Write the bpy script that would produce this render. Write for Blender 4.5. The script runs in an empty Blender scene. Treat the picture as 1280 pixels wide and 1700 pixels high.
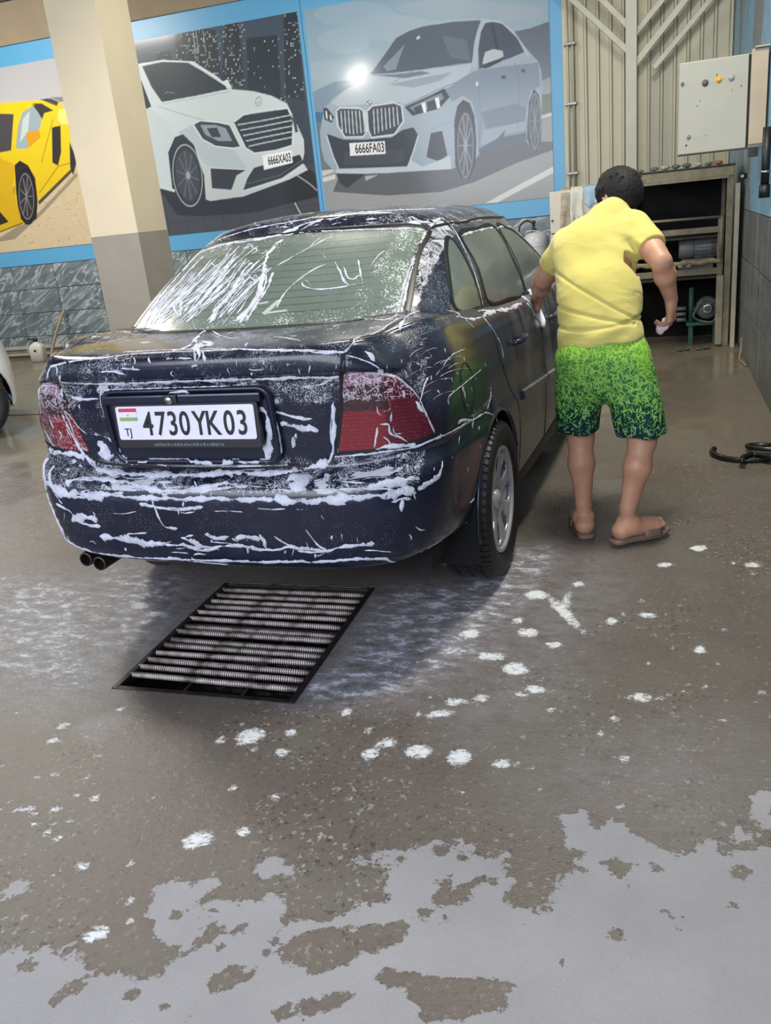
import bpy, bmesh, math, random
import numpy as np
from mathutils import Vector, Matrix
from mathutils.bvhtree import BVHTree

# ------------------------------------------------------------------ camera
SC = bpy.context.scene
COL = SC.collection
F_PX, YAW, PITCH, ROLL, CAM_H = 1401.60, 0.328108, 0.341264, 0.103688, 1.44090
def cam_axes():
    f = np.array([-math.sin(YAW)*math.cos(PITCH), math.cos(YAW)*math.cos(PITCH), -math.sin(PITCH)])
    r0 = np.array([math.cos(YAW), math.sin(YAW), 0.0]); d0 = np.cross(f, r0)
    r = math.cos(ROLL)*r0 + math.sin(ROLL)*d0
    d = -math.sin(ROLL)*r0 + math.cos(ROLL)*d0
    return r, d, f
_r, _d, _f = cam_axes()
cam = bpy.data.cameras.new('camera'); cam_ob = bpy.data.objects.new('camera', cam); COL.objects.link(cam_ob)
cam.sensor_fit = 'VERTICAL'; cam.sensor_height = 24.0; cam.lens = F_PX/1700*24.0
cam.clip_start = 0.05; cam.clip_end = 200
M = Matrix(((_r[0], -_d[0], -_f[0], 0.0), (_r[1], -_d[1], -_f[1], 0.0), (_r[2], -_d[2], -_f[2], CAM_H), (0, 0, 0, 1)))
cam_ob.matrix_world = M
SC.camera = cam_ob

# ------------------------------------------------------------------ exposure, daylight, lamps
SC.view_settings.view_transform = 'Standard'
SC.view_settings.look = 'None'
SC.view_settings.gamma = 1.0
SC.view_settings.use_curve_mapping = False
SC.view_settings.exposure = 0.0
W = bpy.data.worlds.new('overcast_daylight'); SC.world = W; W.use_nodes = True
bg = W.node_tree.nodes['Background']; bg.inputs[0].default_value = (0.72, 0.80, 1.0, 1); bg.inputs[1].default_value = 1.15
def area_light(name, loc, target, sx, sy, power, col):
    L = bpy.data.lights.new(name, 'AREA'); L.shape = 'RECTANGLE'; L.size = sx; L.size_y = sy; L.energy = power; L.color = col
    o = bpy.data.objects.new(name, L); COL.objects.link(o); o.location = loc
    o.rotation_euler = (Vector(target)-Vector(loc)).to_track_quat('-Z', 'Y').to_euler()
    return o
# daylight falling in through the open front of the wash bay (behind the photographer)
area_light('daylight_opening', (-2.2, -2.8, 2.7), (-2.0, 5.0, 1.0), 7.0, 2.4, 355, (0.86, 0.91, 1.0))
# the bay's lamps under the ceiling, then two added fill lights
area_light('bay_or_fill_lamp', (-4.9, 4.7, 3.65), (-2.2, 4.4, 0.0), 0.55, 0.35, 110, (1.0, 0.95, 0.84))
area_light('bay_or_fill_lamp', (0.05, 3.7, 4.34), (-0.9, 4.4, 0.0), 1.0, 0.4, 160, (1.0, 0.94, 0.80))
area_light('bay_or_fill_lamp', (-7.6, 7.2, 4.36), (-7.4, 8.6, 0.0), 1.2, 0.4, 175, (1.0, 0.95, 0.84))  # added fill, brightens the back-left wall and its poster
area_light('bay_or_fill_lamp', (-2.6, 7.4, 4.38), (-3.0, 7.8, 0.0), 1.2, 0.4, 70, (1.0, 0.94, 0.80))  # added fill for the pillar's side and the back of the bay

# ------------------------------------------------------------------ object helpers
def tag(o, label=None, cat=None, group=None, kind=None):
    if label: o['label'] = label
    if cat: o['category'] = cat
    if group: o['group'] = group
    if kind: o['kind'] = kind
    return o
def empty(name, loc=(0, 0, 0), rz=0.0, label=None, cat=None, group=None):
    o = bpy.data.objects.new(name, None); COL.objects.link(o); o.location = loc; o.rotation_euler = (0, 0, rz)
    o.empty_display_size = 0.1
    return tag(o, label, cat, group)
def obj(name, me, mat=None, parent=None, smooth=False):
    if isinstance(me, bmesh.types.BMesh):
        m = bpy.data.meshes.new(name); me.to_mesh(m); me.free(); me = m
    if mat is not None:
        for mm in (mat if isinstance(mat, (list, tuple)) else [mat]): me.materials.append(mm)
    o = bpy.data.objects.new(name, me); COL.objects.link(o)
    if parent is not None: o.parent = parent
    if smooth: me.shade_smooth()
    return o
def struct(name, me, mat=None, parent=None, smooth=False):
    o = obj(name, me, mat, parent, smooth); o['kind'] = 'structure'; return o
def pydata(verts, faces):
    m = bpy.data.meshes.new('m'); m.from_pydata([tuple(map(float, v)) for v in verts], [], [tuple(map(int, f)) for f in faces]); m.update(); return m
def quads_mesh(V, Q):
    """fast mesh from numpy verts (n,3), quads (m,4)"""
    m = bpy.data.meshes.new('m'); V = np.asarray(V, np.float32); Q = np.asarray(Q, np.int32)
    m.vertices.add(len(V)); m.vertices.foreach_set('co', V.ravel())
    m.loops.add(Q.size); m.loops.foreach_set('vertex_index', Q.ravel())
    m.polygons.add(len(Q)); m.polygons.foreach_set('loop_start', np.arange(0, Q.size, 4, dtype=np.int32))
    m.update(calc_edges=True); m.validate(); return m
def bx(bm, lo, hi, bev=0.0, rot=None, piv=None):
    g = bmesh.ops.create_cube(bm, size=1.0)['verts']
    c = [(a+b)/2 for a, b in zip(lo, hi)]; s = [abs(b-a) for a, b in zip(lo, hi)]
    for v in g: v.co = Vector((v.co.x*s[0]+c[0], v.co.y*s[1]+c[1], v.co.z*s[2]+c[2]))
    if bev > 0:
        eds = list({e for v in g for e in v.link_edges})
        r = bmesh.ops.bevel(bm, geom=eds, offset=bev, segments=2, profile=0.6, affect='EDGES')
        g = list({v for f in r['faces'] for v in f.verts} | {v for v in g if v.is_valid})
    if rot is not None:
        bmesh.ops.rotate(bm, verts=[v for v in g if v.is_valid], cent=piv or c, matrix=rot)
    return g
def box(name, lo, hi, mat, parent=None, bev=0.0, rot=None, piv=None):
    bm = bmesh.new(); bx(bm, lo, hi, bev, rot, piv); return obj(name, bm, mat, parent)
def frames(pts):
    """tangent / side / up per point of a polyline"""
    P = [Vector(p) for p in pts]; T = []
    for i in range(len(P)):
        a = P[max(i-1, 0)]; b = P[min(i+1, len(P)-1)]; t = (b-a); T.append(t.normalized() if t.length > 1e-9 else Vector((0, 0, 1)))
    up = Vector((0, 0, 1)) if abs(T[0].z) < 0.9 else Vector((1, 0, 0))
    out = []
    for p, t in zip(P, T):
        s = t.cross(up)
        if s.length < 1e-6: s = t.orthogonal()
        s.normalize(); up = s.cross(t).normalized(); out.append((p, t, s, up))
    return out
def tube(bm, pts, r, n=8, cap=True, jitter=None):
    rs = r if isinstance(r, (list, tuple, np.ndarray)) else [r]*len(pts)
    rings = []
    for i, (p, t, s, u) in enumerate(frames(pts)):
        ring = []
        for k in range(n):
            a = 2*math.pi*k/n; rr = rs[i]*(1 if jitter is None else 1+jitter*(random.random()-.5))
            ring.append(bm.verts.new(p+s*math.cos(a)*rr+u*math.sin(a)*rr))
        rings.append(ring)
    for a, b in zip(rings, rings[1:]):
        for k in range(n): bm.faces.new((a[k], a[(k+1) % n], b[(k+1) % n], b[k]))
    if cap: bm.faces.new(rings[0][::-1]); bm.faces.new(rings[-1])
def lathe(bm, prof, n=32, axis='Z', c=(0, 0, 0), cap=False):
    rings = []
    for r, h in prof:
        ring = []
        for k in range(n):
            a = 2*math.pi*k/n; x, y = r*math.cos(a), r*math.sin(a)
            q = (x, y, h) if axis == 'Z' else ((h, x, y) if axis == 'X' else (x, h, y))
            ring.append(bm.verts.new((q[0]+c[0], q[1]+c[1], q[2]+c[2])))
        rings.append(ring)
    for a, b in zip(rings, rings[1:]):
        for k in range(n): bm.faces.new((a[k], a[(k+1) % n], b[(k+1) % n], b[k]))
    if cap: bm.faces.new(rings[0][::-1]); bm.faces.new(rings[-1])
def spline(pts, n=6, closed=False):
    P = np.asarray(pts, float); out = []
    N = len(P); rng = range(N if closed else N-1)
    for i in rng:
        if closed: p0, p1, p2, p3 = P[(i-1) % N], P[i], P[(i+1) % N], P[(i+2) % N]
        else: p0, p1, p2, p3 = P[max(i-1, 0)], P[i], P[i+1], P[min(i+2, N-1)]
        for k in range(n):
            t = k/n; out.append(.5*((2*p1)+(-p0+p2)*t+(2*p0-5*p1+4*p2-p3)*t*t+(-p0+3*p1-3*p2+p3)*t**3))
    if not closed: out.append(P[-1])
    return np.array(out)

# ------------------------------------------------------------------ materials
def lin(c):
    """0-255 sRGB triple -> linear rgba"""
    o = []
    for x in c[:3]:
        x = x/255.0; o.append(x/12.92 if x <= .04045 else ((x+.055)/1.055)**2.4)
    return (*o, 1.0)
class Mat:
    """thin node-building helper"""
    def __init__(self, name):
        self.m = bpy.data.materials.new(name); self.m.use_nodes = True; self.t = self.m.node_tree; self.t.nodes.clear()
        self.out = self.n('ShaderNodeOutputMaterial'); self.b = self.n('ShaderNodeBsdfPrincipled')
        self.t.links.new(self.b.outputs[0], self.out.inputs[0])
    def n(self, typ, **k):
        nd = self.t.nodes.new(typ)
        for a, v in k.items(): setattr(nd, a, v)
        return nd
    def l(self, a, b): self.t.links.new(a, b)
    def val(self, sock, v):
        if isinstance(v, bpy.types.NodeSocket): self.l(v, sock)
        else: sock.default_value = v
    def coord(self, which='Object', scale=(1, 1, 1), rot=(0, 0, 0)):
        tc = self.n('ShaderNodeTexCoord'); mp = self.n('ShaderNodeMapping'); mp.inputs['Scale'].default_value = scale
        mp.inputs['Rotation'].default_value = rot
        self.l(tc.outputs[which], mp.inputs[0]); return mp.outputs[0]
    def noise(self, vec, scale, detail=4, rough=.55, dist=0.0):
        nd = self.n('ShaderNodeTexNoise'); self.l(vec, nd.inputs['Vector']); nd.inputs['Scale'].default_value = scale
        nd.inputs['Detail'].default_value = detail; nd.inputs['Roughness'].default_value = rough; nd.inputs['Distortion'].default_value = dist
        return nd.outputs['Fac']
    def voro(self, vec, scale, feature='F1', rnd=1.0, out='Distance'):
        nd = self.n('ShaderNodeTexVoronoi', feature=feature); self.l(vec, nd.inputs['Vector']); nd.inputs['Scale'].default_value = scale
        nd.inputs['Randomness'].default_value = rnd
        return nd.outputs[out]
    def ramp(self, fac, stops):
        nd = self.n('ShaderNodeValToRGB'); self.l(fac, nd.inputs[0]); e = nd.color_ramp.elements
        while len(e) < len(stops): e.new(0.5)
        for el, (p, c) in zip(e, stops): el.position = p; el.color = c if len(c) == 4 else (*c, 1)
        return nd.outputs[0]
    def math(self, op, a, b=0.0, c=None, clamp=False):
        nd = self.n('ShaderNodeMath', operation=op, use_clamp=clamp); self.val(nd.inputs[0], a); self.val(nd.inputs[1], b)
        if c is not None: self.val(nd.inputs[2], c)
        return nd.outputs[0]
    def step(self, x, lo, hi):
        nd = self.n('ShaderNodeMapRange', interpolation_type='SMOOTHSTEP'); self.val(nd.inputs[0], x)
        nd.inputs[1].default_value = lo; nd.inputs[2].default_value = hi; return nd.outputs[0]
    def mix(self, fac, a, b):
        nd = self.n('ShaderNodeMix', data_type='RGBA'); self.val(nd.inputs[0], fac); self.val(nd.inputs[6], a); self.val(nd.inputs[7], b)
        return nd.outputs[2]
    def mixf(self, fac, a, b):
        nd = self.n('ShaderNodeMix', data_type='FLOAT'); self.val(nd.inputs[0], fac); self.val(nd.inputs[2], a); self.val(nd.inputs[3], b)
        return nd.outputs[0]
    def attr(self, name, out='Fac'):
        nd = self.n('ShaderNodeAttribute', attribute_name=name); return nd.outputs[out]
    def bump(self, h, strength=.3, dist=.01):
        nd = self.n('ShaderNodeBump'); self.val(nd.inputs['Height'], h); nd.inputs['Strength'].default_value = strength
        nd.inputs['Distance'].default_value = dist; self.l(nd.outputs[0], self.b.inputs['Normal']); return nd
    def set(self, **k):
        names = dict(color='Base Color', rough='Roughness', metal='Metallic', spec='Specular IOR Level', coat='Coat Weight', coatr='Coat Roughness',
                     trans='Transmission Weight', ior='IOR', emit='Emission Color', emits='Emission Strength', alpha='Alpha', sheen='Sheen Weight',
                     sss='Subsurface Weight')
        for a, v in k.items(): self.val(self.b.inputs[names[a]], v)
        return self
def simple(name, c, rough=.5, metal=0.0, var=.12, scale=9.0, bump=.0, bscale=60, **k):
    """plain surface with a little procedural mottling and relief"""
    M_ = Mat(name); v = M_.coord(); n = M_.noise(v, scale, 5)
    a = lin(c); d = tuple(x*(1-var) for x in a[:3])+(1,); e = tuple(min(x*(1+var), 1) for x in a[:3])+(1,)
    M_.set(color=M_.ramp(n, [(.3, d), (.7, e)]), rough=rough, metal=metal, **k)
    if bump: M_.bump(M_.noise(v, bscale, 4), bump, .004)
    return M_.m

# ------------------------------------------------------------------ the sedan's body surface, in car space (u right, v forward from the tail, w up)
def bicubic(G, nu, nv, closed_v=False):
    G = np.asarray(G, float)
    A = np.array([spline(row, nv) for row in G])              # (R, C', 3)
    B = np.array([spline(A[:, j], nu) for j in range(A.shape[1])])  # (C', R', 3)
    return B.transpose(1, 0, 2)
LOWER_PLAN = [(0, 0), (.30, .004), (.52, .028), (.68, .085), (.785, .22), (.815, .45), (.825, .88), (.835, 1.35), (.84, 2.0), (.84, 2.7), (.835, 3.2),
              (.825, 3.55), (.80, 3.95), (.70, 4.26), (.45, 4.42), (0, 4.47)]
# rear profile rows: (inset along v at the tail, height)
REAR = [(.16, .33), (.05, .355), (.015, .43), (.0, .56), (.004, .635), (.022, .672), (.075, .700), (.098, .722), (.092, .84), (.078, .955), (.066, .992), (.046, 1.008), (.045, 1.055), (.065, 1.076), (.115, 1.084)]
#        side rows: (inset along u, height at the tail corner, at the doors)
SIDE = [(.16, .36, .20), (.05, .385, .225), (.022, .43, .27), (.006, .52, .42), (.0, .62, .56), (.0, .668, .62), (.006, .70, .66), (.008, .73, .70), (.008, .84, .80), (.02, .94, .89), (.028, .975, .92), (.035, 1.0, .945), (.055, 1.04, .975), (.088, 1.08, 1.00), (.12, 1.098, 1.01)]
FRONT = [(.2, .22), (.08, .24), (.03, .30), (.0, .42), (.0, .50), (.01, .55), (.02, .58), (.03, .60), (.05, .66), (.08, .71), (.11, .73), (.14, .745), (.19, .76), (.26, .78), (.36, .80)]
def lower_grid():
    G = []
    for r in range(len(REAR)):
        row = []
        for j, (u, v) in enumerate(LOWER_PLAN):
            if j <= 3:
                dv, w = REAR[r]
                k = [0, 0, .15, .55][j]                      # corner columns turn towards the side
                du = SIDE[r][0]*k*1.0
                w2 = w*(1-k)+SIDE[r][1]*k
                p = (u*(1-.04*(r > 11))-du*.9, v+dv*(1-.45*k), w2)
                if j < 3 and 4 <= r <= 7: p = (p[0], p[1], p[2]-.018)
                if j == 3 and r >= 10: p = (p[0]-.018, p[1]+.012, p[2]-.006)
                if j == 0: p = (0, v+dv, p[2])
            elif j <= 11:
                ins, w0, w1 = SIDE[r]
                t = min(max((v-.22)/1.5, 0), 1); w = w0*(1-t)+w1*t
                if v > 2.2: w -= (v-2.2)*.05*max((w-.6)/.4, 0)
                q = 1.0 if j > 4 else .9
                if r >= 12 and 5 <= j <= 6: w += (.004, .012, .016)[r-12]*(1 if j == 5 else .3)
                p = (u-ins*q, v+(.03*(REAR[r][0]/.1) if j == 4 else 0), w)
                if j == 4 and r >= 9: p = (p[0]-.03-.05*(r-9)/5, p[1]+.03*(r-8)/6, p[2]-.014*(r-8)/6)
            else:
                dv, w = FRONT[r]; k = [.0, .5, .85, 1][j-12]
                ins, w0, w1 = SIDE[r]; ws = w1-.06-(.06 if r > 10 else 0)
                p = (u-ins*(1-k)-(.04*k*(r > 10)), v-dv*(k*.8+.1), ws*(1-k)+w*k)
                if j == 15: p = (0, v-dv, w)
            row.append(p)
        G.append(row)
    top = G[-1]
    spv = [.62, .66, .72, .80, .92, 1.05, 1.3, 1.6, 2.1, 2.6, 3.0, 3.3, 3.6, 3.8, 3.95, 4.05]
    for f, dw in ((.22, .010), (.55, .020), (1.0, .026)):
        row = []
        for j, p in enumerate(top):
            sw = 1.088 if j < 8 else (1.03 if j < 10 else 1.0-(j-10)*.022)
            sp = (0.0, spv[j], sw)
            row.append((p[0]*(1-f)+sp[0]*f, p[1]*(1-f)+sp[1]*f, p[2]*(1-f)+sp[2]*f+dw*(1-f)*.6))
        G.append(row)
    return G
UP_BASE = [(0, .49, 1.08), (.30, .505, 1.08), (.545, .575, 1.075), (.655, .70, 1.075), (.715, .92, 1.05), (.758, 1.5, 1.0), (.768, 2.0, .975), (.768, 2.6, .955), (.74, 3.0, .945), (.60, 3.2, .955), (.30, 3.32, .965), (0, 3.36, .965)]
UP_TOP = [(0, 1.12, 1.392), (.30, 1.135, 1.388), (.485, 1.18, 1.375), (.55, 1.28, 1.365), (.575, 1.45, 1.362), (.59, 1.72, 1.365), (.592, 2.0, 1.362), (.588, 2.25, 1.352), (.565, 2.40, 1.342), (.48, 2.45, 1.348), (.28, 2.42, 1.365), (0, 2.40, 1.37)]
UP_SPV = [1.50, 1.52, 1.56, 1.62, 1.70, 1.80, 1.95, 2.05, 2.10, 2.14, 2.18, 2.2]
def upper_grid():
    G = []
    for t, bul in ((0, 0), (.25, .012), (.5, .017), (.75, .013), (.94, .004)):
        row = []
        for j, (a, b) in enumerate(zip(UP_BASE, UP_TOP)):
            p = [a[i]*(1-t)+b[i]*t for i in range(3)]
            side = 1 if 3 <= j <= 8 else 0
            if side: p[0] += bul*1.3; p[2] += bul*.2
            elif j < 3: p[1] -= bul*.5; p[2] += bul*1.0; p[0] += bul*(.6 if j == 2 else 0)
            else: p[1] += bul*.5; p[2] += bul*.8
            row.append(tuple(p))
        G.append(row)
    for f, dw in ((.03, .014), (.15, .050), (.40, .076), (.72, .086), (1.0, .089)):
        row = []
        for j, p in enumerate(UP_TOP):
            sw = 1.375-.012*max(j-5, 0)/3
            row.append((p[0]*(1-f), p[1]*(1-f)+UP_SPV[j]*f, p[2]*(1-f)+sw*f+dw))
        G.append(row)
    return G
def mirror_mesh(S):
    """S (R,C,3), columns from the tail centre to the nose centre -> welded full-width verts, quads"""
    R, C, _ = S.shape
    L = S[:, ::-1].copy(); L[..., 0] *= -1
    full = np.concatenate([S, L[:, 1:-1]], axis=1)           # ring closed around the car
    C2 = full.shape[1]; V = full.reshape(-1, 3)
    i, j = np.meshgrid(np.arange(R-1), np.arange(C2), indexing='ij'); j2 = (j+1) % C2
    Q = np.stack([i*C2+j, i*C2+j2, (i+1)*C2+j2, (i+1)*C2+j], -1).reshape(-1, 4)
    return V, Q
WHITE_AT, WHITE_ROT = (-8.25, 3.36, 0.0), math.radians(-44)
CAR_X, CAR_Y, CAR_PSI = -1.44132, 2.31470, -0.04241
def car_mat(): return Matrix.Translation((CAR_X, CAR_Y, 0)) @ Matrix.Rotation(CAR_PSI, 4, 'Z')
def body_surfaces(nr=7, nc=12):
    return bicubic(lower_grid(), nr, nc), bicubic(upper_grid(), nr, nc)

# ------------------------------------------------------------------ car materials
def make_paint(name, base, foam=True, rough=.20):
    M_ = Mat(name); v = M_.coord('Object')
    if foam:
        cov = M_.attr('foam'); sw = M_.noise(v, 7, 5, .6, 1.2)
        cc = M_.math('MULTIPLY', cov, M_.step(sw, .34, .62))
        f = None
        for sc_, lim in ((300, .50), (185, .44), (105, .30)):
            d = M_.math('LESS_THAN', M_.voro(v, sc_, 'F1'), M_.math('MULTIPLY', cc, lim)); f = d if f is None else M_.math('MAXIMUM', f, d)
        # broken film: ridged noise makes the lace of drained suds, only where they lie thick
        rid = M_.math('ABSOLUTE', M_.math('SUBTRACT', M_.noise(v, 42, 5, .6, .5), .5)); zone = M_.step(M_.noise(v, 4.2, 4), .50, .62)
        lace = M_.math('LESS_THAN', rid, M_.math('MULTIPLY', M_.math('MULTIPLY', M_.math('SUBTRACT', cov, .25, clamp=True), zone), .045))
        patch = M_.math('MULTIPLY', M_.math('GREATER_THAN', M_.math('ADD', M_.noise(M_.coord('Object', (.55, 1, 1)), 15, 7, .66, .6), M_.math('MULTIPLY', cov, .16)), .715), M_.step(cov, .3, .5))
        f = M_.math('MAXIMUM', M_.math('MAXIMUM', f, lace), patch)
        f = M_.math('MULTIPLY', f, .58)
        sp = M_.n('ShaderNodeSeparateXYZ'); M_.l(v, sp.inputs[0]); streak = M_.noise(M_.coord('Object', (1, 1, .35)), 9, 5, .6, .4)
        film = M_.math('ADD', M_.math('MULTIPLY', M_.step(M_.noise(v, 2.6, 4), .35, .75), .02), M_.math('MULTIPLY', M_.step(sp.outputs[1], .95, 1.9), M_.math('MULTIPLY', M_.step(streak, .32, .62), .27)))  # soap film; grey painted along the doors also stands in for paler reflections
        M_.set(color=M_.mix(f, M_.mix(film, base, (.40, .42, .45, 1)), (.80, .82, .90, 1)), rough=M_.mixf(f, M_.mixf(sw, rough*.7, rough*1.6), .55), spec=.28, coat=M_.mixf(f, .4, 0.0), coatr=.12)
        M_.bump(M_.math('ADD', M_.math('MULTIPLY', f, .8), M_.math('MULTIPLY', M_.noise(v, 90, 3), .25)), .3, .002)
    else:
        M_.set(color=base, rough=rough, spec=.5, coat=1.0, coatr=.05)
    return M_.m
PAINT = make_paint('wet_dark_paint', (.007, .009, .024, 1))
WHITE_PAINT = make_paint('white_car_paint', (.72, .74, .74, 1), False, .25)
BLACK = simple('black_plastic', (16, 17, 20), .45, var=.3)
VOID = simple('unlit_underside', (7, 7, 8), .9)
RUBBER = simple('tyre_rubber', (17, 17, 19), .55, var=.35, scale=30, bump=.3)
ALLOY = simple('brake_dusted_alloy', (172, 172, 178), .32, .35, var=.25, scale=16, bump=.15)
CHROME = simple('bright_metal', (190, 190, 192), .18, 1.0, var=.1)
SEAM = simple('panel_gap', (5, 5, 7), .7)
SEAL = simple('window_rubber', (12, 12, 14), .4)
FABRIC = simple('grey_seat_cloth', (58, 58, 60), .9, var=.2, scale=60)
def make_glass(name, tint, amount):
    M_ = Mat(name); v = M_.coord('Object'); cov = M_.attr('foam')
    d = M_.voro(v, 120, 'F1'); sw = M_.noise(v, 9, 5, .6, .8)
    dots = M_.math('LESS_THAN', d, M_.math('MULTIPLY', M_.math('MULTIPLY', cov, M_.step(sw, .25, .7)), .60))
    vs = M_.coord('Object', (1, 1, 1), (0, 0, 0))
    film = M_.ramp(M_.noise(v, 3.0, 4, .5, .7), [(.3, tuple(x*.72 for x in tint[:3])+(1,)), (.72, tint)])  # soap tint, with the room's reflection also put into its colour
    M_.set(color=M_.mix(M_.math('MULTIPLY', dots, .6), film, (.75, .80, .78, 1)), rough=.3, spec=.4, coat=.5, coatr=.08)
    M_.bump(M_.math('ADD', dots, M_.math('MULTIPLY', M_.noise(v, 60, 3), .3)), .25, .003)
    tr = M_.n('ShaderNodeBsdfTransparent'); tr.inputs[0].default_value = (.55, .62, .58, 1)
    mx = M_.n('ShaderNodeMixShader'); M_.val(mx.inputs[0], M_.math('MAXIMUM', dots, amount)); M_.l(tr.outputs[0], mx.inputs[1]); M_.l(M_.b.outputs[0], mx.inputs[2])
    M_.l(mx.outputs[0], M_.out.inputs[0]); return M_.m
REAR_GLASS = make_glass('soapy_rear_glass', (.155, .20, .175, 1), .92)
SIDE_GLASS = make_glass('soapy_side_glass', (.17, .195, .175, 1), .88)
def make_lens(name, c, rough=.1):
    M_ = Mat(name); v = M_.coord('Object')
    cell = M_.n('ShaderNodeTexWave', wave_type='BANDS', bands_direction='Z'); M_.l(v, cell.inputs['Vector']); cell.inputs['Scale'].default_value = 26
    cov = M_.attr('foam'); d = M_.voro(v, 120, 'F1'); rid = M_.math('ABSOLUTE', M_.math('SUBTRACT', M_.noise(v, 30, 6, .62, .9), .5))
    f = M_.math('MULTIPLY', M_.math('MAXIMUM', M_.math('LESS_THAN', d, M_.math('MULTIPLY', cov, .4)), M_.math('LESS_THAN', rid, M_.math('MULTIPLY', M_.math('SUBTRACT', cov, .3, clamp=True), .05))), .6)
    c2 = tuple(x*.7 for x in c[:3])+(1,)
    M_.set(color=M_.mix(f, M_.mix(cell.outputs['Fac'], c, c2), (.78, .74, .82, 1)), rough=rough, spec=.5, coat=1.0, coatr=.03)
    M_.bump(M_.math('ADD', cell.outputs['Fac'], M_.math('MULTIPLY', f, 2)), .15, .003); return M_.m
LENS_RED = make_lens('red_lens', lin((124, 8, 30))); LENS_DARK = make_lens('smoked_red_lens', lin((58, 12, 28)))
LENS_PALE = make_lens('milky_pink_lens', lin((132, 92, 112))); LENS_SIDE = make_lens('deep_red_lens', lin((92, 12, 34)))
def make_foam():
    M_ = Mat('soap_foam'); v = M_.coord('Object'); n = M_.noise(v, 120, 5, .7)
    M_.set(color=M_.ramp(n, [(.3, (.50, .52, .62, 1)), (.7, (.74, .76, .86, 1))]), rough=.6, spec=.3, sss=.0)
    M_.bump(M_.math('ADD', n, M_.voro(v, 240)), .5, .003)
    tr = M_.n('ShaderNodeBsdfTransparent'); mx = M_.n('ShaderNodeMixShader'); lace = M_.math('ADD', M_.noise(v, 75, 5, .65), M_.math('MULTIPLY', M_.attr('core'), .62))
    M_.val(mx.inputs[0], M_.math('MULTIPLY', M_.step(lace, .60, .70), M_.mixf(M_.attr('core'), .6, .97))); M_.l(tr.outputs[0], mx.inputs[1]); M_.l(M_.b.outputs[0], mx.inputs[2]); M_.l(mx.outputs[0], M_.out.inputs[0]); return M_.m
FOAM = make_foam()

# ------------------------------------------------------------------ cutting the shell into panels
def cut(bm, lay, poly, axis, filt, code, closed=True):
    """slice the shell exactly along a polygon projected along axis ('u','v','w'), then mark the faces inside"""
    ax = {'u': 0, 'v': 1, 'w': 2}[axis]; ij = [k for k in (0, 1, 2) if k != ax]
    P = [np.array(p, float) for p in poly]; N = len(P)
    for k in range(N if closed else N-1):
        a, b = P[k], P[(k+1) % N]; d = b-a; L = np.linalg.norm(d)
        if L < 1e-6: continue
        lo = np.minimum(a, b)-.03; hi = np.maximum(a, b)+.03
        fs = []
        for f in bm.faces:
            c = f.calc_center_median()
            if lo[0] < c[ij[0]] < hi[0] and lo[1] < c[ij[1]] < hi[1] and filt(c, f.normal): fs.append(f)
        if not fs: continue
        geom = list({e for f in fs for e in f.edges})+list({v for f in fs for v in f.verts})+fs
        no = [0, 0, 0]; no[ij[0]] = -d[1]/L; no[ij[1]] = d[0]/L; co = [0, 0, 0]; co[ij[0]] = a[0]; co[ij[1]] = a[1]
        bmesh.ops.bisect_plane(bm, geom=geom, dist=1e-5, plane_co=co, plane_no=no)
    if code is None: return
    PP = np.array(P); x0, y0 = PP.min(0); x1, y1 = PP.max(0)
    for f in bm.faces:
        c = f.calc_center_median()
        if x0 < c[ij[0]] < x1 and y0 < c[ij[1]] < y1 and filt(c, f.normal):
            x, y = c[ij[0]], c[ij[1]]; ins = False; j = N-1
            for i in range(N):
                if (PP[i][1] > y) != (PP[j][1] > y) and x < (PP[j][0]-PP[i][0])*(y-PP[i][1])/(PP[j][1]-PP[i][1])+PP[i][0]: ins = not ins
                j = i
            if ins: f[lay] = code
def rounded(poly, n=4):
    return spline(poly, n, True).tolist()
def take(bm, lay, codes, flip=False):
    """copy the faces with these codes into a new mesh"""
    nb = bmesh.new(); mp = {}; fl = bm.verts.layers.float.get('foam'); nf = nb.verts.layers.float.new('foam')
    for f in bm.faces:
        if f[lay] in codes:
            vs = []
            for v in f.verts:
                if v not in mp: w = nb.verts.new(v.co); w[nf] = v[fl]; mp[v] = w
                vs.append(mp[v])
            try: nb.faces.new(vs)
            except ValueError: pass
    return nb
def fold_in(nb, depth=.012, amt=.0):
    """turn a panel's open edge inwards so that it has thickness"""
    nb.normal_update()
    es = [e for e in nb.edges if e.is_boundary]
    nrm = {v: v.normal.copy() for e in es for v in e.verts}
    r = bmesh.ops.extrude_edge_only(nb, edges=es)
    nv = [g for g in r['geom'] if isinstance(g, bmesh.types.BMVert)]
    kd = {tuple(round(c, 6) for c in v.co): n for v, n in nrm.items()}
    for v in nv:
        n = kd.get(tuple(round(c, 6) for c in v.co))
        if n is not None: v.co -= n*depth
    return nb
def foam_cov(u, v, w, upper):
    """how densely suds cover the paint, by place on the car"""
    a = abs(u)
    if upper:
        if w > 1.35: return .50 if v < 1.9 else .25
        return .36 if v < 1.0 else .24
    if v < .34 and not (a > .74):
        if w > 1.03: return .55 if v < .14 else .5
        if w > .99: return .35
        if w > .9: return .72
        if w > .72: return .22 if u > -.3 else .45
        if w > .63: return .74
        if w > .45: return .24
        return .18
    if w > 1.06 and v < .7: return .5
    if w < .4: return .15
    if u < -.74 and v < .5: return .8
    return .12+.14*max(0, 1-v/1.2)
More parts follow.
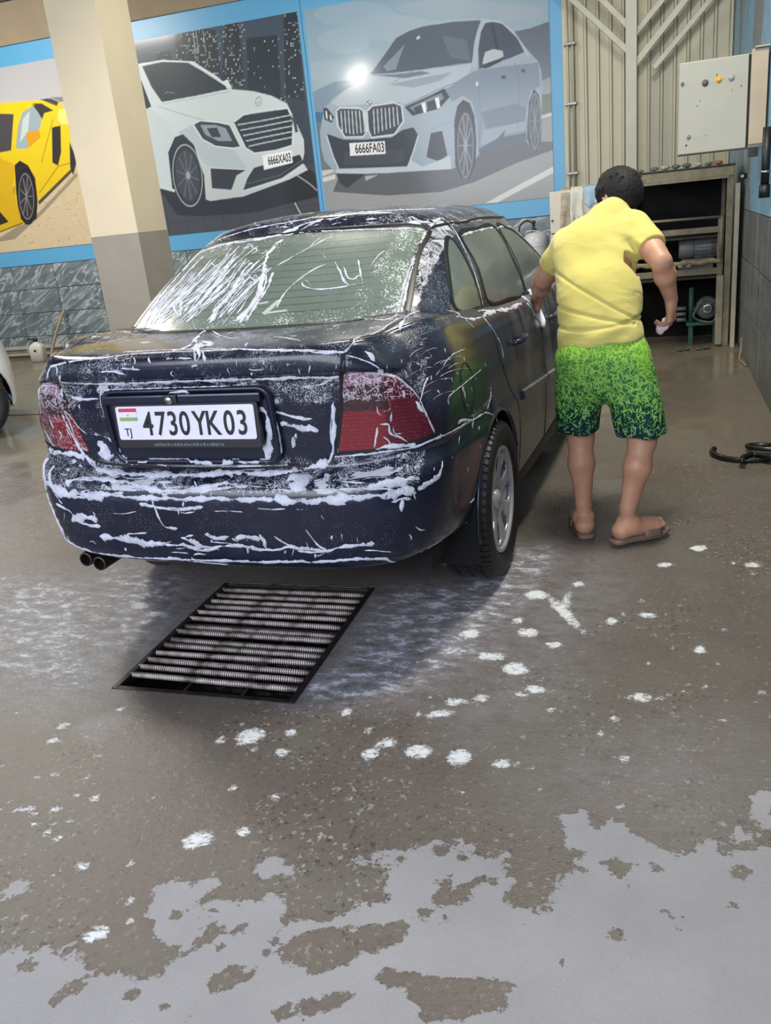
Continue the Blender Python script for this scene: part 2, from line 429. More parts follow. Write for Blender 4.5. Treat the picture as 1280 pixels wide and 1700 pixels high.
def seam_strip(bvh, pts, width, mat, name, parent, lift=.0012, sub=8):
    """thin strip lying on the body along a line (panel gap, rubber, foam edge)"""
    P = spline(pts, sub) if len(pts) > 2 else np.array([np.array(pts[0])*(1-t)+np.array(pts[1])*t for t in np.linspace(0, 1, 20)])
    V, Fc = [], []
    for i in range(len(P)):
        h = bvh.find_nearest(Vector(P[i]))
        if h[0] is None: continue
        t = Vector(P[min(i+1, len(P)-1)]-P[max(i-1, 0)])
        if t.length < 1e-6: t = Vector((0, 0, 1))
        s = t.normalized().cross(h[1]).normalized(); w_ = (width[0]+(width[1]-width[0])*i/(len(P)-1)) if isinstance(width, tuple) else width
        for k in (-1, 0, 1):
            q = bvh.find_nearest(h[0]+s*(w_/2*k)); V.append(q[0]+q[1]*(lift*(1.0 if k == 0 else .35)))
    n = len(V)//3
    for i in range(n-1):
        for k in (0, 1): Fc.append((i*3+k, i*3+k+1, i*3+4+k, i*3+3+k))
    return obj(name, pydata(V, Fc), mat, parent, True)
rng = random.Random(7)
def wob(x, s): return math.sin(x*13.1+s)*.5+math.sin(x*29.7+s*2.3)*.3+math.sin(x*61.3+s*1.7)*.2
def foam_strokes(bvh, strokes, name, parent):
    """piled suds: domed ribbons with ragged edges, laid on the shell; all one uncountable mass"""
    V, Fc, core = [], [], []
    prof = ((-1, 0.0), (-.72, .62), (-.3, .95), (.15, 1.0), (.62, .7), (1, 0.0))
    for si, (pts, w0) in enumerate(strokes):
        if len(pts) < 2: continue
        L = sum((Vector(b)-Vector(a)).length for a, b in zip(pts, pts[1:]))
        sub = max(3, int(L/(len(pts)-1)/.006)); P = spline(pts, min(sub, 40)) ; n = len(P); base = len(V); cnt = 0; acc = 0.0
        for i in range(n):
            h = bvh.find_nearest(Vector(P[i]))
            if h[0] is None: continue
            t = Vector(P[min(i+1, n-1)]-P[max(i-1, 0)])
            if t.length < 1e-6: continue
            acc += t.length/2
            s = t.normalized().cross(h[1]).normalized()
            end = min(1, min(i, n-1-i)/2.5+.15)
            w1_ = w0*1.35+.0008; wl = w1_*.5*end*(1+.8*wob(acc*2.2, si)+.5*wob(acc*7, si*3)); wr = w1_*.5*end*(1+.8*wob(acc*2.5, si+5)+.5*wob(acc*6, si*5+1))
            wl = max(wl, w0*.1*end); wr = max(wr, w0*.1*end); ht = min(.008, .0015+w0*.16)*end
            for k, (x, z) in enumerate(prof):
                off = (wl if x < 0 else wr)*x
                q = bvh.find_nearest(h[0]+s*off)
                V.append(q[0]+q[1]*(z*ht*(1+.5*wob(acc*14+k*.37, si*1.3))+.0004)); core.append(z*(.75+.5*wob(acc*2.2, si*.7+2)))
            cnt += 1
        m = len(prof)
        for i in range(cnt-1):
            for k in range(m-1): Fc.append((base+i*m+k, base+i*m+k+1, base+(i+1)*m+k+1, base+(i+1)*m+k))
    o = obj(name, pydata(V, Fc), FOAM, parent, True); o['kind'] = 'stuff'; at = o.data.attributes.new('core', 'FLOAT', 'POINT'); at.data.foreach_set('value', core); return o
def make_wheel(parent, u, v, side, name='wheel'):
    """tyre > rim, hub cap; axis along u, side = +1 for the right"""
    bm = bmesh.new(); R = .314; n = 72
    prof = [(.212, -.085), (.235, -.100), (.268, -.106), (.293, -.100), (.306, -.088), (.311, -.07), (.314, -.035), (.3145, 0), (.314, .035), (.311, .07), (.306, .088), (.293, .100), (.268, .106), (.235, .100), (.212, .085), (.205, .05), (.205, -.05), (.212, -.085)]
    lathe(bm, prof, n, 'X')
    wo = obj(name, bm, RUBBER, parent, True); wo.location = (u, v, R+.001)
    bm = bmesh.new()                                           # tread blocks
    for k in range(64):
        a0 = 2*math.pi*k/64
        for (x0, x1, ph) in ((-.094, -.056, 0), (-.044, -.006, .5), (.006, .044, .0), (.056, .094, .5)):
            a = a0+ph*2*math.pi/64; vs = []
            for rr in (.309, .3185):
                for xx, aa in ((x0, a), (x1, a+.02), (x1, a+.078), (x0, a+.058)):
                    r2 = rr-(.011 if abs(xx) > .09 else 0); vs.append(bm.verts.new((xx, r2*math.cos(aa), r2*math.sin(aa))))
            bm.faces.new(vs[4:8])
            for q in range(4): bm.faces.new((vs[q], vs[(q+1) % 4], vs[4+(q+1) % 4], vs[4+q]))
    obj('tread', bm, RUBBER, wo)['kind'] = 'stuff'
    bm = bmesh.new()
    lathe(bm, [(.200, -.08), (.190, -.05), (.188, .05), (.200, .072), (.216, .086), (.2155, .092), (.205, .094), (.196, .088), (.190, .070), (.188, .06)], 64, 'X')
    ns, nr = 84, 14; V = {}                                    # disc with seven windows
    def dx(r): return .062+.022*math.cos(min(r/.19, 1)*math.pi*1.0)*-1*.5-.012*(r < .05)
    for i in range(nr+1):
        r = .03+.16*i/nr
        for k in range(ns):
            a = 2*math.pi*k/ns; V[i, k] = bm.verts.new((dx(r), r*math.cos(a), r*math.sin(a)))
    for i in range(nr):
        for k in range(ns):
            r = .03+.16*(i+.5)/nr; ph = (k+.5) % 12
            t = abs(ph-6)/6
            if .095 < r < .176 and t < .52*math.sqrt(max(0, 1-((r-.136)/.042)**2))+.04: continue
            bm.faces.new((V[i, k], V[i, (k+1) % ns], V[i+1, (k+1) % ns], V[i+1, k]))
    lathe(bm, [(.0, .070), (.022, .070), (.03, .066), (.032, dx(.03))], 20, 'X')
    for k in range(5):
        a = 2*math.pi*k/5; lathe(bm, [(.008, .045), (.008, .062), (.0, .064)], 8, 'X', (0, .062*math.cos(a), .062*math.sin(a)))
    bmesh.ops.remove_doubles(bm, verts=bm.verts, dist=1e-4)
    ro = obj('rim', bm, ALLOY, wo, True); sol = ro.modifiers.new('s', 'SOLIDIFY'); sol.thickness = .010; sol.offset = -1
    bm = bmesh.new(); lathe(bm, [(0.0, .0), (.13, .0), (.14, .004), (.14, .016), (.0, .016)], 32, 'X'); obj('brake_disc', bm, simple('brake_disc', (60, 58, 56), .5, .6), wo, True)
    wo.rotation_euler = (random.random()*6, 0, 0) if side > 0 else (0, 0, math.pi)
    return wo
LIGHT_POLY = [(.535, .99), (.60, .994), (.662, .980), (.705, .945), (.735, .89), (.757, .83), (.772, .772), (.70, .752), (.63, .743), (.49, .738), (.482, .755), (.512, .87)]
LID_FACE = [(.548, 1.2), (.545, 1.05), (.53, .99), (.508, .87), (.482, .76), (.462, .722), (.42, .700), (.22, .690), (0, .688)]
QUARTER_GLASS = [(1.215, 1.312), (1.12, 1.285), (1.02, 1.23), (.92, 1.16), (.855, 1.10), (.86, 1.065), (.93, 1.048), (1.06, 1.045), (1.125, 1.05), (1.18, 1.2)]
REAR_DOOR_GLASS = [(1.335, 1.318), (1.60, 1.325), (1.91, 1.318), (1.895, 1.15), (1.878, 1.005), (1.55, 1.018), (1.23, 1.045), (1.27, 1.18)]
FRONT_DOOR_GLASS = [(1.985, 1.316), (2.15, 1.306), (2.30, 1.276), (2.55, 1.175), (2.78, 1.05), (2.82, .985), (2.4, .985), (1.945, .998), (1.96, 1.15)]
REAR_GLASS_POLY = [(-.50, 1.365), (-.2, 1.388), (.2, 1.388), (.50, 1.365), (.535, 1.27), (.575, 1.10), (.560, 1.03), (-.560, 1.03), (-.575, 1.10), (-.535, 1.27)]
REAR_DOOR_EDGE = [(1.05, 1.05), (1.00, .95), (1.02, .83), (1.13, .72), (1.24, .62), (1.28, .50), (1.30, .27)]
WHEEL_V, WHEEL_F = .885, 3.52
def build_sedan(name, paint, strokes=None, detail=True):
    root = empty(name)
    lo_s, up_s = body_surfaces()
    # ---- lower shell
    V, Q = mirror_mesh(lo_s); bm = bmesh.new(); fl = bm.verts.layers.float.new('foam'); lay = bm.faces.layers.int.new('reg')
    vs = []
    for p in V:
        v = bm.verts.new(p); v[fl] = foam_cov(p[0], p[1], p[2], False); vs.append(v)
    for q in Q:
        c = (V[q[0]]+V[q[2]])/2
        if c[2] > .9 and abs(c[0]) < .60 and .80 < c[1] < 2.95: continue
        if c[2] > .9 and abs(c[0]) < .52-.1*(c[1] < .7) and c[1] > .60 and c[1] < .81: continue
        try: bm.faces.new([vs[i] for i in q])
        except ValueError: pass
    bm.normal_update()
    bvh_lo_src = ([tuple(p) for p in V], [tuple(int(x) for x in q) for q in Q])
    for sgn in (1, -1):
        right = (lambda c, n, s=sgn: c[0]*s > .55)
        for wv in (WHEEL_V, WHEEL_F):
            cut(bm, lay, [(wv+.362*math.cos(a), .312+.362*math.sin(a)) for a in np.linspace(-.5*math.pi, 1.5*math.pi, 49)[:-1]], 'u', right, 99)
        cut(bm, lay, [(x*sgn, w) for x, w in rounded(LIGHT_POLY, 3)], 'v', lambda c, n: c[1] < .45, 10)
        cut(bm, lay, [(.52+.078*math.cos(a), .845+.084*math.sin(a)) for a in np.linspace(0, 2*math.pi, 33)[:-1]], 'u', right, 20)
        rd = [tuple(p) for p in spline(REAR_DOOR_EDGE, 4)]+[(1.935, .27), (1.935, 1.2), (1.05, 1.2)]
        cut(bm, lay, rd, 'u', right, 21)
        cut(bm, lay, [(1.942, .27), (1.942, 1.2), (2.95, 1.2), (2.97, .80), (2.93, .55), (2.90, .27)], 'u', right, 22)
    for f in bm.faces:
        if f[lay] == 0:
            c = f.calc_center_median()
            if c[1] < .42 and c[2] < .70-.0*abs(c[0]): f[lay] = 5
            elif c[1] < .8 and c[2] < .735 and (abs(c[0]) > .48): f[lay] = 5
            elif c[1] > 3.6 and c[2] < .56: f[lay] = 6
            elif c[1] > 2.9 and c[2] > .72 and abs(c[0]) < .70: f[lay] = 7
    lidp = [(x, w) for x, w in LID_FACE]+[(-x, w) for x, w in LID_FACE[::-1]]
    cut(bm, lay, lidp, 'v', lambda c, n: c[1] < .12 and c[2] > .66, 1)
    cut(bm, lay, [(-.548, .02), (.548, .02), (.553, .10), (.60, .25), (.612, .40), (.56, .52), (.3, .62), (-.3, .62), (-.56, .52), (-.612, .40), (-.60, .25), (-.553, .10)], 'w', lambda c, n: c[2] > 1.0 and c[1] < .7, 1)
    body = obj('body_shell', fold_in(take(bm, lay, {0})), paint, root, True)
    bvh_lo = BVHTree.FromPolygons(*bvh_lo_src)
    lid = obj('trunk_lid', fold_in(take(bm, lay, {1})), paint, root, True)
    obj('rear_bumper', fold_in(take(bm, lay, {5})), paint, root, True)
    obj('front_bumper', fold_in(take(bm, lay, {6})), paint, root, True)
    obj('hood', fold_in(take(bm, lay, {7})), paint, root, True)
    # doors, flap, lights are split left and right
    sides = {}
    for code in (10, 20, 21, 22):
        for sgn in (1, -1):
            for f in bm.faces:
                if f[lay] == code and f.calc_center_median()[0]*sgn > 0: f[lay] = 100
            sides[code, sgn] = take(bm, lay, {100})
            for f in bm.faces:
                if f[lay] == 100: f[lay] = 98
    doors = {}
    for sgn in (1, -1):
        doors[21, sgn] = obj('rear_door', fold_in(sides[21, sgn]), paint, root, True)
        doors[22, sgn] = obj('front_door', fold_in(sides[22, sgn]), paint, root, True)
        if sgn > 0: obj('fuel_flap', fold_in(sides[20, sgn]), paint, root, True)
        else: obj('side_panel', sides[20, sgn], paint, root, True)
        # lights: four lens zones
        lb = sides[10, sgn]; ll = lb.faces.layers.int.new('z'); A = lambda c, n: True
        def ed(poly, code): cut(lb, ll, [(x*sgn, w) for x, w in poly], 'v', A, code)
        ed([(.40, .952), (.40, 1.05), (.640, 1.05), (.650, .952)], 1)
        ed([(.40, .868), (.40, .952), (.650, .952), (.655, .868)], 2)
        ed([(.40, .60), (.40, .868), (.640, .868), (.632, .60)], 3)
        lamp = obj('tail_light', fold_in(take(lb, ll, {0}), .02), LENS_SIDE, root, True); lamp['label'] = 'red wrap-around tail light'
        for code, m_, nm in ((1, LENS_PALE, 'reversing_lens'), (2, LENS_DARK, 'turn_signal_lens'), (3, LENS_RED, 'brake_light_lens')):
            o = obj(nm, take(lb, ll, {code}), m_, lamp, True)
    # ---- greenhouse
    V, Q = mirror_mesh(up_s); bu = bmesh.new(); fu = bu.verts.layers.float.new('foam'); lu = bu.faces.layers.int.new('reg'); vs = []
    for p in V:
        v = bu.verts.new(p); v[fu] = foam_cov(p[0], p[1], p[2], True); vs.append(v)
    for q in Q:
        try: bu.faces.new([vs[i] for i in q])
        except ValueError: pass
    bu.normal_update()
    bvh_up = BVHTree.FromPolygons([tuple(p) for p in V], [tuple(int(x) for x in q) for q in Q])
    bvh_up_ref[0] = bvh_up
    cut(bu, lu, rounded(REAR_GLASS_POLY, 3), 'v', lambda c, n: c[1] < 1.35 and n[1] < .2, 30)
    cut(bu, lu, rounded([(-.50, 1.33), (.50, 1.33), (.68, .99), (-.68, .99)], 4), 'v', lambda c, n: c[1] > 2.3 and n[1] > .2, 31)
    for sgn in (1, -1):
        side = (lambda c, n, s=sgn: c[0]*s > .3 and n[0]*s > .35)
        for code, poly in ((40, QUARTER_GLASS), (41, REAR_DOOR_GLASS), (42, FRONT_DOOR_GLASS)):
            cut(bu, lu, rounded(poly, 2), 'u', side, code)
    for f in bu.faces:
        c = f.calc_center_median()
        if f[lu] == 0 and c[2] > 1.378 and c[1] > 1.1 and abs(c[0]) < .56: f[lu] = 3
    for v in bu.verts:                                         # glass carries more suds to the left and along the edges
        if v.co.y < 1.3 and abs(v.co.x) < .6 and v.co.z < 1.39:
            a = v.co.x; e = min(abs(a+.56), abs(.56-a), abs(v.co.z-1.10)*1.3, abs(1.38-v.co.z)*1.5)
            v[fu] = .95 if a > .36+.25*(v.co.z-1.1) else max(.22, .75-e*7) if a > -.05 else .62
        elif v.co.y >= 1.0 and v.co.z < 1.33 and abs(v.co.x) > .55: v[fu] = .12
    obj('window_pillars', fold_in(take(bu, lu, {0}), .010), paint, root, True)
    roof = obj('roof', fold_in(take(bu, lu, {3}), .008), paint, root, True)
    rg = obj('rear_window', fold_in(take(bu, lu, {30}), .006), REAR_GLASS, root, True); rg['label'] = 'soapy heated rear window'
    obj('windshield', take(bu, lu, {31}), SIDE_GLASS, root, True)
    for sgn in (1, -1):
        for code, nm in ((40, 'quarter_glass'), (41, 'door_glass'), (42, 'door_glass')):
            for f in bu.faces:
                if f[lu] == code and f.calc_center_median()[0]*sgn > 0: f[lu] = 100
            par = root if code == 40 else doors[code-20, sgn]
            obj(nm, fold_in(take(bu, lu, {100}), .006), SIDE_GLASS, par, True)
            for f in bu.faces:
                if f[lu] == 100: f[lu] = 97
    # ---- inner liner, wheel wells, floor pan, seats
    bm2 = bmesh.new(); V, Q = mirror_mesh(lo_s[:-4]); C_ = np.array([0, 2.2, .6]); N = np.zeros_like(V)
    P4 = V[Q]; nn = np.cross(P4[:, 2]-P4[:, 0], P4[:, 3]-P4[:, 1])
    for k in range(4): np.add.at(N, Q[:, k], nn)
    N /= np.linalg.norm(N, axis=1, keepdims=True)+1e-9
    s_ = 1 if (N*(V-C_)).sum() > 0 else -1
    V2 = V-N*s_*.022; vs = [bm2.verts.new(p) for p in V2]
    for q in Q:
        c = (V2[q[0]]+V2[q[2]])/2
        if min(math.hypot(c[1]-WHEEL_V, c[2]-.312), math.hypot(c[1]-WHEEL_F, c[2]-.312)) < .385: continue
        bm2.faces.new([vs[i] for i in q])
    obj('inner_shell', bm2, VOID, root, True)
    for sgn in (1, -1):
        for wv in (WHEEL_V, WHEEL_F):
            bm3 = bmesh.new(); prof = [(.366, sgn*.812), (.372, sgn*.79), (.37, sgn*.52), (.05, sgn*.52)]
            rings = []
            for r, x in prof:
                rings.append([bm3.verts.new((x, wv+r*math.cos(a), .312+r*math.sin(a))) for a in np.linspace(-.12*math.pi, 1.12*math.pi, 40)])
            for a, b in zip(rings, rings[1:]):
                for k in range(39): bm3.faces.new((a[k], a[k+1], b[k+1], b[k]))
            obj('wheel_arch_liner', bm3, VOID, root, True)
            bm3 = bmesh.new()
            tube(bm3, [(sgn*(.823 if wv < 2 else .822)-sgn*.010*abs(math.cos(a)), wv+.362*math.cos(a), .312+.362*math.sin(a)) for a in np.linspace(-.02*math.pi, 1.04*math.pi, 44)], .009, 6)
            obj('arch_lip', bm3, paint, root, True)
            make_wheel(root, sgn*.735, wv, sgn)
    box('floor_pan', (-.70, .30, .26), (.70, 4.2, .34), VOID, root)
    box('parcel_shelf', (-.60, .60, 1.02), (.60, 1.12, 1.045), FABRIC, root, .01)
    bm4 = bmesh.new(); bx(bm4, (-.60, 1.15, .62), (.60, 1.30, 1.09), .04); bx(bm4, (-.60, 1.2, .45), (.60, 1.75, .62), .04); obj('rear_seat', bm4, FABRIC, root, True)
    for x in (-.36, .36):
        bm4 = bmesh.new(); bx(bm4, (x-.13, 1.12, 1.07), (x+.13, 1.20, 1.22), .035); obj('headrest', bm4, FABRIC, root, True)
        bm4 = bmesh.new(); bx(bm4, (x-.23, 2.15, .5), (x+.23, 2.30, 1.12), .05); bx(bm4, (x-.12, 2.16, 1.12), (x+.12, 2.26, 1.27), .035); obj('front_seat', bm4, FABRIC, root, True)
    bm4 = bmesh.new(); bx(bm4, (-.66, 2.75, .5), (.66, 3.1, .97), .05); obj('dashboard', bm4, BLACK, root, True)
    # ---- gaps, rubbers, trim
    lf = [(x, -.2, w) for x, w in LID_FACE[1:]]
    def onrear(u, w): 
        h = bvh_lo.ray_cast(Vector((u, -.5, w)), Vector((0, 1, 0))); return tuple(h[0]) if h[0] is not None else (u, .1, w)
    def onside(v, w, s, b=bvh_lo):
        h = b.ray_cast(Vector((1.5*s, v, w)), Vector((-s, 0, 0))); return tuple(h[0]) if h[0] is not None else (s*.8, v, w)
    def ontop(u, v):
        h = bvh_lo.ray_cast(Vector((u, v, 2)), Vector((0, 0, -1))); return tuple(h[0]) if h[0] is not None else (u, v, 1.08)
    line = [onrear(x, w) for x, w in LID_FACE[1:]]; line = line+[(-p[0], p[1], p[2]) for p in line[-2::-1]]
    seam_strip(bvh_lo, line, .009, SEAM, 'lid_gap', lid, .0015, 4)
    for s in (1, -1):
        seam_strip(bvh_lo, [ontop(s*x, y) for x, y in ((.553, .135), (.575, .18), (.602, .26), (.625, .36), (.632, .47))], .009, SEAM, 'lid_gap', lid, .0015)
        seam_strip(bvh_lo, [onrear(s*x, w) for x, w in rounded(LIGHT_POLY, 2)+[LIGHT_POLY[0]]], .006, SEAM, 'lamp_gasket', root, .001, 2)
        seam_strip(bvh_lo, [onrear(s*.49, .732), onrear(s*.63, .737), onrear(s*.74, .752), onside(.36, .752, s), onside(.46, .745, s), onside(.60, .722, s)], .008, SEAM, 'bumper_gap', root, .0014)
        seam_strip(bvh_lo, [onside(.52+.078*math.cos(a), .845+.084*math.sin(a), s) for a in np.linspace(0, 2*math.pi, 17)], .006, SEAM, 'flap_gap', root, .0012, 3)
        seam_strip(bvh_lo, [onside(v, w, s) for v, w in REAR_DOOR_EDGE], .008, SEAM, 'door_gap', root, .0014, 5)
        seam_strip(bvh_lo, [onside(1.938, w, s) for w in (.99, .8, .6, .4, .28)], .008, SEAM, 'door_gap', root, .0014, 5)
        seam_strip(bvh_lo, [onside(v, w, s) for v, w in ((2.95, .96), (2.97, .80), (2.93, .55), (2.90, .28))], .008, SEAM, 'door_gap', root, .0014, 5)
        # raised side moulding with its own thickness, one strip per door
        for v0, v1 in ((1.33, 1.925), (1.95, 2.90)):
            bm5 = bmesh.new(); rings = []
            for v in np.linspace(v0, v1, 14):
                w = .645-.085*(v-1.2); a = Vector(onside(v, w+.022, s)); b = Vector(onside(v, w-.022, s)); o_ = Vector((s*.012, 0, 0))
                rings.append([bm5.verts.new(a), bm5.verts.new(a+o_+Vector((0, 0, -.006))), bm5.verts.new(b+o_+Vector((0, 0, .006))), bm5.verts.new(b)])
            for a, b in zip(rings, rings[1:]):
                for k in range(3): bm5.faces.new((a[k], a[k+1], b[k+1], b[k]))
            bm5.faces.new(rings[0]); bm5.faces.new(rings[-1][::-1]); obj('side_moulding', bm5, paint, root)
        # sill strip
        bm5 = bmesh.new(); rings = []
        for v in np.linspace(1.27, 3.12, 24):
            a = Vector(onside(v, .275, s)); rings.append([bm5.verts.new((a.x+s*.004, v, .285)), bm5.verts.new((a.x+s*.012, v, .24)), bm5.verts.new((a.x-s*.05, v, .205))])
        for a, b in zip(rings, rings[1:]):
            for k in range(2): bm5.faces.new((a[k], a[k+1], b[k+1], b[k]))
        obj('sill_cover', bm5, BLACK, root)
        # door handles
        for code, v in ((21, 1.36), (22, 2.22)):
            w = .872-.02*(v > 2); a = Vector(onside(v, w, s)); bm5 = bmesh.new()
            tube(bm5, [(a.x-s*.008, v-.085, w-.004), (a.x+s*.022, v-.07, w), (a.x+s*.030, v, w+.003), (a.x+s*.022, v+.07, w), (a.x-s*.008, v+.085, w-.004)], .013, 8)
            obj('door_handle', bm5, paint, doors[code, s], True)
        # window rubbers
        for poly, par in ((QUARTER_GLASS, root), (REAR_DOOR_GLASS, doors[21, s]), (FRONT_DOOR_GLASS, doors[22, s])):
            rp = rounded(poly, 4); rp.append(rp[0]); seam_strip(bvh_up, [onside(v, w, s, bvh_up) for v, w in rp], .020, SEAL, 'window_seal', par, .004, 1)
        # roof drip moulding and mirror
        seam_strip(bvh_up, [onside(v, w, s, bvh_up) for v, w in ((1.16, 1.355), (1.45, 1.362), (1.8, 1.365), (2.2, 1.352))]+[(s*.585, 2.38, 1.342), (s*.65, 2.65, 1.2), (s*.73, 2.95, 1.0)], .014, SEAL, 'drip_moulding', root, .004)
        bm5 = bmesh.new(); bx(bm5, (min(s*.74, s*.93), 2.60, .975), (max(s*.74, s*.93), 2.70, 1.095), .03)
        mr = obj('door_mirror', bm5, paint, doors[22, s], True); at = mr.data.attributes.new('foam', 'FLOAT', 'POINT'); at.data.foreach_set('value', [.95]*len(mr.data.vertices))
    def onglass(u, w):
        h = bvh_up.ray_cast(Vector((u, -.5, w)), Vector((0, 1, 0))); return tuple(h[0]) if h[0] is not None else (u, .6, w)
    rp = rounded(REAR_GLASS_POLY, 4); rp = [q for q in rp if q[1] > 1.09]
    k0 = max(range(len(rp)), key=lambda i: (Vector(rp[i])-Vector(rp[i-1])).length); rp = rp[k0:]+rp[:k0]
    seam_strip(bvh_up, [onglass(u, w) for u, w in rp], .026, SEAL, 'window_seal', rg, .005, 1)
    seam_strip(bvh_lo, [ontop(u, y) for u, y in ((-.60, .56), (-.3, .492), (0, .478), (.3, .492), (.60, .56))], .020, SEAL, 'window_seal', rg, .006)
    # heating wires
    for i in range(11):
        w = 1.13+i*.0215; seam_strip(bvh_up, [onglass(u, w) for u in np.linspace(-.47, .47, 14)], .0022, SEAL, 'heating_wire', rg, .0006, 1)
    if detail: rear_details(root, lid, rg, bvh_lo, onrear, onglass)
    return root, bvh_lo, bvh_up
def rrect(x0, x1, z0, z1, r, n=5):
    out = []
    for cx, cz, a0 in ((x1-r, z1-r, 0), (x0+r, z1-r, 90), (x0+r, z0+r, 180), (x1-r, z0+r, 270)):
        for k in range(n+1):
            a = math.radians(a0+90*k/n); out.append((cx+r*math.cos(a), cz+r*math.sin(a)))
    return out
def text_mesh(s, h, sx=1.0, extr=.0006, bold=0.0):
    c = bpy.data.curves.new('t', 'FONT'); c.body = s; c.size = h; c.extrude = extr; c.offset = bold; c.resolution_u = 4
    o = bpy.data.objects.new('t', c); COL.objects.link(o); bpy.context.view_layer.update()
    dg = bpy.context.evaluated_depsgraph_get(); me = bpy.data.meshes.new_from_object(o.evaluated_get(dg)); bpy.data.objects.remove(o); bpy.data.curves.remove(c)
    for v in me.vertices: v.co.x *= sx
    return me
PLATE_WHITE = simple('plate_white', (214, 212, 224), .35, var=.05); PLATE_BLACK = simple('plate_black', (10, 10, 12), .4)
FLAG_RED = simple('flag_red', (190, 50, 80), .4); FLAG_GREEN = simple('flag_green', (130, 160, 90), .4); FLAG_GOLD = simple('flag_gold', (205, 170, 60), .4)
def rear_details(root, lid, rg, bvh, onrear, onglass):
    cx = -.022
    # plate recess: dark pocket with a raised rounded rim
    z0, z1, x0, x1 = .706, .968, cx-.322, cx+.318
    outer = rrect(x0, x1, z0, z1, .045); inner = rrect(x0+.016, x1-.016, z0+.016, z1-.016, .034)
    def P(x, z, dy): p = onrear(x, z); return (x, .092-(z-.70)*.075+dy, z)
    bm = bmesh.new(); A = [bm.verts.new(P(x, z, .012)) for x, z in outer]; B = [bm.verts.new(P(x, z, -.012)) for x, z in outer]; C = [bm.verts.new(P(x, z, -.012)) for x, z in inner]; D = [bm.verts.new(P(x, z, .004)) for x, z in inner]
    n = len(outer)
    for a, b in ((A, B), (B, C), (C, D)):
        for k in range(n): bm.faces.new((a[k], a[(k+1) % n], b[(k+1) % n], b[k]))
    obj('plate_surround', bm, PAINT, lid, True)
    bm = bmesh.new(); bm.faces.new([bm.verts.new(P(x, z, -.0015)) for x, z in inner]); obj('plate_recess', bm, PAINT, lid)
    # upper ledge above the plate with the lock button
    bm = bmesh.new(); bx(bm, (cx-.295, .045, .921), (cx+.29, .088, .951), .006); obj('grip_ledge', bm, PAINT, lid)
    bm = bmesh.new(); lathe(bm, [(.0, .030), (.010, .030), (.013, .034), (.014, .06)], 20, 'Y', (cx-.035, 0, .936)); obj('lock_button', bm, CHROME, lid, True)
    bm = bmesh.new(); bx(bm, (cx-.062, .038, .922), (cx-.008, .05, .952), .005); obj('lock_surround', bm, BLACK, lid)
    # the plate itself
    pr = empty('number_plate', (cx, .048, .858)); pr.parent = lid; pr.rotation_euler = (math.radians(-3), 0, 0)
    bm = bmesh.new(); pts = rrect(-.272, .272, -.084, .066, .012); pl = [bm.verts.new((x, .004, z)) for x, z in pts]; pk = [bm.verts.new((x, .026, z)) for x, z in pts]
    bm.faces.new(pl); [bm.faces.new((pl[k], pk[k], pk[(k+1) % len(pts)], pl[(k+1) % len(pts)])) for k in range(len(pts))]
    obj('plate_frame', bm, BLACK, pr)
    bm = bmesh.new(); pts = rrect(-.26, .26, -.056, .056, .008); bm.faces.new([bm.verts.new((x, 0, z)) for x, z in pts])
    r_ = bmesh.ops.extrude_face_region(bm, geom=bm.faces[:]); [setattr(g, 'co', g.co+Vector((0, .004, 0))) for g in r_['geom'] if isinstance(g, bmesh.types.BMVert)]
    obj('plate_face', bm, PLATE_WHITE, pr)
    def put(me, x, z, m_, nm, y=-.0012):
        o = obj(nm, me, m_, pr); o.rotation_euler = (math.pi/2, 0, 0); o.location = (x, y, z); return o
    for s, x in (('4', -.158), ('7', -.108), ('3', -.062), ('0', -.017), ('Y', .036), ('K', .082), ('0', .148), ('3', .196)):
        put(text_mesh(s, .112, .74, .0006, .0012), x-.002, -.040, PLATE_BLACK, 'plate_character')
    put(text_mesh('TJ', .038, .9), -.236, -.043, PLATE_BLACK, 'country_code')
    for nm, m_, za, zb in (('flag_red_band', FLAG_RED, .038, .050), ('flag_white_band', PLATE_WHITE, .020, .038), ('flag_green_band', FLAG_GREEN, .008, .020)):
        bm = bmesh.new(); bx(bm, (-.248, -.0012, za), (-.178, 0, zb)); obj(nm, bm, m_, pr)
    put(text_mesh('*', .018, 1.0), -.217, .018, FLAG_GOLD, 'flag_emblem', -.0022)
    bm = bmesh.new()                                           # lettering worn off to a pale band on the frame's lower lip
    r2 = random.Random(3); x = -.13
    while x < .14:
        w_ = r2.uniform(.004, .010); h_ = r2.uniform(.006, .010)
        bx(bm, (x, .0025, -.078), (x+w_, .0045, -.078+h_)); x += w_+r2.uniform(.0015, .004)
    o = obj('worn_frame_print', bm, simple('worn_print', (90, 92, 100), .6), pr); o['kind'] = 'stuff'
    # two exhaust tips, a tow eye cover
    for x, y, l in ((-.52, .10, .2), (-.605, .13, .16)):
        bm = bmesh.new(); lathe(bm, [(.022, .0), (.027, .0), (.028, .004), (.028, l), (.02, l+.1)], 24, 'Y', (x, y-.02, .318)); lathe(bm, [(.022, .0), (.021, .09), (0, .09)], 24, 'Y', (x, y-.02, .318)); obj('exhaust_tip', bm, simple('sooty_steel', (70, 66, 62), .4, .8), root, True)
    bm = bmesh.new(); bx(bm, (-.55, .18, .33), (.50, .30, .40), .02); obj('rear_valance', bm, VOID, root)
    bm = bmesh.new(); lathe(bm, [(.0, 0), (.09, 0), (.10, .02), (.10, .55), (.08, .58), (0, .58)], 20, 'Y', (-.45, .32, .30)); obj('silencer', bm, simple('rusty_steel', (70, 60, 52), .7, .4, bump=.3), root, True)
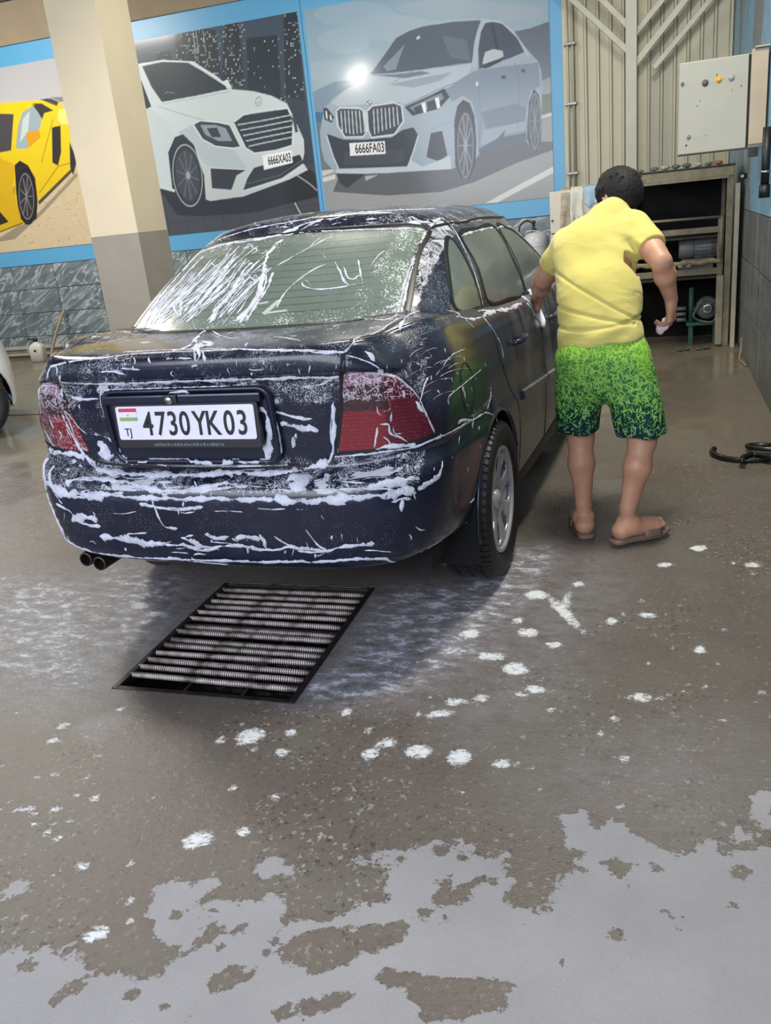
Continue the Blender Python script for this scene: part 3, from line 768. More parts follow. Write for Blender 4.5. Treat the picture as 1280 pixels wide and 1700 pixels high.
    bm = bmesh.new(); tube(bm, [(-.68, WHEEL_V, .31), (.68, WHEEL_V, .31)], .035, 10); obj('rear_axle', bm, VOID, root, True)
    # decal strips seen low on the rear window: a slanted bar and an angle
    dec = simple('pale_decal', (165, 178, 170), .4)
    def bar(p0, p1, w_): seam_strip(bvh_up_ref[0], [onglass(*p0), onglass((p0[0]+p1[0])/2, (p0[1]+p1[1])/2), onglass(*p1)], w_, dec, 'window_decal', rg, .0016, 4)
    bar((.045, 1.128), (.085, 1.168), .022); bar((.050, 1.131), (.135, 1.135), .012); bar((-.05, 1.128), (-.015, 1.158), .022); bar((-.015, 1.160), (.04, 1.164), .010)
bvh_up_ref = [None]

# suds left on the sedan: ((points on the shell), width), metres in car space
SUDS = [
([(-.545,.087,1.048),(-.361,.065,1.073),(-.12,.084,1.081),(.121,.08,1.08),(.456,.068,1.065),(.549,.092,1.054)], 0.0054),
([(-.499,.074,.999),(-.323,.073,.989),(-.067,.067,.99),(.111,.068,.99),(.334,.074,.988),(.523,.094,.983)], 0.0097),
([(-.333,.08,.971),(-.161,.074,.977),(-.072,.072,.982),(.056,.075,.971),(.16,.076,.97)], 0.0141),
([(-.714,.179,.727),(-.604,.135,.728),(-.508,.119,.721)], 0.0175),
([(-.563,.118,.877),(-.528,.12,.759),(-.475,.113,.696),(-.425,.086,.681)], 0.0097),
([(-.487,.116,.713),(-.425,.086,.681),(-.288,.063,.674),(-.067,.058,.673),(.111,.07,.679),(.286,.074,.679),(.388,.104,.692),(.443,.111,.711)], 0.0199),
([(.322,.068,.676),(.36,.044,.663),(.361,.017,.635)], 0.0471),
([(.487,.104,.9),(.475,.111,.801),(.458,.113,.727),(.421,.103,.687)], 0.0081),
([(-.635,.061,.608),(-.478,.021,.601),(-.358,.012,.618),(-.262,.005,.611),(-.07,.003,.61),(.136,.004,.613),(.286,.006,.612)], 0.0113),
([(.286,.007,.615),(.416,.015,.607),(.539,.035,.613),(.662,.076,.614),(.721,.122,.615)], 0.0181),
([(-.556,.048,.644),(-.458,.052,.662),(-.267,.026,.655),(-.131,.009,.634),(.028,.015,.646),(.118,.029,.659)], 0.0136),
([(-.132,.006,.624),(.029,.011,.639),(.192,.021,.652)], 0.0097),
([(-.691,.098,.644),(-.594,.048,.613),(-.476,.023,.612),(-.373,.011,.607)], 0.0243),
([(.599,.055,.641),(.655,.076,.647),(.706,.111,.645)], 0.0179),
([(-.563,.042,.5),(-.485,.023,.528),(-.426,.016,.52)], 0.0193),
([(-.225,.001,.59),(-.15,-.0,.58),(-.076,-.0,.571),(.025,-.0,.585)], 0.0077),
([(-.17,.006,.623),(-.163,.0,.568),(-.143,.004,.509),(-.094,.005,.503)], 0.0067),
([(-.443,.025,.455),(-.308,.016,.449),(-.217,.015,.437),(-.162,.012,.447)], 0.021),
([(-.165,.015,.436),(-.088,.014,.437),(-.017,.017,.421),(.064,.013,.441),(.137,.013,.445),(.229,.016,.432),(.324,.017,.447),(.431,.028,.432),(.497,.034,.45),(.594,.056,.453)], 0.0097),
([(-.091,.009,.469),(-.045,.011,.452),(-.013,.014,.434)], 0.0156),
([(.008,.006,.485),(.047,.008,.47),(.098,.007,.48)], 0.0098),
([(.108,.008,.47),(.171,.007,.482),(.216,.009,.474)], 0.0128),
([(.214,.007,.492),(.227,.011,.463),(.227,.015,.436)], 0.0095),
([(.265,.009,.487),(.314,.015,.453),(.356,.02,.441)], 0.0052),
([(.381,.013,.512),(.413,.022,.454),(.441,.029,.432)], 0.0052),
([(-.661,.096,.411),(-.541,.063,.379),(-.217,.033,.375),(.142,.029,.382),(.377,.034,.391),(.589,.067,.398),(.637,.109,.371)], 0.009),
([(-.731,.171,.695),(-.697,.105,.654),(-.691,.095,.583),(-.663,.081,.489),(-.652,.098,.393)], 0.0178),
([(-.65,.115,.688),(-.639,.066,.631),(-.589,.044,.566)], 0.0112),
([(-.632,.059,.56),(-.562,.038,.545),(-.512,.031,.5),(-.42,.018,.495)], 0.0073),
([(-.172,.028,.386),(-.064,.036,.369),(.056,.044,.361)], 0.0057),
([(-.357,.092,.909),(-.352,.1,.822),(-.328,.104,.74)], 0.0105),
([(-.33,.104,.734),(-.287,.102,.712),(-.146,.1,.721),(-.008,.099,.714),(.088,.098,.703),(.12,.1,.719),(.161,.1,.714),(.255,.101,.719)], 0.01),
([(-.033,.099,.717),(.04,.098,.706),(.114,.099,.714)], 0.0175),
([(.245,.088,.898),(.267,.092,.871),(.26,.098,.795),(.243,.101,.73),(.248,.095,.688)], 0.0167),
([(.301,.096,.846),(.303,.1,.784),(.299,.102,.74)], 0.0093),
([(.301,.096,.843),(.353,.1,.826),(.426,.105,.811)], 0.0184),
([(.349,.101,.804),(.327,.103,.756)], 0.0145),
([(.286,.092,.881),(.358,.097,.857),(.411,.101,.851)], 0.0061),
([(-.429,.108,.78),(-.41,.108,.751),(-.403,.108,.709)], 0.0286),
([(-.306,.103,.717),(-.296,.1,.695)], 0.014),
([(-.082,.292,1.091),(.058,.078,1.08),(.071,.045,1.055)], 0.0097),
([(.085,.065,1.076),(.099,.045,1.054)], 0.0083),
([(-.288,.088,.911),(-.097,.085,.908),(.086,.085,.909),(.225,.087,.909)], 0.0043),
([(-.34,.081,.972),(-.365,.09,.926),(-.359,.097,.857)], 0.0058),
([(-.07,.079,.954),(.003,.078,.955),(-.003,.084,.914),(-.077,.085,.912),(-.07,.079,.954)], 0.0043),
([(.546,.099,.984),(.589,.109,.988),(.631,.134,.981),(.66,.153,.971),(.682,.162,.962)], 0.0069),
([(.636,.125,.992),(.644,.143,.979),(.661,.15,.969)], 0.0147),
([(.554,.091,1.047),(.59,.106,1.031),(.62,.119,1.015),(.644,.132,.991)], 0.0029),
([(.682,.161,.961),(.713,.183,.926),(.735,.2,.887),(.75,.205,.84),(.768,.229,.766)], 0.0035),
([(.727,.189,.879),(.737,.195,.863),(.746,.201,.841)], 0.011),
([(.465,.113,.724),(.553,.125,.726),(.643,.146,.733),(.717,.181,.735),(.767,.229,.748),(.802,.372,.743),(.814,.687,.712),(.815,.757,.7)], 0.0048),
([(.6,.134,.742),(.644,.146,.746),(.691,.167,.745),(.721,.184,.735)], 0.0101),
([(.614,.133,.814),(.604,.134,.773),(.596,.133,.747)], 0.0045),
([(.624,.136,.821),(.648,.143,.819),(.649,.146,.79),(.675,.158,.776),(.696,.169,.755)], 0.0045),
([(.661,.146,.856),(.655,.146,.826)], 0.0035),
([(.622,.13,.881),(.622,.132,.86),(.632,.136,.849)], 0.003),
([(.629,.14,.781),(.646,.146,.759),(.639,.145,.744)], 0.011),
([(.66,.149,.809),(.663,.151,.788),(.685,.162,.785)], 0.0035),
([(.804,.458,.868),(.807,.464,.845),(.809,.475,.818)], 0.0098),
([(.574,.109,.963),(.577,.111,.955)], 0.0069),
([(.698,.164,.921),(.7,.166,.896)], 0.0059),
([(.771,.282,.893),(.778,.285,.88)], 0.0072),
([(.733,.307,.993),(.744,.321,.988)], 0.0062),
([(.603,.132,1.048),(.62,.137,1.032),(.627,.129,1.018)], 0.0128),
([(.773,.359,.954),(.784,.442,.974),(.793,.579,.97)], 0.0027),
([(.796,.312,.838),(.794,.333,.86),(.805,.461,.868),(.81,.718,.87)], 0.0022),
([(.728,.129,.615),(.759,.168,.624),(.78,.208,.637),(.785,.231,.676)], 0.0112),
([(.592,.054,.644),(.644,.074,.654),(.692,.101,.651),(.725,.129,.649)], 0.0109),
([(.419,.025,.641),(.522,.039,.64),(.621,.06,.637),(.707,.109,.614),(.723,.123,.599)], 0.005),
([(.804,.39,.711),(.804,.367,.692)], 0.0032),
([(.811,.559,.744),(.812,.534,.699)], 0.0056),
([(.803,.383,.756),(.806,.434,.754),(.811,.554,.723)], 0.0077),
([(.815,.734,.706),(.821,.834,.669),(.825,.863,.636)], 0.0037),
([(.804,1.035,.933),(.813,1.061,.89),(.819,1.062,.839)], 0.0045),
([(.817,.817,.796),(.816,.815,.748),(.815,.75,.714)], 0.003),
([(.4,.08,.678),(.425,.104,.687),(.453,.112,.716),(.466,.113,.753),(.468,.109,.822),(.492,.104,.905)], 0.0051),
([(.735,.194,.868),(.743,.234,.914),(.748,.274,.936)], 0.004),
([(.524,1.329,1.39),(.524,1.14,1.347),(.532,.961,1.279),(.546,.767,1.184),(.61,.435,1.102)], 0.0073),
([(.52,1.135,1.348),(.528,.937,1.271),(.536,.746,1.177),(.598,.442,1.101)], 0.0049),
([(.597,.343,1.091),(.61,.377,1.096),(.61,.435,1.102)], 0.0042),
([(.5,.63,1.121),(.524,.634,1.117),(.54,.643,1.117),(.616,.411,1.1),(.578,.412,1.097)], 0.005),
([(.655,.309,1.08),(.627,.52,1.102),(.612,.707,1.117),(.637,.769,1.125),(.667,.832,1.118)], 0.0076),
([(.667,.832,1.118),(.688,.893,1.107),(.703,.957,1.09)], 0.0044),
([(.587,1.27,1.33),(.599,1.128,1.288),(.62,1.005,1.233),(.646,.886,1.164),(.667,.832,1.118),(.707,.772,1.073),(.747,.77,1.046),(.763,.989,1.019)], 0.0033),
([(.735,.701,1.064),(.754,.826,1.035),(.763,.989,1.019)], 0.0075),
([(.761,.997,1.02),(.761,1.173,1.015),(.779,1.425,.991),(.782,1.665,.984)], 0.0147),
([(.74,.997,1.04),(.749,1.128,1.027),(.779,1.332,.992)], 0.0047),
([(.527,1.34,1.39),(.574,1.323,1.35),(.64,1.252,1.26),(.696,1.187,1.151),(.731,1.134,1.044)], 0.0042),
([(.61,1.313,1.309),(.617,1.509,1.317),(.626,1.864,1.316)], 0.0072),
([(.631,1.929,1.306),(.625,2.093,1.311),(.629,2.318,1.29),(.648,2.438,1.246)], 0.0061),
([(.636,1.846,1.3),(.701,1.791,1.179),(.743,1.789,1.068),(.762,1.811,.999)], 0.0056),
([(.759,1.791,1.008),(.784,1.797,.98),(.804,1.826,.949)], 0.0278),
([(.791,1.755,.972),(.817,1.817,.904),(.829,1.977,.833)], 0.014),
([(.763,.989,1.019),(.787,.997,.984),(.804,1.033,.934)], 0.0034),
([(.747,.77,1.046),(.776,.791,1.006)], 0.0026),
([(.554,1.08,1.312),(.576,1.109,1.303)], 0.007),
([(.575,1.061,1.291),(.595,1.057,1.271)], 0.0052),
([(.56,.815,1.202),(.574,.83,1.202),(.565,.856,1.219)], 0.0043),
([(.591,.711,1.133),(.606,.713,1.124)], 0.0073),
([(.569,1.343,1.358),(.573,1.473,1.366),(.582,1.588,1.366)], 0.0032),
([(.589,1.58,1.357),(.597,1.768,1.357)], 0.0034),
([(.519,1.449,1.4),(.577,1.504,1.364)], 0.0019),
([(-.497,1.121,1.352),(-.327,1.11,1.378),(-.139,1.1,1.383),(.047,1.104,1.388),(.207,1.097,1.379),(.368,1.104,1.37),(.515,1.138,1.351)], 0.0078),
([(-.503,.53,1.101),(-.52,.759,1.188),(-.505,.961,1.289),(-.51,1.151,1.358)], 0.0123),
([(-.478,.532,1.099),(-.468,.78,1.213),(-.444,1.04,1.335)], 0.0088),
([(-.461,.555,1.1),(-.436,.722,1.188),(-.403,.891,1.278)], 0.0065),
([(-.171,.545,1.111),(-.158,.634,1.163),(-.145,.703,1.202),(-.154,.796,1.25)], 0.0163),
([(-.036,.533,1.105),(-.026,.607,1.15),(-.017,.688,1.195),(-.055,.814,1.26),(-.094,.945,1.32),(-.078,1.067,1.37)], 0.0134),
([(-.009,.543,1.112),(-.004,.631,1.164),(.004,.714,1.21),(-.013,.808,1.258)], 0.008),
([(-.418,.702,1.18),(-.377,.647,1.155),(-.333,.609,1.138),(-.377,.704,1.187)], 0.0084),
([(-.523,1.11,1.338),(-.362,1.103,1.371),(-.183,1.09,1.377),(-.037,1.143,1.413),(.062,1.161,1.429)], 0.0092),
([(-.232,1.092,1.376),(-.095,1.11,1.389),(-.034,1.137,1.408)], 0.0158),
([(-.489,.51,1.099),(-.396,.56,1.101),(-.226,.545,1.109),(-.095,.544,1.111)], 0.0091),
([(.138,.733,1.218),(.162,.707,1.204),(.215,.689,1.192),(.291,.696,1.191),(.337,.71,1.195),(.361,.719,1.197)], 0.006),
([(.229,.858,1.277),(.278,.784,1.239),(.309,.736,1.211),(.335,.714,1.197)], 0.0049),
([(.275,.828,1.261),(.314,.76,1.224),(.342,.746,1.213),(.354,.767,1.223),(.367,.772,1.224)], 0.0044),
([(.322,.866,1.275),(.361,.779,1.229),(.386,.726,1.197)], 0.0038),
([(.088,.6,1.145),(.091,.681,1.191),(.122,.751,1.228),(.16,.808,1.256),(.2,.841,1.271)], 0.0044),
([(-.013,.848,1.278),(.031,.907,1.304),(.093,.984,1.337),(.135,1.037,1.357),(.217,1.063,1.365)], 0.0041),
([(.08,.985,1.338),(.097,1.055,1.365)], 0.0036),
([(.147,.749,1.226),(.183,.714,1.207)], 0.0033),
([(.157,.918,1.307),(.183,.881,1.29)], 0.0029),
([(.384,.824,1.248),(.394,.899,1.282),(.409,.935,1.297)], 0.0022),
([(-.004,.543,1.112),(.057,.55,1.115),(.147,.538,1.107)], 0.0048),
([(.154,.541,1.109),(.2,.546,1.111),(.257,.539,1.104),(.32,.545,1.102)], 0.0047),
([(.184,.544,1.109),(.193,.548,1.112),(.207,.542,1.108)], 0.0115),
([(.229,.58,1.129),(.254,.549,1.11),(.266,.539,1.103)], 0.0042),
([(.347,.545,1.098),(.369,.559,1.104),(.423,.557,1.097),(.48,.502,1.097),(.473,.597,1.108),(.492,.622,1.119),(.486,.662,1.143)], 0.0046),
([(.477,.618,1.12),(.505,.629,1.119),(.534,.636,1.114),(.582,.492,1.103),(.556,.448,1.099),(.487,.498,1.097)], 0.0055),
([(-.062,.541,1.11),(-.044,.554,1.118),(-.038,.581,1.134)], 0.0239),
([(-.038,.553,1.117),(-.027,.623,1.159),(-.029,.699,1.201),(-.048,.785,1.246)], 0.0111),
([(-.017,.544,1.112),(-.008,.621,1.158),(-.011,.713,1.209),(-.036,.801,1.254)], 0.0056),
([(.16,.57,1.126),(.17,.566,1.123)], 0.0084),
([(-.046,.09,1.082),(-.025,.158,1.087),(-.131,.417,1.092),(-.161,.512,1.092)], 0.0092),
([(.034,.108,1.083),(.002,.211,1.089),(.066,.142,1.086)], 0.0224),
([(.025,.115,1.084),(.066,.045,1.055)], 0.0101),
([(.073,.08,1.08),(.097,.045,1.054)], 0.01),
([(-.122,.473,1.091),(-.0,.325,1.091),(.076,.259,1.09)], 0.0046),
([(.242,.241,1.09),(.301,.213,1.089),(.385,.148,1.087)], 0.0033),
([(.599,.13,1.05),(.617,.133,1.033),(.628,.13,1.018)], 0.0109),
([(-.253,.113,1.083),(-.065,.114,1.084),(.185,.086,1.081),(.353,.064,1.072),(.548,.093,1.055)], 0.0042),
([(.548,.093,1.055),(.59,.256,1.083),(.608,.407,1.099)], 0.0049),
([(.097,1.159,1.426),(.228,1.206,1.442),(.373,1.27,1.436),(.447,1.545,1.426)], 0.0068),
([(-.026,1.114,1.393),(.031,1.152,1.422),(.072,1.168,1.433)], 0.0056),
([(.435,1.205,1.408),(.481,1.191,1.385),(.516,1.213,1.376)], 0.0087),
([(-.451,1.177,1.389),(-.264,1.167,1.421),(-.07,1.172,1.435),(.019,1.184,1.442)], 0.0058),
([(-.514,1.031,1.314),(-.51,1.177,1.367),(-.425,1.232,1.421)], 0.006),
([(-.531,.083,1.052),(-.551,.085,1.034),(-.567,.086,1.006)], 0.007),
([(-.483,.063,1.026),(-.519,.096,.977),(-.538,.106,.938)], 0.0062),
([(-.509,.069,1.029),(-.492,.065,1.015)], 0.0038),
([(-.683,.154,.892),(-.678,.153,.873)], 0.0049),
([(-.643,.139,.857),(-.636,.139,.819)], 0.0056),
([(-.613,.133,.816),(-.598,.131,.798),(-.618,.137,.777)], 0.0048),
([(-.564,.122,.826),(-.556,.122,.807),(-.553,.123,.788)], 0.004),
([(-.71,.174,.81),(-.689,.165,.773),(-.67,.157,.748)], 0.0049),
([(-.654,.149,.972),(-.604,.119,.981),(-.547,.1,.982)], 0.004),
([(-.548,.113,.892),(-.519,.112,.862),(-.5,.112,.832),(-.47,.11,.806)], 0.0023),
([(-.55,.114,.889),(-.537,.116,.843),(-.53,.119,.793),(-.5,.117,.747)], 0.0031),
([(-.649,.148,.976),(-.668,.143,.933),(-.709,.172,.865)], 0.0028),
([(-.61,.127,.875),(-.599,.127,.848)], 0.0032),
([(-.556,.125,.764),(-.518,.119,.754),(-.486,.115,.744)], 0.0032),
([(.615,.08,.389),(.634,.109,.37)], 0.0063),
([(.785,.452,.379),(.781,.487,.366)], 0.0027),
([(.803,.465,.448),(.805,.521,.445)], 0.0048),
([(.688,.092,.595),(.683,.089,.551)], 0.0075),
([(.659,.072,.589),(.688,.092,.595),(.71,.111,.586)], 0.0085),
([(.713,.122,.491),(.723,.135,.473),(.735,.151,.469)], 0.0039),
([(.729,.13,.61),(.756,.165,.62),(.777,.202,.639)], 0.0105),
([(.645,.069,.632),(.681,.088,.618),(.716,.117,.616)], 0.0056),
([(.705,.166,.382),(.735,.192,.393),(.761,.247,.398)], 0.002),
([(-.296,.724,1.206),(-.286,.836,1.264),(-.302,.983,1.329)], 0.0033),
([(-.312,.779,1.233),(-.307,.822,1.255),(-.297,.868,1.278),(-.292,.919,1.302)], 0.0033),
([(-.316,.576,1.121),(-.285,.651,1.167),(-.258,.725,1.21),(-.227,.813,1.256)], 0.0031),
([(-.534,.701,1.153),(-.523,.733,1.174),(-.475,.747,1.194)], 0.0076),
([(-.187,.727,1.213),(-.185,.784,1.243),(-.185,.856,1.278),(-.185,.931,1.312)], 0.0053),
([(-.429,.585,1.109),(-.416,.611,1.128),(-.397,.629,1.141),(-.379,.652,1.158)], 0.0037),
([(-.352,.601,1.131),(-.323,.656,1.167),(-.295,.711,1.199),(-.249,.771,1.234)], 0.0037),
([(-.11,.534,1.105),(-.087,.611,1.151),(-.067,.686,1.194),(-.037,.774,1.241)], 0.003),
([(-.461,.603,1.114),(-.426,.66,1.155),(-.402,.734,1.199),(-.363,.81,1.244)], 0.0075),
([(-.26,.764,1.23),(-.23,.847,1.272),(-.21,.932,1.312),(-.177,1.034,1.355)], 0.0033),
([(-.426,.725,1.191),(-.407,.785,1.226),(-.389,.845,1.258),(-.362,.913,1.292)], 0.0038),
([(-.069,.579,1.133),(-.063,.621,1.158),(-.062,.665,1.182),(-.046,.711,1.207)], 0.0035),
([(-.321,.626,1.149),(-.32,.666,1.172),(-.305,.705,1.195),(-.303,.749,1.219)], 0.0073),
([(-.161,.74,1.221),(-.14,.825,1.265),(-.113,.911,1.305)], 0.0053),
([(-.169,.732,1.217),(-.156,.779,1.241),(-.157,.835,1.269),(-.146,.893,1.296)], 0.0053),
([(-.314,.569,1.117),(-.299,.629,1.153),(-.296,.697,1.192),(-.284,.77,1.231)], 0.0026),
([(-.317,.649,1.163),(-.302,.711,1.199),(-.284,.783,1.238),(-.259,.86,1.277)], 0.0027),
([(-.19,.629,1.16),(-.166,.697,1.198),(-.143,.775,1.239),(-.122,.861,1.282)], 0.0036),
([(-.263,.681,1.185),(-.258,.713,1.203),(-.25,.748,1.222),(-.23,.783,1.241)], 0.0037),
([(-.391,.667,1.164),(-.376,.753,1.213),(-.362,.857,1.267),(-.353,.978,1.322)], 0.0038),
([(-.139,.699,1.2),(-.115,.757,1.231),(-.103,.83,1.268),(-.077,.905,1.303)], 0.0052),
([(-.479,.679,1.155),(-.46,.742,1.194),(-.439,.813,1.235),(-.419,.895,1.277)], 0.0027),
([(-.451,.648,1.143),(-.417,.695,1.176),(-.385,.741,1.206),(-.342,.792,1.237)], 0.0032),
([(-.493,.697,1.162),(-.486,.739,1.187),(-.482,.786,1.213),(-.47,.834,1.239)], 0.0077),
([(-.484,.603,1.109),(-.448,.648,1.144),(-.412,.706,1.183),(-.373,.767,1.221)], 0.0075),
([(-.317,.55,1.105),(-.287,.596,1.135),(-.257,.641,1.163),(-.215,.691,1.193)], 0.0031),
([(-.382,.712,1.19),(-.364,.779,1.228),(-.34,.852,1.267),(-.308,.933,1.307)], 0.0033),
([(-.249,.616,1.15),(-.217,.68,1.187),(-.178,.747,1.225),(-.145,.824,1.264)], 0.0073),
([(-.356,.626,1.145),(-.335,.66,1.167),(-.317,.695,1.188),(-.293,.732,1.211)], 0.0073),
([(-.307,.719,1.203),(-.294,.761,1.226),(-.279,.814,1.254),(-.249,.865,1.28)], 0.0032),
([(-.279,.562,1.116),(-.257,.621,1.152),(-.231,.688,1.191),(-.215,.761,1.231)], 0.0072),
([(-.256,.589,1.133),(-.23,.628,1.157),(-.205,.675,1.185),(-.179,.723,1.212)], 0.0051),
([(-.265,.648,1.167),(-.248,.729,1.212),(-.232,.811,1.255),(-.221,.911,1.302)], 0.0074),
([(-.246,.698,1.196),(-.218,.76,1.23),(-.188,.831,1.266),(-.165,.911,1.304)], 0.0026),
([(-.413,.628,1.138),(-.398,.732,1.199),(-.38,.84,1.257),(-.374,.98,1.321)], 0.0076),
([(-.308,.806,1.247),(-.303,.918,1.3),(-.313,1.053,1.356)], 0.0039),
([(-.358,.705,1.19),(-.333,.738,1.21),(-.314,.776,1.232),(-.288,.814,1.253)], 0.0037),
([(-.467,.633,1.131),(-.446,.688,1.167),(-.418,.74,1.2),(-.385,.8,1.236)], 0.0027),
([(-.188,.601,1.143),(-.171,.628,1.16),(-.163,.656,1.175),(-.148,.685,1.192)], 0.0051),
([(-.174,.543,1.109),(-.141,.608,1.148),(-.114,.684,1.192),(-.087,.766,1.236)], 0.0035),
([(-.222,.646,1.168),(-.207,.686,1.191),(-.197,.72,1.21),(-.172,.759,1.231)], 0.0052),
([(-.185,.605,1.146),(-.161,.658,1.177),(-.144,.717,1.209),(-.114,.779,1.242)], 0.0072),
([(-.298,.612,1.144),(-.291,.701,1.194),(-.277,.793,1.244),(-.264,.904,1.297)], 0.0037),
([(-.162,.706,1.203),(-.144,.782,1.243),(-.124,.859,1.281),(-.105,.95,1.322)], 0.0032),
([(-.252,.801,1.249),(-.248,.881,1.287),(-.235,.955,1.321),(-.22,1.047,1.358)], 0.0027),
([(-.468,.591,1.105),(-.43,.629,1.136),(-.405,.674,1.166),(-.359,.719,1.197)], 0.0026),
([(-.28,.621,1.15),(-.267,.724,1.208),(-.258,.848,1.271),(-.263,.998,1.337)], 0.0053),
([(-.136,.568,1.125),(-.118,.634,1.164),(-.093,.702,1.202),(-.07,.778,1.242)], 0.0051),
([(-.387,.686,1.175),(-.364,.725,1.2),(-.352,.778,1.229),(-.333,.829,1.256)], 0.0075),
([(-.407,.585,1.114),(-.395,.607,1.129),(-.373,.622,1.141),(-.341,.638,1.154)], 0.0036),
([(-.543,.644,1.117),(-.508,.711,1.166),(-.484,.791,1.215),(-.451,.882,1.266)], 0.0033),
([(-.535,.69,1.146),(-.5,.757,1.193),(-.462,.825,1.237),(-.428,.913,1.284)], 0.0033),
([(-.558,.697,1.141),(-.547,.751,1.175),(-.535,.799,1.205),(-.501,.846,1.238)], 0.0033),
([(-.495,.66,1.14),(-.478,.706,1.171),(-.469,.752,1.198),(-.451,.802,1.228)], 0.0033),
([(-.266,.692,1.191),(-.251,.806,1.252),(-.246,.933,1.311)], 0.0053),
([(-.438,.598,1.116),(-.42,.675,1.164),(-.401,.759,1.213),(-.401,.863,1.265)], 0.0027),
([(-.353,.685,1.179),(-.33,.709,1.195),(-.317,.743,1.214),(-.286,.771,1.232)], 0.0026),
([(-.453,.687,1.165),(-.438,.716,1.184),(-.429,.75,1.204),(-.404,.78,1.224)], 0.0027),
([(-.408,.62,1.134),(-.386,.645,1.152),(-.364,.679,1.175),(-.328,.709,1.195)], 0.0053),
([(-.425,.595,1.117),(-.403,.68,1.17),(-.387,.785,1.228),(-.369,.904,1.288)], 0.0032),
([(-.254,.64,1.163),(-.236,.691,1.192),(-.229,.747,1.223),(-.212,.807,1.254)], 0.0037),
([(-.297,.784,1.237),(-.288,.91,1.298),(-.278,1.059,1.36)], 0.0055),
([(-.355,.571,1.113),(-.345,.597,1.129),(-.325,.619,1.145),(-.308,.645,1.162)], 0.0026),
([(-.285,.589,1.131),(-.264,.667,1.178),(-.262,.764,1.23),(-.236,.867,1.281)], 0.0052),
([(-.221,.686,1.19),(-.203,.793,1.247),(-.198,.92,1.307)], 0.0027),
([(-.252,.728,1.212),(-.25,.796,1.247),(-.249,.863,1.279),(-.241,.941,1.314)], 0.0038),
([(-.292,.605,1.14),(-.282,.639,1.161),(-.278,.668,1.177),(-.25,.698,1.196)], 0.0036),
([(-.311,.591,1.13),(-.272,.653,1.169),(-.237,.715,1.205),(-.191,.786,1.244)], 0.0031),
([(-.323,.743,1.214),(-.297,.812,1.251),(-.269,.881,1.286),(-.242,.964,1.325)], 0.0054),
([(-.144,.562,1.121),(-.135,.622,1.157),(-.128,.685,1.192),(-.109,.754,1.229)], 0.003),
([(-.363,.774,1.226),(-.336,.834,1.258),(-.323,.901,1.291),(-.28,.968,1.324)], 0.0027),
([(-.114,.6,1.144),(-.094,.676,1.188),(-.068,.752,1.229),(-.049,.842,1.274)], 0.0071),
([(-.399,.69,1.176),(-.383,.725,1.197),(-.364,.768,1.223),(-.34,.811,1.247)], 0.0075),
([(-.296,.611,1.143),(-.285,.646,1.164),(-.269,.674,1.181),(-.242,.706,1.2)], 0.0036),
([(-.112,.588,1.137),(-.085,.661,1.18),(-.064,.748,1.227),(-.033,.842,1.275)], 0.0051),
([(-.186,.557,1.117),(-.167,.631,1.161),(-.15,.703,1.201),(-.129,.787,1.246)], 0.0071),
([(-.358,.635,1.15),(-.326,.695,1.188),(-.304,.769,1.229),(-.278,.849,1.271)], 0.0027),
([(-.336,.727,1.204),(-.323,.787,1.236),(-.32,.855,1.27),(-.309,.929,1.305)], 0.0027),
([(-.135,.851,1.277),(-.129,.873,1.287),(-.12,.875,1.288)], 0.0032),
([(-.269,.85,1.272),(-.271,.871,1.281),(-.246,.872,1.283)], 0.0043),
([(-.134,.797,1.251),(-.125,.812,1.259),(-.114,.803,1.254)], 0.0031),
([(-.246,.785,1.241),(-.239,.796,1.247),(-.228,.786,1.242)], 0.0032),
([(-.152,.874,1.287),(-.151,.893,1.296),(-.126,.871,1.287)], 0.0064),
([(-.094,.826,1.266),(-.08,.834,1.27),(-.073,.823,1.265)], 0.0042),
([(-.2,1.005,1.343),(-.184,1.012,1.346),(-.166,.993,1.339)], 0.0067),
([(-.36,.914,1.293),(-.354,.937,1.304),(-.321,.908,1.294)], 0.0044),
([(-.222,.87,1.283),(-.218,.884,1.29),(-.212,.892,1.294)], 0.0043),
([(-.42,1.099,1.361),(-.422,1.121,1.369),(-.371,1.071,1.357)], 0.0035),
([(-.351,1.044,1.349),(-.339,1.056,1.354),(-.345,1.076,1.361)], 0.0034),
([(-.081,.763,1.235),(-.079,.782,1.245),(-.058,.783,1.245)], 0.0031),
([(-.101,.844,1.274),(-.094,.865,1.284),(-.089,.857,1.281)], 0.0032),
([(-.429,1.064,1.346),(-.416,1.069,1.35),(-.394,1.07,1.353)], 0.0035),
([(-.117,.775,1.24),(-.106,.79,1.248),(-.075,.764,1.235)], 0.0031),
([(-.177,.966,1.328),(-.171,.976,1.332),(-.151,.993,1.339)], 0.0033),
([(-.248,.793,1.245),(-.238,.797,1.248),(-.219,.812,1.256)], 0.0032),
([(-.176,.886,1.292),(-.168,.91,1.303),(-.163,.904,1.301)], 0.0065),
([(-.236,1.033,1.353),(-.234,1.064,1.365),(-.194,1.019,1.349)], 0.0045),
([(-.297,.969,1.323),(-.294,.99,1.332),(-.262,.972,1.327)], 0.0045),
([(-.201,.784,1.243),(-.2,.797,1.249),(-.189,.807,1.255)], 0.0042),
([(-.241,1.017,1.346),(-.235,1.026,1.35),(-.226,1.048,1.359)], 0.0067),
([(-.089,.787,1.246),(-.085,.8,1.253),(-.064,.777,1.242)], 0.0031),
([(-.355,1.073,1.359),(-.354,1.092,1.367),(-.327,1.074,1.363)], 0.0035),
([(-.131,.957,1.325),(-.117,.962,1.328),(-.113,.984,1.337)], 0.0065),
([(-.076,.823,1.265),(-.066,.829,1.268),(-.057,.839,1.273)], 0.0042),
([(.575,.103,.684),(.585,.094,.679),(.586,.085,.674)], 0.003),
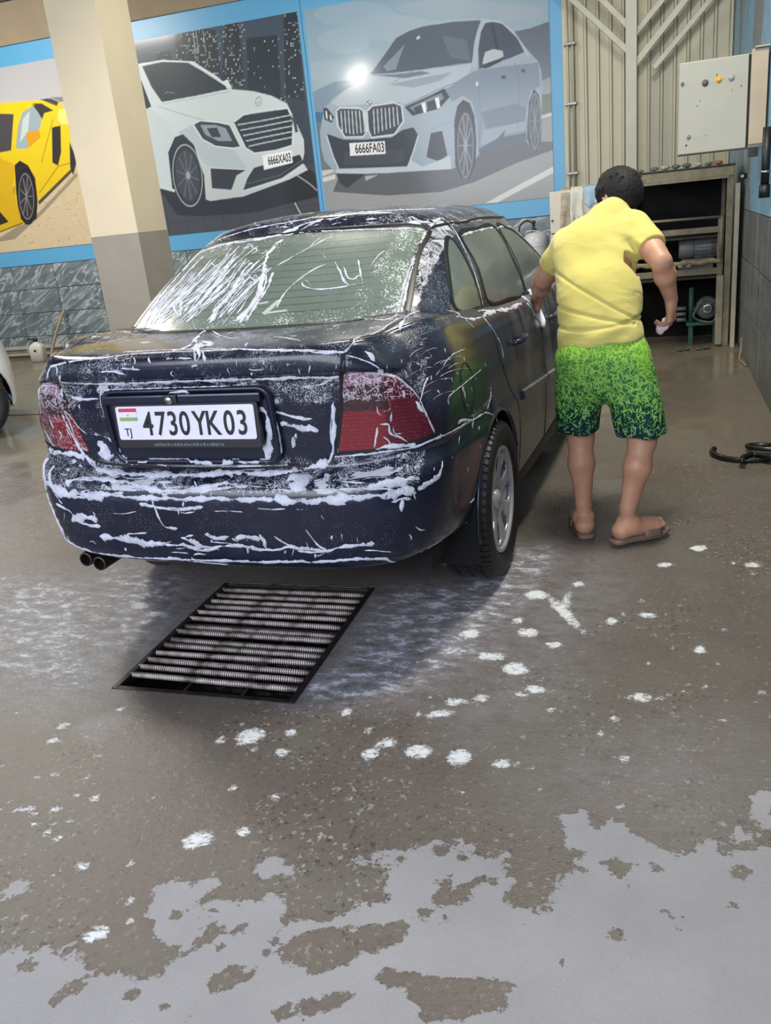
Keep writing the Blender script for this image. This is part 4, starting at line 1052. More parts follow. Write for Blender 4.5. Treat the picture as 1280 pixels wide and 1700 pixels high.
([(-.399,.086,.682),(-.383,.084,.682),(-.366,.079,.679)], 0.0047),
([(-.533,.119,.694),(-.534,.115,.688),(-.514,.105,.685)], 0.0073),
([(-.593,.047,.533),(-.598,.05,.515),(-.613,.056,.496)], 0.0025),
([(.32,.057,.671),(.331,.059,.671),(.341,.062,.672)], 0.0021),
([(-.507,.075,1.055),(-.5,.069,1.042),(-.505,.068,1.028)], 0.0047),
([(.08,.017,.648),(.099,.014,.644),(.116,.021,.653)], 0.0042),
([(-.519,.033,.62),(-.475,.025,.622),(-.433,.022,.629)], 0.0048),
([(-.517,.106,.917),(-.514,.106,.909),(-.519,.108,.901)], 0.0048),
([(-.345,.007,.549),(-.295,.004,.551),(-.244,.002,.561)], 0.0023),
([(.381,.065,.672),(.39,.057,.668),(.383,.048,.664)], 0.002),
([(.396,.027,.423),(.394,.029,.414),(.391,.031,.406)], 0.0042),
([(-.132,.014,.644),(-.092,.014,.645),(-.054,.017,.648)], 0.0022),
([(.329,.008,.61),(.341,.009,.611),(.352,.009,.608)], 0.0061),
([(.245,.046,1.025),(.271,.047,1.021),(.298,.048,1.022)], 0.004),
([(.316,.008,.614),(.357,.011,.613),(.397,.015,.617)], 0.0031),
([(.405,.107,.7),(.427,.109,.702),(.449,.109,.691)], 0.0062),
([(.021,.013,.642),(.023,.007,.629),(.017,.004,.615)], 0.0027),
([(-.43,.053,.664),(-.368,.043,.662),(-.319,.055,.669)], 0.0029),
([(.64,.125,.696),(.646,.113,.687),(.646,.099,.679)], 0.0025),
([(.43,.027,.439),(.426,.029,.429),(.424,.031,.418)], 0.0021),
([(.395,.028,.418),(.407,.03,.415),(.422,.029,.423)], 0.0021),
([(-.078,.016,.647),(-.048,.017,.648),(-.016,.012,.641)], 0.0027),
([(-.17,.062,.675),(-.118,.06,.674),(-.071,.064,.676)], 0.0067),
([(.143,.043,.666),(.147,.038,.664),(.149,.032,.66)], 0.0021),
([(.456,.097,.924),(.451,.098,.911),(.449,.1,.897)], 0.002),
([(.44,.075,.674),(.45,.061,.666),(.452,.047,.659)], 0.002),
([(-.375,.047,.664),(-.355,.043,.662),(-.337,.04,.662)], 0.007),
([(.309,.009,.619),(.323,.01,.62),(.336,.012,.623)], 0.0031),
([(.373,.017,.469),(.376,.019,.457),(.374,.02,.446)], 0.0026),
([(-.313,.013,.471),(-.268,.01,.476),(-.225,.008,.481)], 0.0035),
([(-.31,.028,.655),(-.304,.018,.644),(-.305,.012,.631)], 0.0023),
([(.431,.022,.631),(.457,.025,.631),(.483,.027,.625)], 0.0025),
([(.175,.044,1.031),(.173,.045,1.023),(.178,.046,1.014)], 0.002),
([(-.048,.05,1.065),(.0,.05,1.066),(.049,.049,1.063)], 0.0042),
([(-.192,.071,.679),(-.176,.073,.68),(-.152,.061,.674)], 0.0023),
([(.718,.119,.609),(.719,.119,.595),(.721,.122,.58)], 0.003),
([(-.227,.014,.443),(-.181,.014,.439),(-.131,.011,.453)], 0.0023),
([(.031,.011,.455),(.068,.011,.455),(.104,.011,.453)], 0.0022),
([(-.503,.049,.656),(-.436,.043,.658),(-.373,.041,.66)], 0.0047),
([(.273,.094,.687),(.281,.08,.683),(.279,.071,.678)], 0.0042),
([(.581,.072,.666),(.616,.076,.667),(.649,.084,.666)], 0.0025),
([(.064,.01,.637),(.059,.007,.627),(.059,.004,.616)], 0.0064),
([(-.125,-.0,.581),(-.073,-.0,.577),(-.019,-.0,.585)], 0.0033),
([(-.178,.062,1.074),(-.165,.05,1.064),(-.168,.046,1.053)], 0.0033),
([(.467,.024,.489),(.462,.024,.481),(.463,.025,.473)], 0.0041),
([(-.287,.048,1.015),(-.291,.05,1.007),(-.306,.066,.997)], 0.0028),
([(.563,.127,.711),(.582,.13,.712),(.6,.132,.706)], 0.0025),
([(-.161,.026,.656),(-.13,.028,.658),(-.099,.029,.659)], 0.0067),
([(-.222,.045,1.042),(-.185,.044,1.04),(-.149,.044,1.036)], 0.0033),
([(-.062,.015,.43),(-.006,.013,.438),(.045,.015,.433)], 0.0033),
([(.255,.047,1.013),(.252,.048,1.009),(.25,.05,1.004)], 0.004),
([(.064,-.0,.571),(.118,-.0,.573),(.17,.0,.57)], 0.0027),
([(.15,.027,.657),(.157,.017,.648),(.153,.011,.638)], 0.0063),
([(.496,.064,.665),(.525,.065,.664),(.552,.071,.667)], 0.0025),
([(-.151,.021,.406),(-.116,.021,.407),(-.082,.021,.405)], 0.0023),
([(.524,.034,.622),(.557,.04,.619),(.59,.047,.612)], 0.0025),
([(.697,.141,.692),(.7,.136,.687),(.698,.129,.683)], 0.003),
([(-.505,.041,.423),(-.486,.036,.429),(-.476,.038,.416)], 0.0049),
([(.443,.015,.562),(.442,.016,.555),(.449,.017,.547)], 0.002),
([(.126,.058,.999),(.118,.07,.986),(.112,.075,.974)], 0.0026),
([(.41,.054,1.02),(.41,.056,1.011),(.412,.061,1.002)], 0.0039),
([(-.24,.017,.431),(-.195,.015,.433),(-.148,.013,.442)], 0.0029),
([(-.493,.099,.939),(-.431,.093,.934),(-.37,.089,.936)], 0.0071),
([(.488,.082,.675),(.494,.073,.67),(.503,.064,.665)], 0.0025),
([(-.463,.099,.916),(-.467,.1,.906),(-.467,.101,.897)], 0.0048),
([(.631,.118,.692),(.644,.114,.688),(.656,.113,.686)], 0.003),
([(-.383,.084,.681),(-.365,.083,.682),(-.34,.072,.677)], 0.0024),
([(-.136,.035,.662),(-.128,.023,.654),(-.12,.015,.646)], 0.0067),
([(-.212,.054,1.068),(-.203,.048,1.059),(-.206,.045,1.049)], 0.0022),
([(.404,.012,.602),(.42,.014,.601),(.437,.016,.601)], 0.0061),
([(-.034,.014,.433),(.012,.015,.432),(.062,.012,.444)], 0.0022),
([(.278,.015,.641),(.314,.018,.643),(.351,.016,.635)], 0.0061),
([(.502,.055,.66),(.543,.056,.657),(.583,.059,.655)], 0.004),
([(-.439,.015,.55),(-.434,.016,.538),(-.451,.019,.525)], 0.0048),
([(.209,.047,1.057),(.208,.045,1.047),(.205,.045,1.037)], 0.002),
([(-.016,.035,.663),(-.005,.025,.656),(.001,.017,.649)], 0.0022),
([(-.026,.043,1.028),(-.033,.044,1.019),(-.024,.046,1.009)], 0.0043),
([(.021,.015,.43),(.035,.015,.432),(.047,.017,.424)], 0.0044),
([(-.183,.047,1.01),(-.2,.066,.994),(-.208,.074,.98)], 0.0044),
([(.224,.001,.584),(.274,.002,.581),(.324,.005,.584)], 0.0021),
([(-.171,.045,1.049),(-.175,.044,1.042),(-.169,.044,1.035)], 0.0066),
([(.694,.107,.469),(.698,.113,.456),(.696,.114,.445)], 0.002),
([(.324,.018,.441),(.321,.021,.427),(.312,.024,.413)], 0.0032),
([(-.078,-.0,.577),(-.073,.0,.565),(-.077,.001,.554)], 0.0044),
([(.425,.09,.954),(.428,.092,.94),(.415,.093,.926)], 0.002),
([(-.073,.008,.471),(-.056,.008,.474),(-.039,.007,.479)], 0.0067),
([(.327,.06,.672),(.37,.061,.67),(.408,.072,.674)], 0.0026),
([(.703,.131,.682),(.704,.125,.677),(.706,.121,.671)], 0.0025),
([(.36,.007,.583),(.372,.008,.581),(.384,.009,.581)], 0.002),
([(.067,.024,.655),(.11,.026,.657),(.155,.023,.654)], 0.0064),
([(-.358,.012,.618),(-.321,.011,.622),(-.286,.009,.625)], 0.0069),
([(-.632,.075,.43),(-.63,.077,.416),(-.637,.086,.399)], 0.0025),
([(-.306,.048,1.032),(-.256,.046,1.034),(-.21,.045,1.023)], 0.0045),
([(-.459,.02,.61),(-.418,.016,.614),(-.378,.013,.614)], 0.0035),
([(-.212,.001,.594),(-.21,.001,.589),(-.214,.001,.583)], 0.0045),
([(-.489,.07,.669),(-.482,.055,.662),(-.462,.042,.655)], 0.0048),
([(.163,.008,.48),(.164,.009,.472),(.163,.01,.464)], 0.0032),
([(-.31,.049,.667),(-.252,.041,.664),(-.203,.049,.668)], 0.0029),
([(-.125,.017,.424),(-.106,.017,.423),(-.085,.016,.428)], 0.0023),
([(.336,.021,.432),(.383,.025,.428),(.431,.029,.431)], 0.0042),
([(-.579,.102,.683),(-.577,.095,.679),(-.562,.088,.676)], 0.0074),
([(-.07,.0,.564),(-.041,.0,.562),(-.011,-.0,.567)], 0.0044),
([(.558,.051,.431),(.599,.063,.427),(.638,.081,.415)], 0.0041),
([(.495,.028,.496),(.497,.029,.484),(.493,.03,.473)], 0.0025),
([(.619,.108,.687),(.638,.113,.688),(.658,.115,.687)], 0.002),
([(-.344,.025,.414),(-.344,.027,.406),(-.344,.029,.398)], 0.0071),
([(.155,.013,.443),(.156,.016,.429),(.151,.019,.415)], 0.0043),
([(-.221,.005,.615),(-.208,.004,.614),(-.195,.005,.617)], 0.0068),
([(.202,.022,.652),(.237,.02,.65),(.27,.019,.648)], 0.0026),
([(.342,.072,.677),(.351,.06,.671),(.353,.048,.665)], 0.0026),
([(.477,.021,.6),(.5,.025,.599),(.523,.029,.594)], 0.006),
([(.448,.058,1.028),(.444,.058,1.015),(.438,.064,1.001)], 0.0025),
([(.026,.009,.464),(.027,.01,.458),(.025,.011,.453)], 0.0066),
([(.293,.018,.434),(.293,.019,.427),(.287,.021,.421)], 0.0026),
([(.184,.015,.644),(.181,.009,.632),(.179,.005,.618)], 0.0042),
([(-.075,.026,.389),(-.074,.029,.382),(-.077,.032,.374)], 0.0068),
([(.544,.039,.482),(.543,.041,.47),(.544,.043,.457)], 0.002),
([(-.426,.106,.689),(-.404,.085,.681),(-.394,.066,.672)], 0.0024),
([(-.116,.059,1.073),(-.113,.05,1.065),(-.104,.046,1.055)], 0.0043),
([(-.046,.001,.601),(-.051,.0,.592),(-.05,-.0,.583)], 0.0033),
([(-.369,.013,.62),(-.362,.011,.614),(-.373,.011,.607)], 0.007),
([(-.064,.023,.398),(-.036,.021,.406),(-.011,.021,.404)], 0.0067),
([(.323,.048,1.033),(.321,.049,1.024),(.321,.05,1.014)], 0.002),
([(.818,.901,.699),(.819,.901,.689),(.819,.894,.682)], 0.0019),
([(.811,.559,.839),(.811,.553,.834),(.812,.565,.825)], 0.0034),
([(.791,.391,.91),(.792,.385,.903),(.794,.388,.894)], 0.0021),
([(.78,.252,.759),(.779,.252,.751),(.779,.251,.743)], 0.0031),
([(.665,.131,.696),(.667,.124,.691),(.668,.116,.686)], 0.0015),
([(.815,.616,.687),(.816,.609,.681),(.817,.602,.674)], 0.0035),
([(.743,.332,.998),(.745,.33,.993),(.746,.327,.987)], 0.0021),
([(.575,.053,.647),(.576,.051,.644),(.578,.05,.64)], 0.002),
([(.811,.62,.859),(.811,.623,.855),(.811,.626,.85)], 0.0017),
([(.82,.648,.569),(.82,.654,.561),(.819,.639,.559)], 0.0018),
([(.81,.491,.796),(.81,.498,.791),(.81,.485,.791)], 0.0017),
([(.658,.152,1.002),(.659,.148,.996),(.66,.148,.99)], 0.002),
([(.609,.146,1.054),(.609,.144,1.052),(.612,.146,1.05)], 0.002),
([(.816,.816,.757),(.816,.822,.748),(.816,.827,.74)], 0.0037),
([(.492,.079,.673),(.496,.068,.668),(.499,.059,.662)], 0.002),
([(.768,.19,.665),(.769,.19,.66),(.768,.187,.655)], 0.002),
([(.797,.443,.916),(.797,.439,.913),(.797,.436,.909)], 0.0022),
([(.496,.078,.672),(.499,.072,.669),(.499,.065,.666)], 0.003),
([(.813,.432,.591),(.813,.432,.582),(.813,.435,.571)], 0.0017),
([(.526,.105,.932),(.524,.106,.924),(.522,.107,.916)], 0.003),
([(.812,.573,.759),(.812,.576,.751),(.812,.579,.743)], 0.0017),
([(.664,.08,.642),(.663,.079,.636),(.663,.078,.631)], 0.0015),
([(.817,.684,.505),(.817,.68,.5),(.816,.691,.49)], 0.0018),
([(.768,.409,1.002),(.77,.405,.995),(.773,.402,.988)], 0.0021),
([(.824,.804,.63),(.824,.801,.624),(.824,.8,.618)], 0.0025),
([(.73,.176,.702),(.731,.171,.696),(.733,.165,.689)], 0.003),
([(.526,.074,1.024),(.526,.073,1.017),(.524,.073,1.01)], 0.0015),
([(.703,.228,.981),(.705,.226,.978),(.705,.223,.974)], 0.002),
([(.821,.686,.578),(.821,.688,.575),(.821,.693,.571)], 0.0018),
([(.823,.808,.57),(.823,.814,.562),(.822,.815,.556)], 0.0037),
([(.682,.217,1.005),(.685,.213,1.0),(.686,.206,.995)], 0.003),
([(.568,.092,1.031),(.567,.089,1.026),(.57,.089,1.02)], 0.0015),
([(.517,.073,1.003),(.511,.083,.995),(.507,.088,.989)], 0.0015),
([(.75,.157,.627),(.75,.155,.624),(.749,.155,.621)], 0.0015),
([(.797,.535,.951),(.799,.533,.942),(.8,.525,.935)], 0.0017),
([(.81,.784,.88),(.811,.782,.873),(.811,.78,.866)], 0.0018),
([(.581,.062,.659),(.583,.058,.654),(.583,.055,.65)], 0.002),
([(.481,.114,.752),(.48,.115,.743),(.48,.115,.734)], 0.002),
([(.821,.586,.627),(.821,.592,.617),(.82,.594,.608)], 0.0017),
([(.753,.288,.939),(.754,.283,.932),(.755,.277,.925)], 0.0031),
([(.782,.353,.918),(.783,.351,.914),(.782,.344,.911)], 0.0016),
([(.481,.115,.721),(.481,.115,.712),(.482,.115,.704)], 0.002),
([(.819,.934,.455),(.818,.932,.449),(.817,.951,.436)], 0.0019),
([(.493,.063,.665),(.495,.06,.663),(.496,.057,.661)], 0.0015),
([(.815,.96,.415),(.814,.972,.402),(.813,.969,.394)], 0.0039),
([(.817,.737,.486),(.816,.75,.473),(.815,.731,.47)], 0.0024),
([(.801,.291,.67),(.801,.289,.668),(.802,.291,.664)], 0.0021),
([(.742,.229,.911),(.752,.262,.917),(.765,.297,.919),(.778,.337,.916),(.791,.386,.908)], 0.0006),
([(.713,.214,.958),(.721,.239,.962),(.73,.264,.964),(.742,.288,.964),(.754,.311,.96)], 0.0006),
([(.721,.292,.999),(.727,.311,1.006),(.736,.331,1.01),(.745,.353,1.012),(.756,.378,1.01)], 0.0006),
([(.73,.212,.921),(.733,.227,.928),(.738,.244,.932),(.744,.263,.935),(.751,.282,.936)], 0.0006),
([(.783,.381,.94),(.787,.405,.943),(.791,.436,.944),(.795,.472,.942),(.799,.516,.936)], 0.0006),
([(.767,.348,.962),(.774,.378,.966),(.782,.417,.967),(.789,.464,.964),(.795,.522,.955)], 0.0006),
([(.762,.308,.934),(.766,.326,.942),(.772,.347,.948),(.778,.374,.951),(.785,.405,.95)], 0.0006),
([(.709,.275,1.002),(.715,.291,1.007),(.722,.307,1.011),(.731,.324,1.012),(.74,.342,1.011)], 0.0006),
([(.728,.189,.877),(.734,.198,.886),(.741,.212,.893),(.749,.23,.897),(.758,.252,.898)], 0.0006),
([(.754,.317,.964),(.761,.339,.968),(.769,.364,.969),(.777,.392,.967),(.785,.424,.962)], 0.0006),
([(.77,.322,.926),(.781,.363,.93),(.791,.415,.928),(.799,.483,.92),(.805,.57,.903)], 0.0006),
([(.698,.254,1.004),(.701,.271,1.011),(.707,.288,1.016),(.715,.306,1.019),(.725,.323,1.021)], 0.0006),
([(.684,.286,1.041),(.693,.312,1.05),(.706,.339,1.056),(.72,.368,1.058),(.735,.401,1.056)], 0.0006),
([(.767,.244,.871),(.774,.269,.876),(.783,.3,.877),(.792,.339,.874),(.799,.386,.866)], 0.0006),
([(.388,.398,1.092),(.4,.443,1.09)], 0.0044),
([(.652,.313,1.085),(.668,.326,1.083)], 0.0021),
([(.426,.329,1.091),(.425,.373,1.091)], 0.0021),
([(.039,1.138,1.409),(.054,1.147,1.416)], 0.0039),
([(.116,1.14,1.408),(.155,1.147,1.412)], 0.0039),
([(-.126,1.153,1.419),(-.083,1.147,1.415)], 0.0057),
([(-.297,1.26,1.446),(-.272,1.221,1.442)], 0.0059),
([(.715,.319,1.031),(.722,.328,1.029)], 0.0029),
([(.2,.125,1.084),(.19,.168,1.087)], 0.0042),
([(.267,1.144,1.402),(.309,1.143,1.398)], 0.0054),
([(.372,1.123,1.378),(.385,1.127,1.378)], 0.0054),
([(.26,1.158,1.413),(.296,1.166,1.415)], 0.0038),
([(-.265,1.194,1.436),(-.23,1.179,1.432)], 0.0029),
([(.57,.228,1.086),(.571,.275,1.085)], 0.002),
([(.207,.106,1.083),(.213,.117,1.084)], 0.0041),
([(.715,.338,1.044),(.729,.363,1.044)], 0.0041),
([(.295,1.116,1.384),(.321,1.136,1.392)], 0.0038),
([(-.003,.372,1.092),(.011,.4,1.092)], 0.0023),
([(-.121,1.168,1.431),(-.1,1.169,1.432)], 0.0029),
([(-.402,1.222,1.424),(-.378,1.22,1.428)], 0.003),
([(.416,1.123,1.371),(.434,1.138,1.374)], 0.0054),
([(.49,.236,1.09),(.485,.274,1.09)], 0.0021),
([(.266,1.155,1.411),(.288,1.169,1.42)], 0.0038),
([(.49,.291,1.09),(.504,.291,1.089)], 0.0021),
([(-.025,.217,1.089),(-.004,.2,1.089)], 0.0022),
([(.267,1.155,1.411),(.307,1.166,1.414)], 0.0027),
([(.39,.337,1.092),(.409,.356,1.092)], 0.0043),
([(-.007,.299,1.091),(.005,.342,1.092)], 0.0032),
([(.087,.087,1.081),(.095,.1,1.083)], 0.0029),
([(.159,1.161,1.424),(.178,1.158,1.42)], 0.0039),
([(.081,1.166,1.431),(.11,1.167,1.431)], 0.0056),
]

# ------------------------------------------------------------------ room shell
YB, XR, XL, ZC = 10.013, .697, -12.0, 4.42
PLASTER_TAN = simple('tan_plaster', (150, 135, 112), .8, var=.08, scale=2, bump=.1)
CREAM = simple('cream_paint', (226, 212, 184), .55, var=.03, scale=3, bump=.06)
GREY_PAINT = simple('grey_paint', (158, 152, 142), .5, var=.05, scale=5, bump=.08)
BLUE_PANEL = simple('light_blue_panel', (92, 164, 208), .35, var=.04, scale=1.5)
GROUT = simple('dark_grout', (72, 72, 70), .8)
def marble(name, a, b, c, rot, sc=1.0, rough=.3):
    M_ = Mat(name); v = M_.coord('Object', (sc, sc, sc), (0, rot, 0)); oi = M_.n('ShaderNodeObjectInfo')
    vm = M_.n('ShaderNodeVectorMath', operation='ADD'); M_.l(v, vm.inputs[0])
    cx = M_.n('ShaderNodeCombineXYZ'); M_.l(M_.math('MULTIPLY', oi.outputs['Random'], 9.0), cx.inputs[0]); M_.l(M_.math('MULTIPLY', oi.outputs['Random'], 37.0), cx.inputs[2]); M_.l(cx.outputs[0], vm.inputs[1])
    mp = M_.n('ShaderNodeMapping'); mp.inputs['Scale'].default_value = (1, 1, 5); M_.l(vm.outputs[0], mp.inputs[0])
    n = M_.noise(mp.outputs[0], 1.6, 6, .62, 1.2); ridge = M_.math('ABSOLUTE', M_.math('SUBTRACT', M_.noise(mp.outputs[0], 1.1, 5, .6, 1.5), .5))
    base = M_.ramp(n, [(.3, lin(a)), (.65, lin(b))])
    M_.set(color=M_.mix(M_.step(ridge, .035, .0), base, lin(c)), rough=rough, spec=.5); return M_.m
TILE_BLUE = marble('grey_blue_marble_tile', (82, 96, 104), (126, 138, 142), (178, 186, 188), .55)
def dark_tile():
    M_ = Mat('dark_slate_tile'); v = M_.coord('Object', (1, .6, 3)); n = M_.noise(v, 3.0, 6, .6, .4)
    st = M_.noise(M_.coord('Object', (6, 6, .35)), 2.0, 5, .6)
    col = M_.mix(M_.step(st, .50, .72), M_.ramp(n, [(.3, lin((82, 88, 90))), (.7, lin((106, 112, 112)))]), lin((140, 142, 138)))
    M_.set(color=col, rough=M_.mixf(st, .25, .5)); M_.bump(n, .08, .01); return M_.m
TILE_DARK = dark_tile()
def wall_blue_grey():
    M_ = Mat('blue_paint_over_grey_render'); v = M_.coord('Object', (1, .8, .28)); n = M_.noise(v, 1.9, 4, .55, .3)
    f = M_.step(n, .50, .545); g = M_.noise(M_.coord(), 14, 5)
    M_.set(color=M_.mix(f, M_.ramp(g, [(.3, lin((110, 116, 120))), (.7, lin((136, 140, 142)))]), M_.ramp(g, [(.3, lin((112, 156, 182))), (.7, lin((132, 172, 196)))])), rough=.5); M_.bump(g, .1, .01); return M_.m
WALL_BG = wall_blue_grey()
def bslab(lo, hi): bm = bmesh.new(); bx(bm, lo, hi); return bm
wb = struct('wall_back', bslab((XL, YB+.016, 0), (XR, YB+.25, ZC)), GROUT)
r_t = random.Random(11)
def tile_obj(lo, hi, mat, parent, name='tile', bev=.004):
    o = box(name, lo, hi, mat, parent, bev); return o
for r in range(4):
    z0 = -.045+r*.315; z1 = z0+.308
    z0 = max(z0, 0.0)
    for k in range(16):
        x0 = -11.15+k*.68+(.0); x1 = x0+.672
        if x0 > XR: continue
        x1 = min(x1, XR); d = r_t.uniform(0, .0025); tile_obj((x0, YB-d, z0), (x1, YB+.018, z1), TILE_BLUE, wb)
trim = struct('trim_1', bslab((XL, YB-.004, 1.216), (-.957, YB+.02, 3.815)), BLUE_PANEL)
for x in (-9.65, -6.55, -3.79): box('panel_joint', (x-.004, YB-.007, 1.216), (x+.004, YB-.003, 3.815), simple('joint', (60, 110, 150), .5), trim)
struct('wall_back_upper', bslab((XL, YB-.03, 3.815), (-.957, YB+.02, 4.27)), PLASTER_TAN)
bm = bmesh.new()                                              # dark corrugated roof edge above the plaster
for k in range(80): bx(bm, (XL+k*.14, YB-.10+.03*(k % 2), 4.27), (XL+k*.14+.13, YB-.02, ZC))
struct('trim_2', bm, simple('dark_sheet', (62, 68, 66), .6, var=.3))
# curb along the foot of the back wall
cu = struct('baseboard_back', bslab((XL, YB-.20, 0), (-2.2, YB, .13)), simple('wet_concrete_curb', (128, 122, 110), .4, var=.15, bump=.2))
box('curb_edge', (XL, YB-.215, .12), (-2.2, YB-.003, .142), simple('pale_curb_edge', (176, 176, 170), .35), cu, .004)
box('curb_pipe', (XL, YB-.235, .035), (-2.2, YB-.202, .065), simple('pale_curb_edge', (170, 166, 150), .4), cu, .01)
# cladding of ribbed sheet, with steel frame in front
CLAD = simple('cream_ribbed_sheet', (176, 170, 146), .42, .15, var=.06, scale=2.5)
cw = struct('wall_back_cladding', bslab((-.955, YB+.0, 1.216), (XR, YB+.02, ZC)), GROUT)
x = -.955; si = 0
while x < XR-.01:
    xe = min(x+.50, XR); n = 4; bm = bmesh.new(); pts = []
    w_ = (xe-x)/max(1, round((xe-x)/.125))
    k = 0
    while x+k*w_ < xe-.001:
        a = x+k*w_; pts += [(a, YB-.012), (a+w_*.72, YB-.012), (a+w_*.80, YB-.034), (a+w_*.92, YB-.034)]; k += 1
    pts.append((xe, YB-.012))
    va = [bm.verts.new((px, py, 1.35)) for px, py in pts]; vb = [bm.verts.new((px, py, ZC)) for px, py in pts]
    for i in range(len(pts)-1): bm.faces.new((va[i], va[i+1], vb[i+1], vb[i]))
    o = obj('ribbed_sheet', bm, CLAD, cw); sol = o.modifiers.new('s', 'SOLIDIFY'); sol.thickness = .004; sol.offset = 1
    x = xe; si += 1
STEEL_P = simple('grey_cream_steel', (168, 166, 150), .4, .2, var=.08, scale=6)
fr = empty('steel_frame', (0, 0, 0)); fr['kind'] = 'structure'; fr.name = 'trim_3'
box('frame_post', (-.315, 9.66, 1.52), (-.205, 9.76, ZC), STEEL_P, fr, .006)
def brace(a, b, w_=.055):
    bm = bmesh.new(); d = Vector(b)-Vector(a); L = d.length
    bx(bm, (-L/2, -.02, -w_/2), (L/2, .02, w_/2), .004); o = obj('frame_brace', bm, STEEL_P, fr)
    o.location = (Vector(a)+Vector(b))/2; o.rotation_euler = (0, -math.atan2(d.z, d.x), 0)
brace((-1.05, 9.70, 3.44), (-.27, 9.70, 2.66)); brace((-1.05, 9.73, 3.72), (-.27, 9.73, 2.88))
brace((-.25, 9.72, 2.80), (.30, 9.72, 3.36)); brace((-.25, 9.70, 2.53), (.55, 9.70, 3.38), .06); brace((-.05, 9.74, 2.50), (.66, 9.74, 3.22), .05)
box('frame_beam', (-.95, 9.68, 3.42), (XR-.01, 9.74, 3.50), STEEL_P, fr, .004)
# cable conduit with clamps at the edge of the cladding
cd = empty('cable_conduit', (-.88, 9.94, 1.3), 0, 'pair of thin grey conduits clamped to the cream ribbed cladding beside the blue panel', 'conduit')
for dx in (-.02, .03):
    bm = bmesh.new(); tube(bm, [(dx, 0, .0), (dx+.004, 0, 1.2), (dx, 0, 3.0)], .011, 8); obj('pipe', bm, STEEL_P, cd, True)
for z in (.32, 1.0, 1.56, 2.2):
    bm = bmesh.new(); bx(bm, (-.055, -.022, z-.014), (.065, .04, z+.014), .004); obj('clamp', bm, simple('galvanised', (130, 130, 128), .35, .8), cd)
# right wall: big dark tiles to shoulder height, paint above
wr = struct('wall_right', bslab((XR+.016, -3.2, 0), (XR+.25, YB+.25, ZC)), GROUT)
for r in range(3):
    z0 = r*.385+.004; z1 = (r+1)*.385-.004
    for k in range(17):
        y0 = 9.98-(k+1)*.78; y1 = y0+.773
        if y1 < -3: continue
        tile_obj((XR-r_t.uniform(0, .003), y0, z0), (XR+.018, y1, z1), TILE_DARK, wr)
struct('wall_right_upper', bslab((XR+.002, -3.2, 1.158), (XR+.03, YB, ZC)), WALL_BG)
struct('wall_left', bslab((XL-.2, 2.2, 0), (XL, YB+.25, ZC)), simple('pale_wall', (176, 172, 160), .7, var=.1))
CEIL = simple('grey_ceiling', (120, 118, 112), .8, var=.12, scale=1.2)
struct('ceiling', bslab((XL-.2, -.6, ZC), (XR+.25, YB+.25, ZC+.12)), CEIL)
# pillar, cream above grey
PX0, PX1, PY0, PY1 = -5.150, -4.636, 7.30, 7.83
pl = struct('pillar', bslab((PX0, PY0, 1.47), (PX1, PY1, ZC)), CREAM)
o = obj('painted_base', bslab((PX0-.003, PY0-.003, 0), (PX1+.003, PY1+.003, 1.475)), GREY_PAINT, pl)

# stain maps of the wash-bay floor, metres
DRY_IN = [[(-1.388,1.05),(-1.353,1.065),(-1.306,1.087),(-1.232,1.114),(-1.199,1.138),(-1.225,1.1),(-1.17,1.099),(-1.16,1.082),(-1.099,1.079),(-1.032,1.067),(-1.0,1.073),(-0.963,1.119),(-0.94,1.166),(-0.992,1.168),(-1.037,1.179),(-1.048,1.21),(-1.011,1.253),(-0.99,1.284),(-1.04,1.229),(-1.083,1.229),(-1.099,1.262),(-1.107,1.307),(-1.091,1.349),(-1.025,1.332),(-0.986,1.379),(-0.972,1.352),(-0.978,1.304),(-0.931,1.304),(-0.849,1.307),(-0.83,1.347),(-0.793,1.331),(-0.769,1.284),(-0.691,1.295),(-0.635,1.336),(-0.564,1.381),(-0.607,1.52),(-0.546,1.546),(-0.502,1.581),(-0.452,1.59),(-0.371,1.549),(-0.318,1.569),(-0.299,1.428),(-0.266,1.409),(-0.222,1.414),(-0.2,1.443),(-0.199,1.501),(-0.17,1.543),(-0.192,1.669),(-0.229,1.716),(-0.165,1.733),(-0.127,1.702),(-0.072,1.728),(-0.023,1.699),(.012,1.645),(.064,1.645),(.131,1.691),(.161,1.658),(.226,1.684),(.259,1.7),(.401,1.736),(.29,1.088),(-0.427,.924),(-1.1,.769),(-1.267,.731),(-1.548,1.009)],[(-0.894,1.446),(-0.872,1.46),(-0.806,1.452),(-0.785,1.422),(-0.813,1.397),(-0.865,1.392)],[(-1.482,1.196),(-1.47,1.203),(-1.463,1.257),(-1.44,1.262),(-1.443,1.223),(-1.44,1.167)],[(.233,1.864),(.261,1.904),(.288,1.897),(.273,1.763),(.241,1.768)],[(.181,1.762),(.207,1.751),(.227,1.694),(.176,1.695)],[(-0.697,1.493),(-0.664,1.509),(-0.626,1.486),(-0.664,1.464)]]
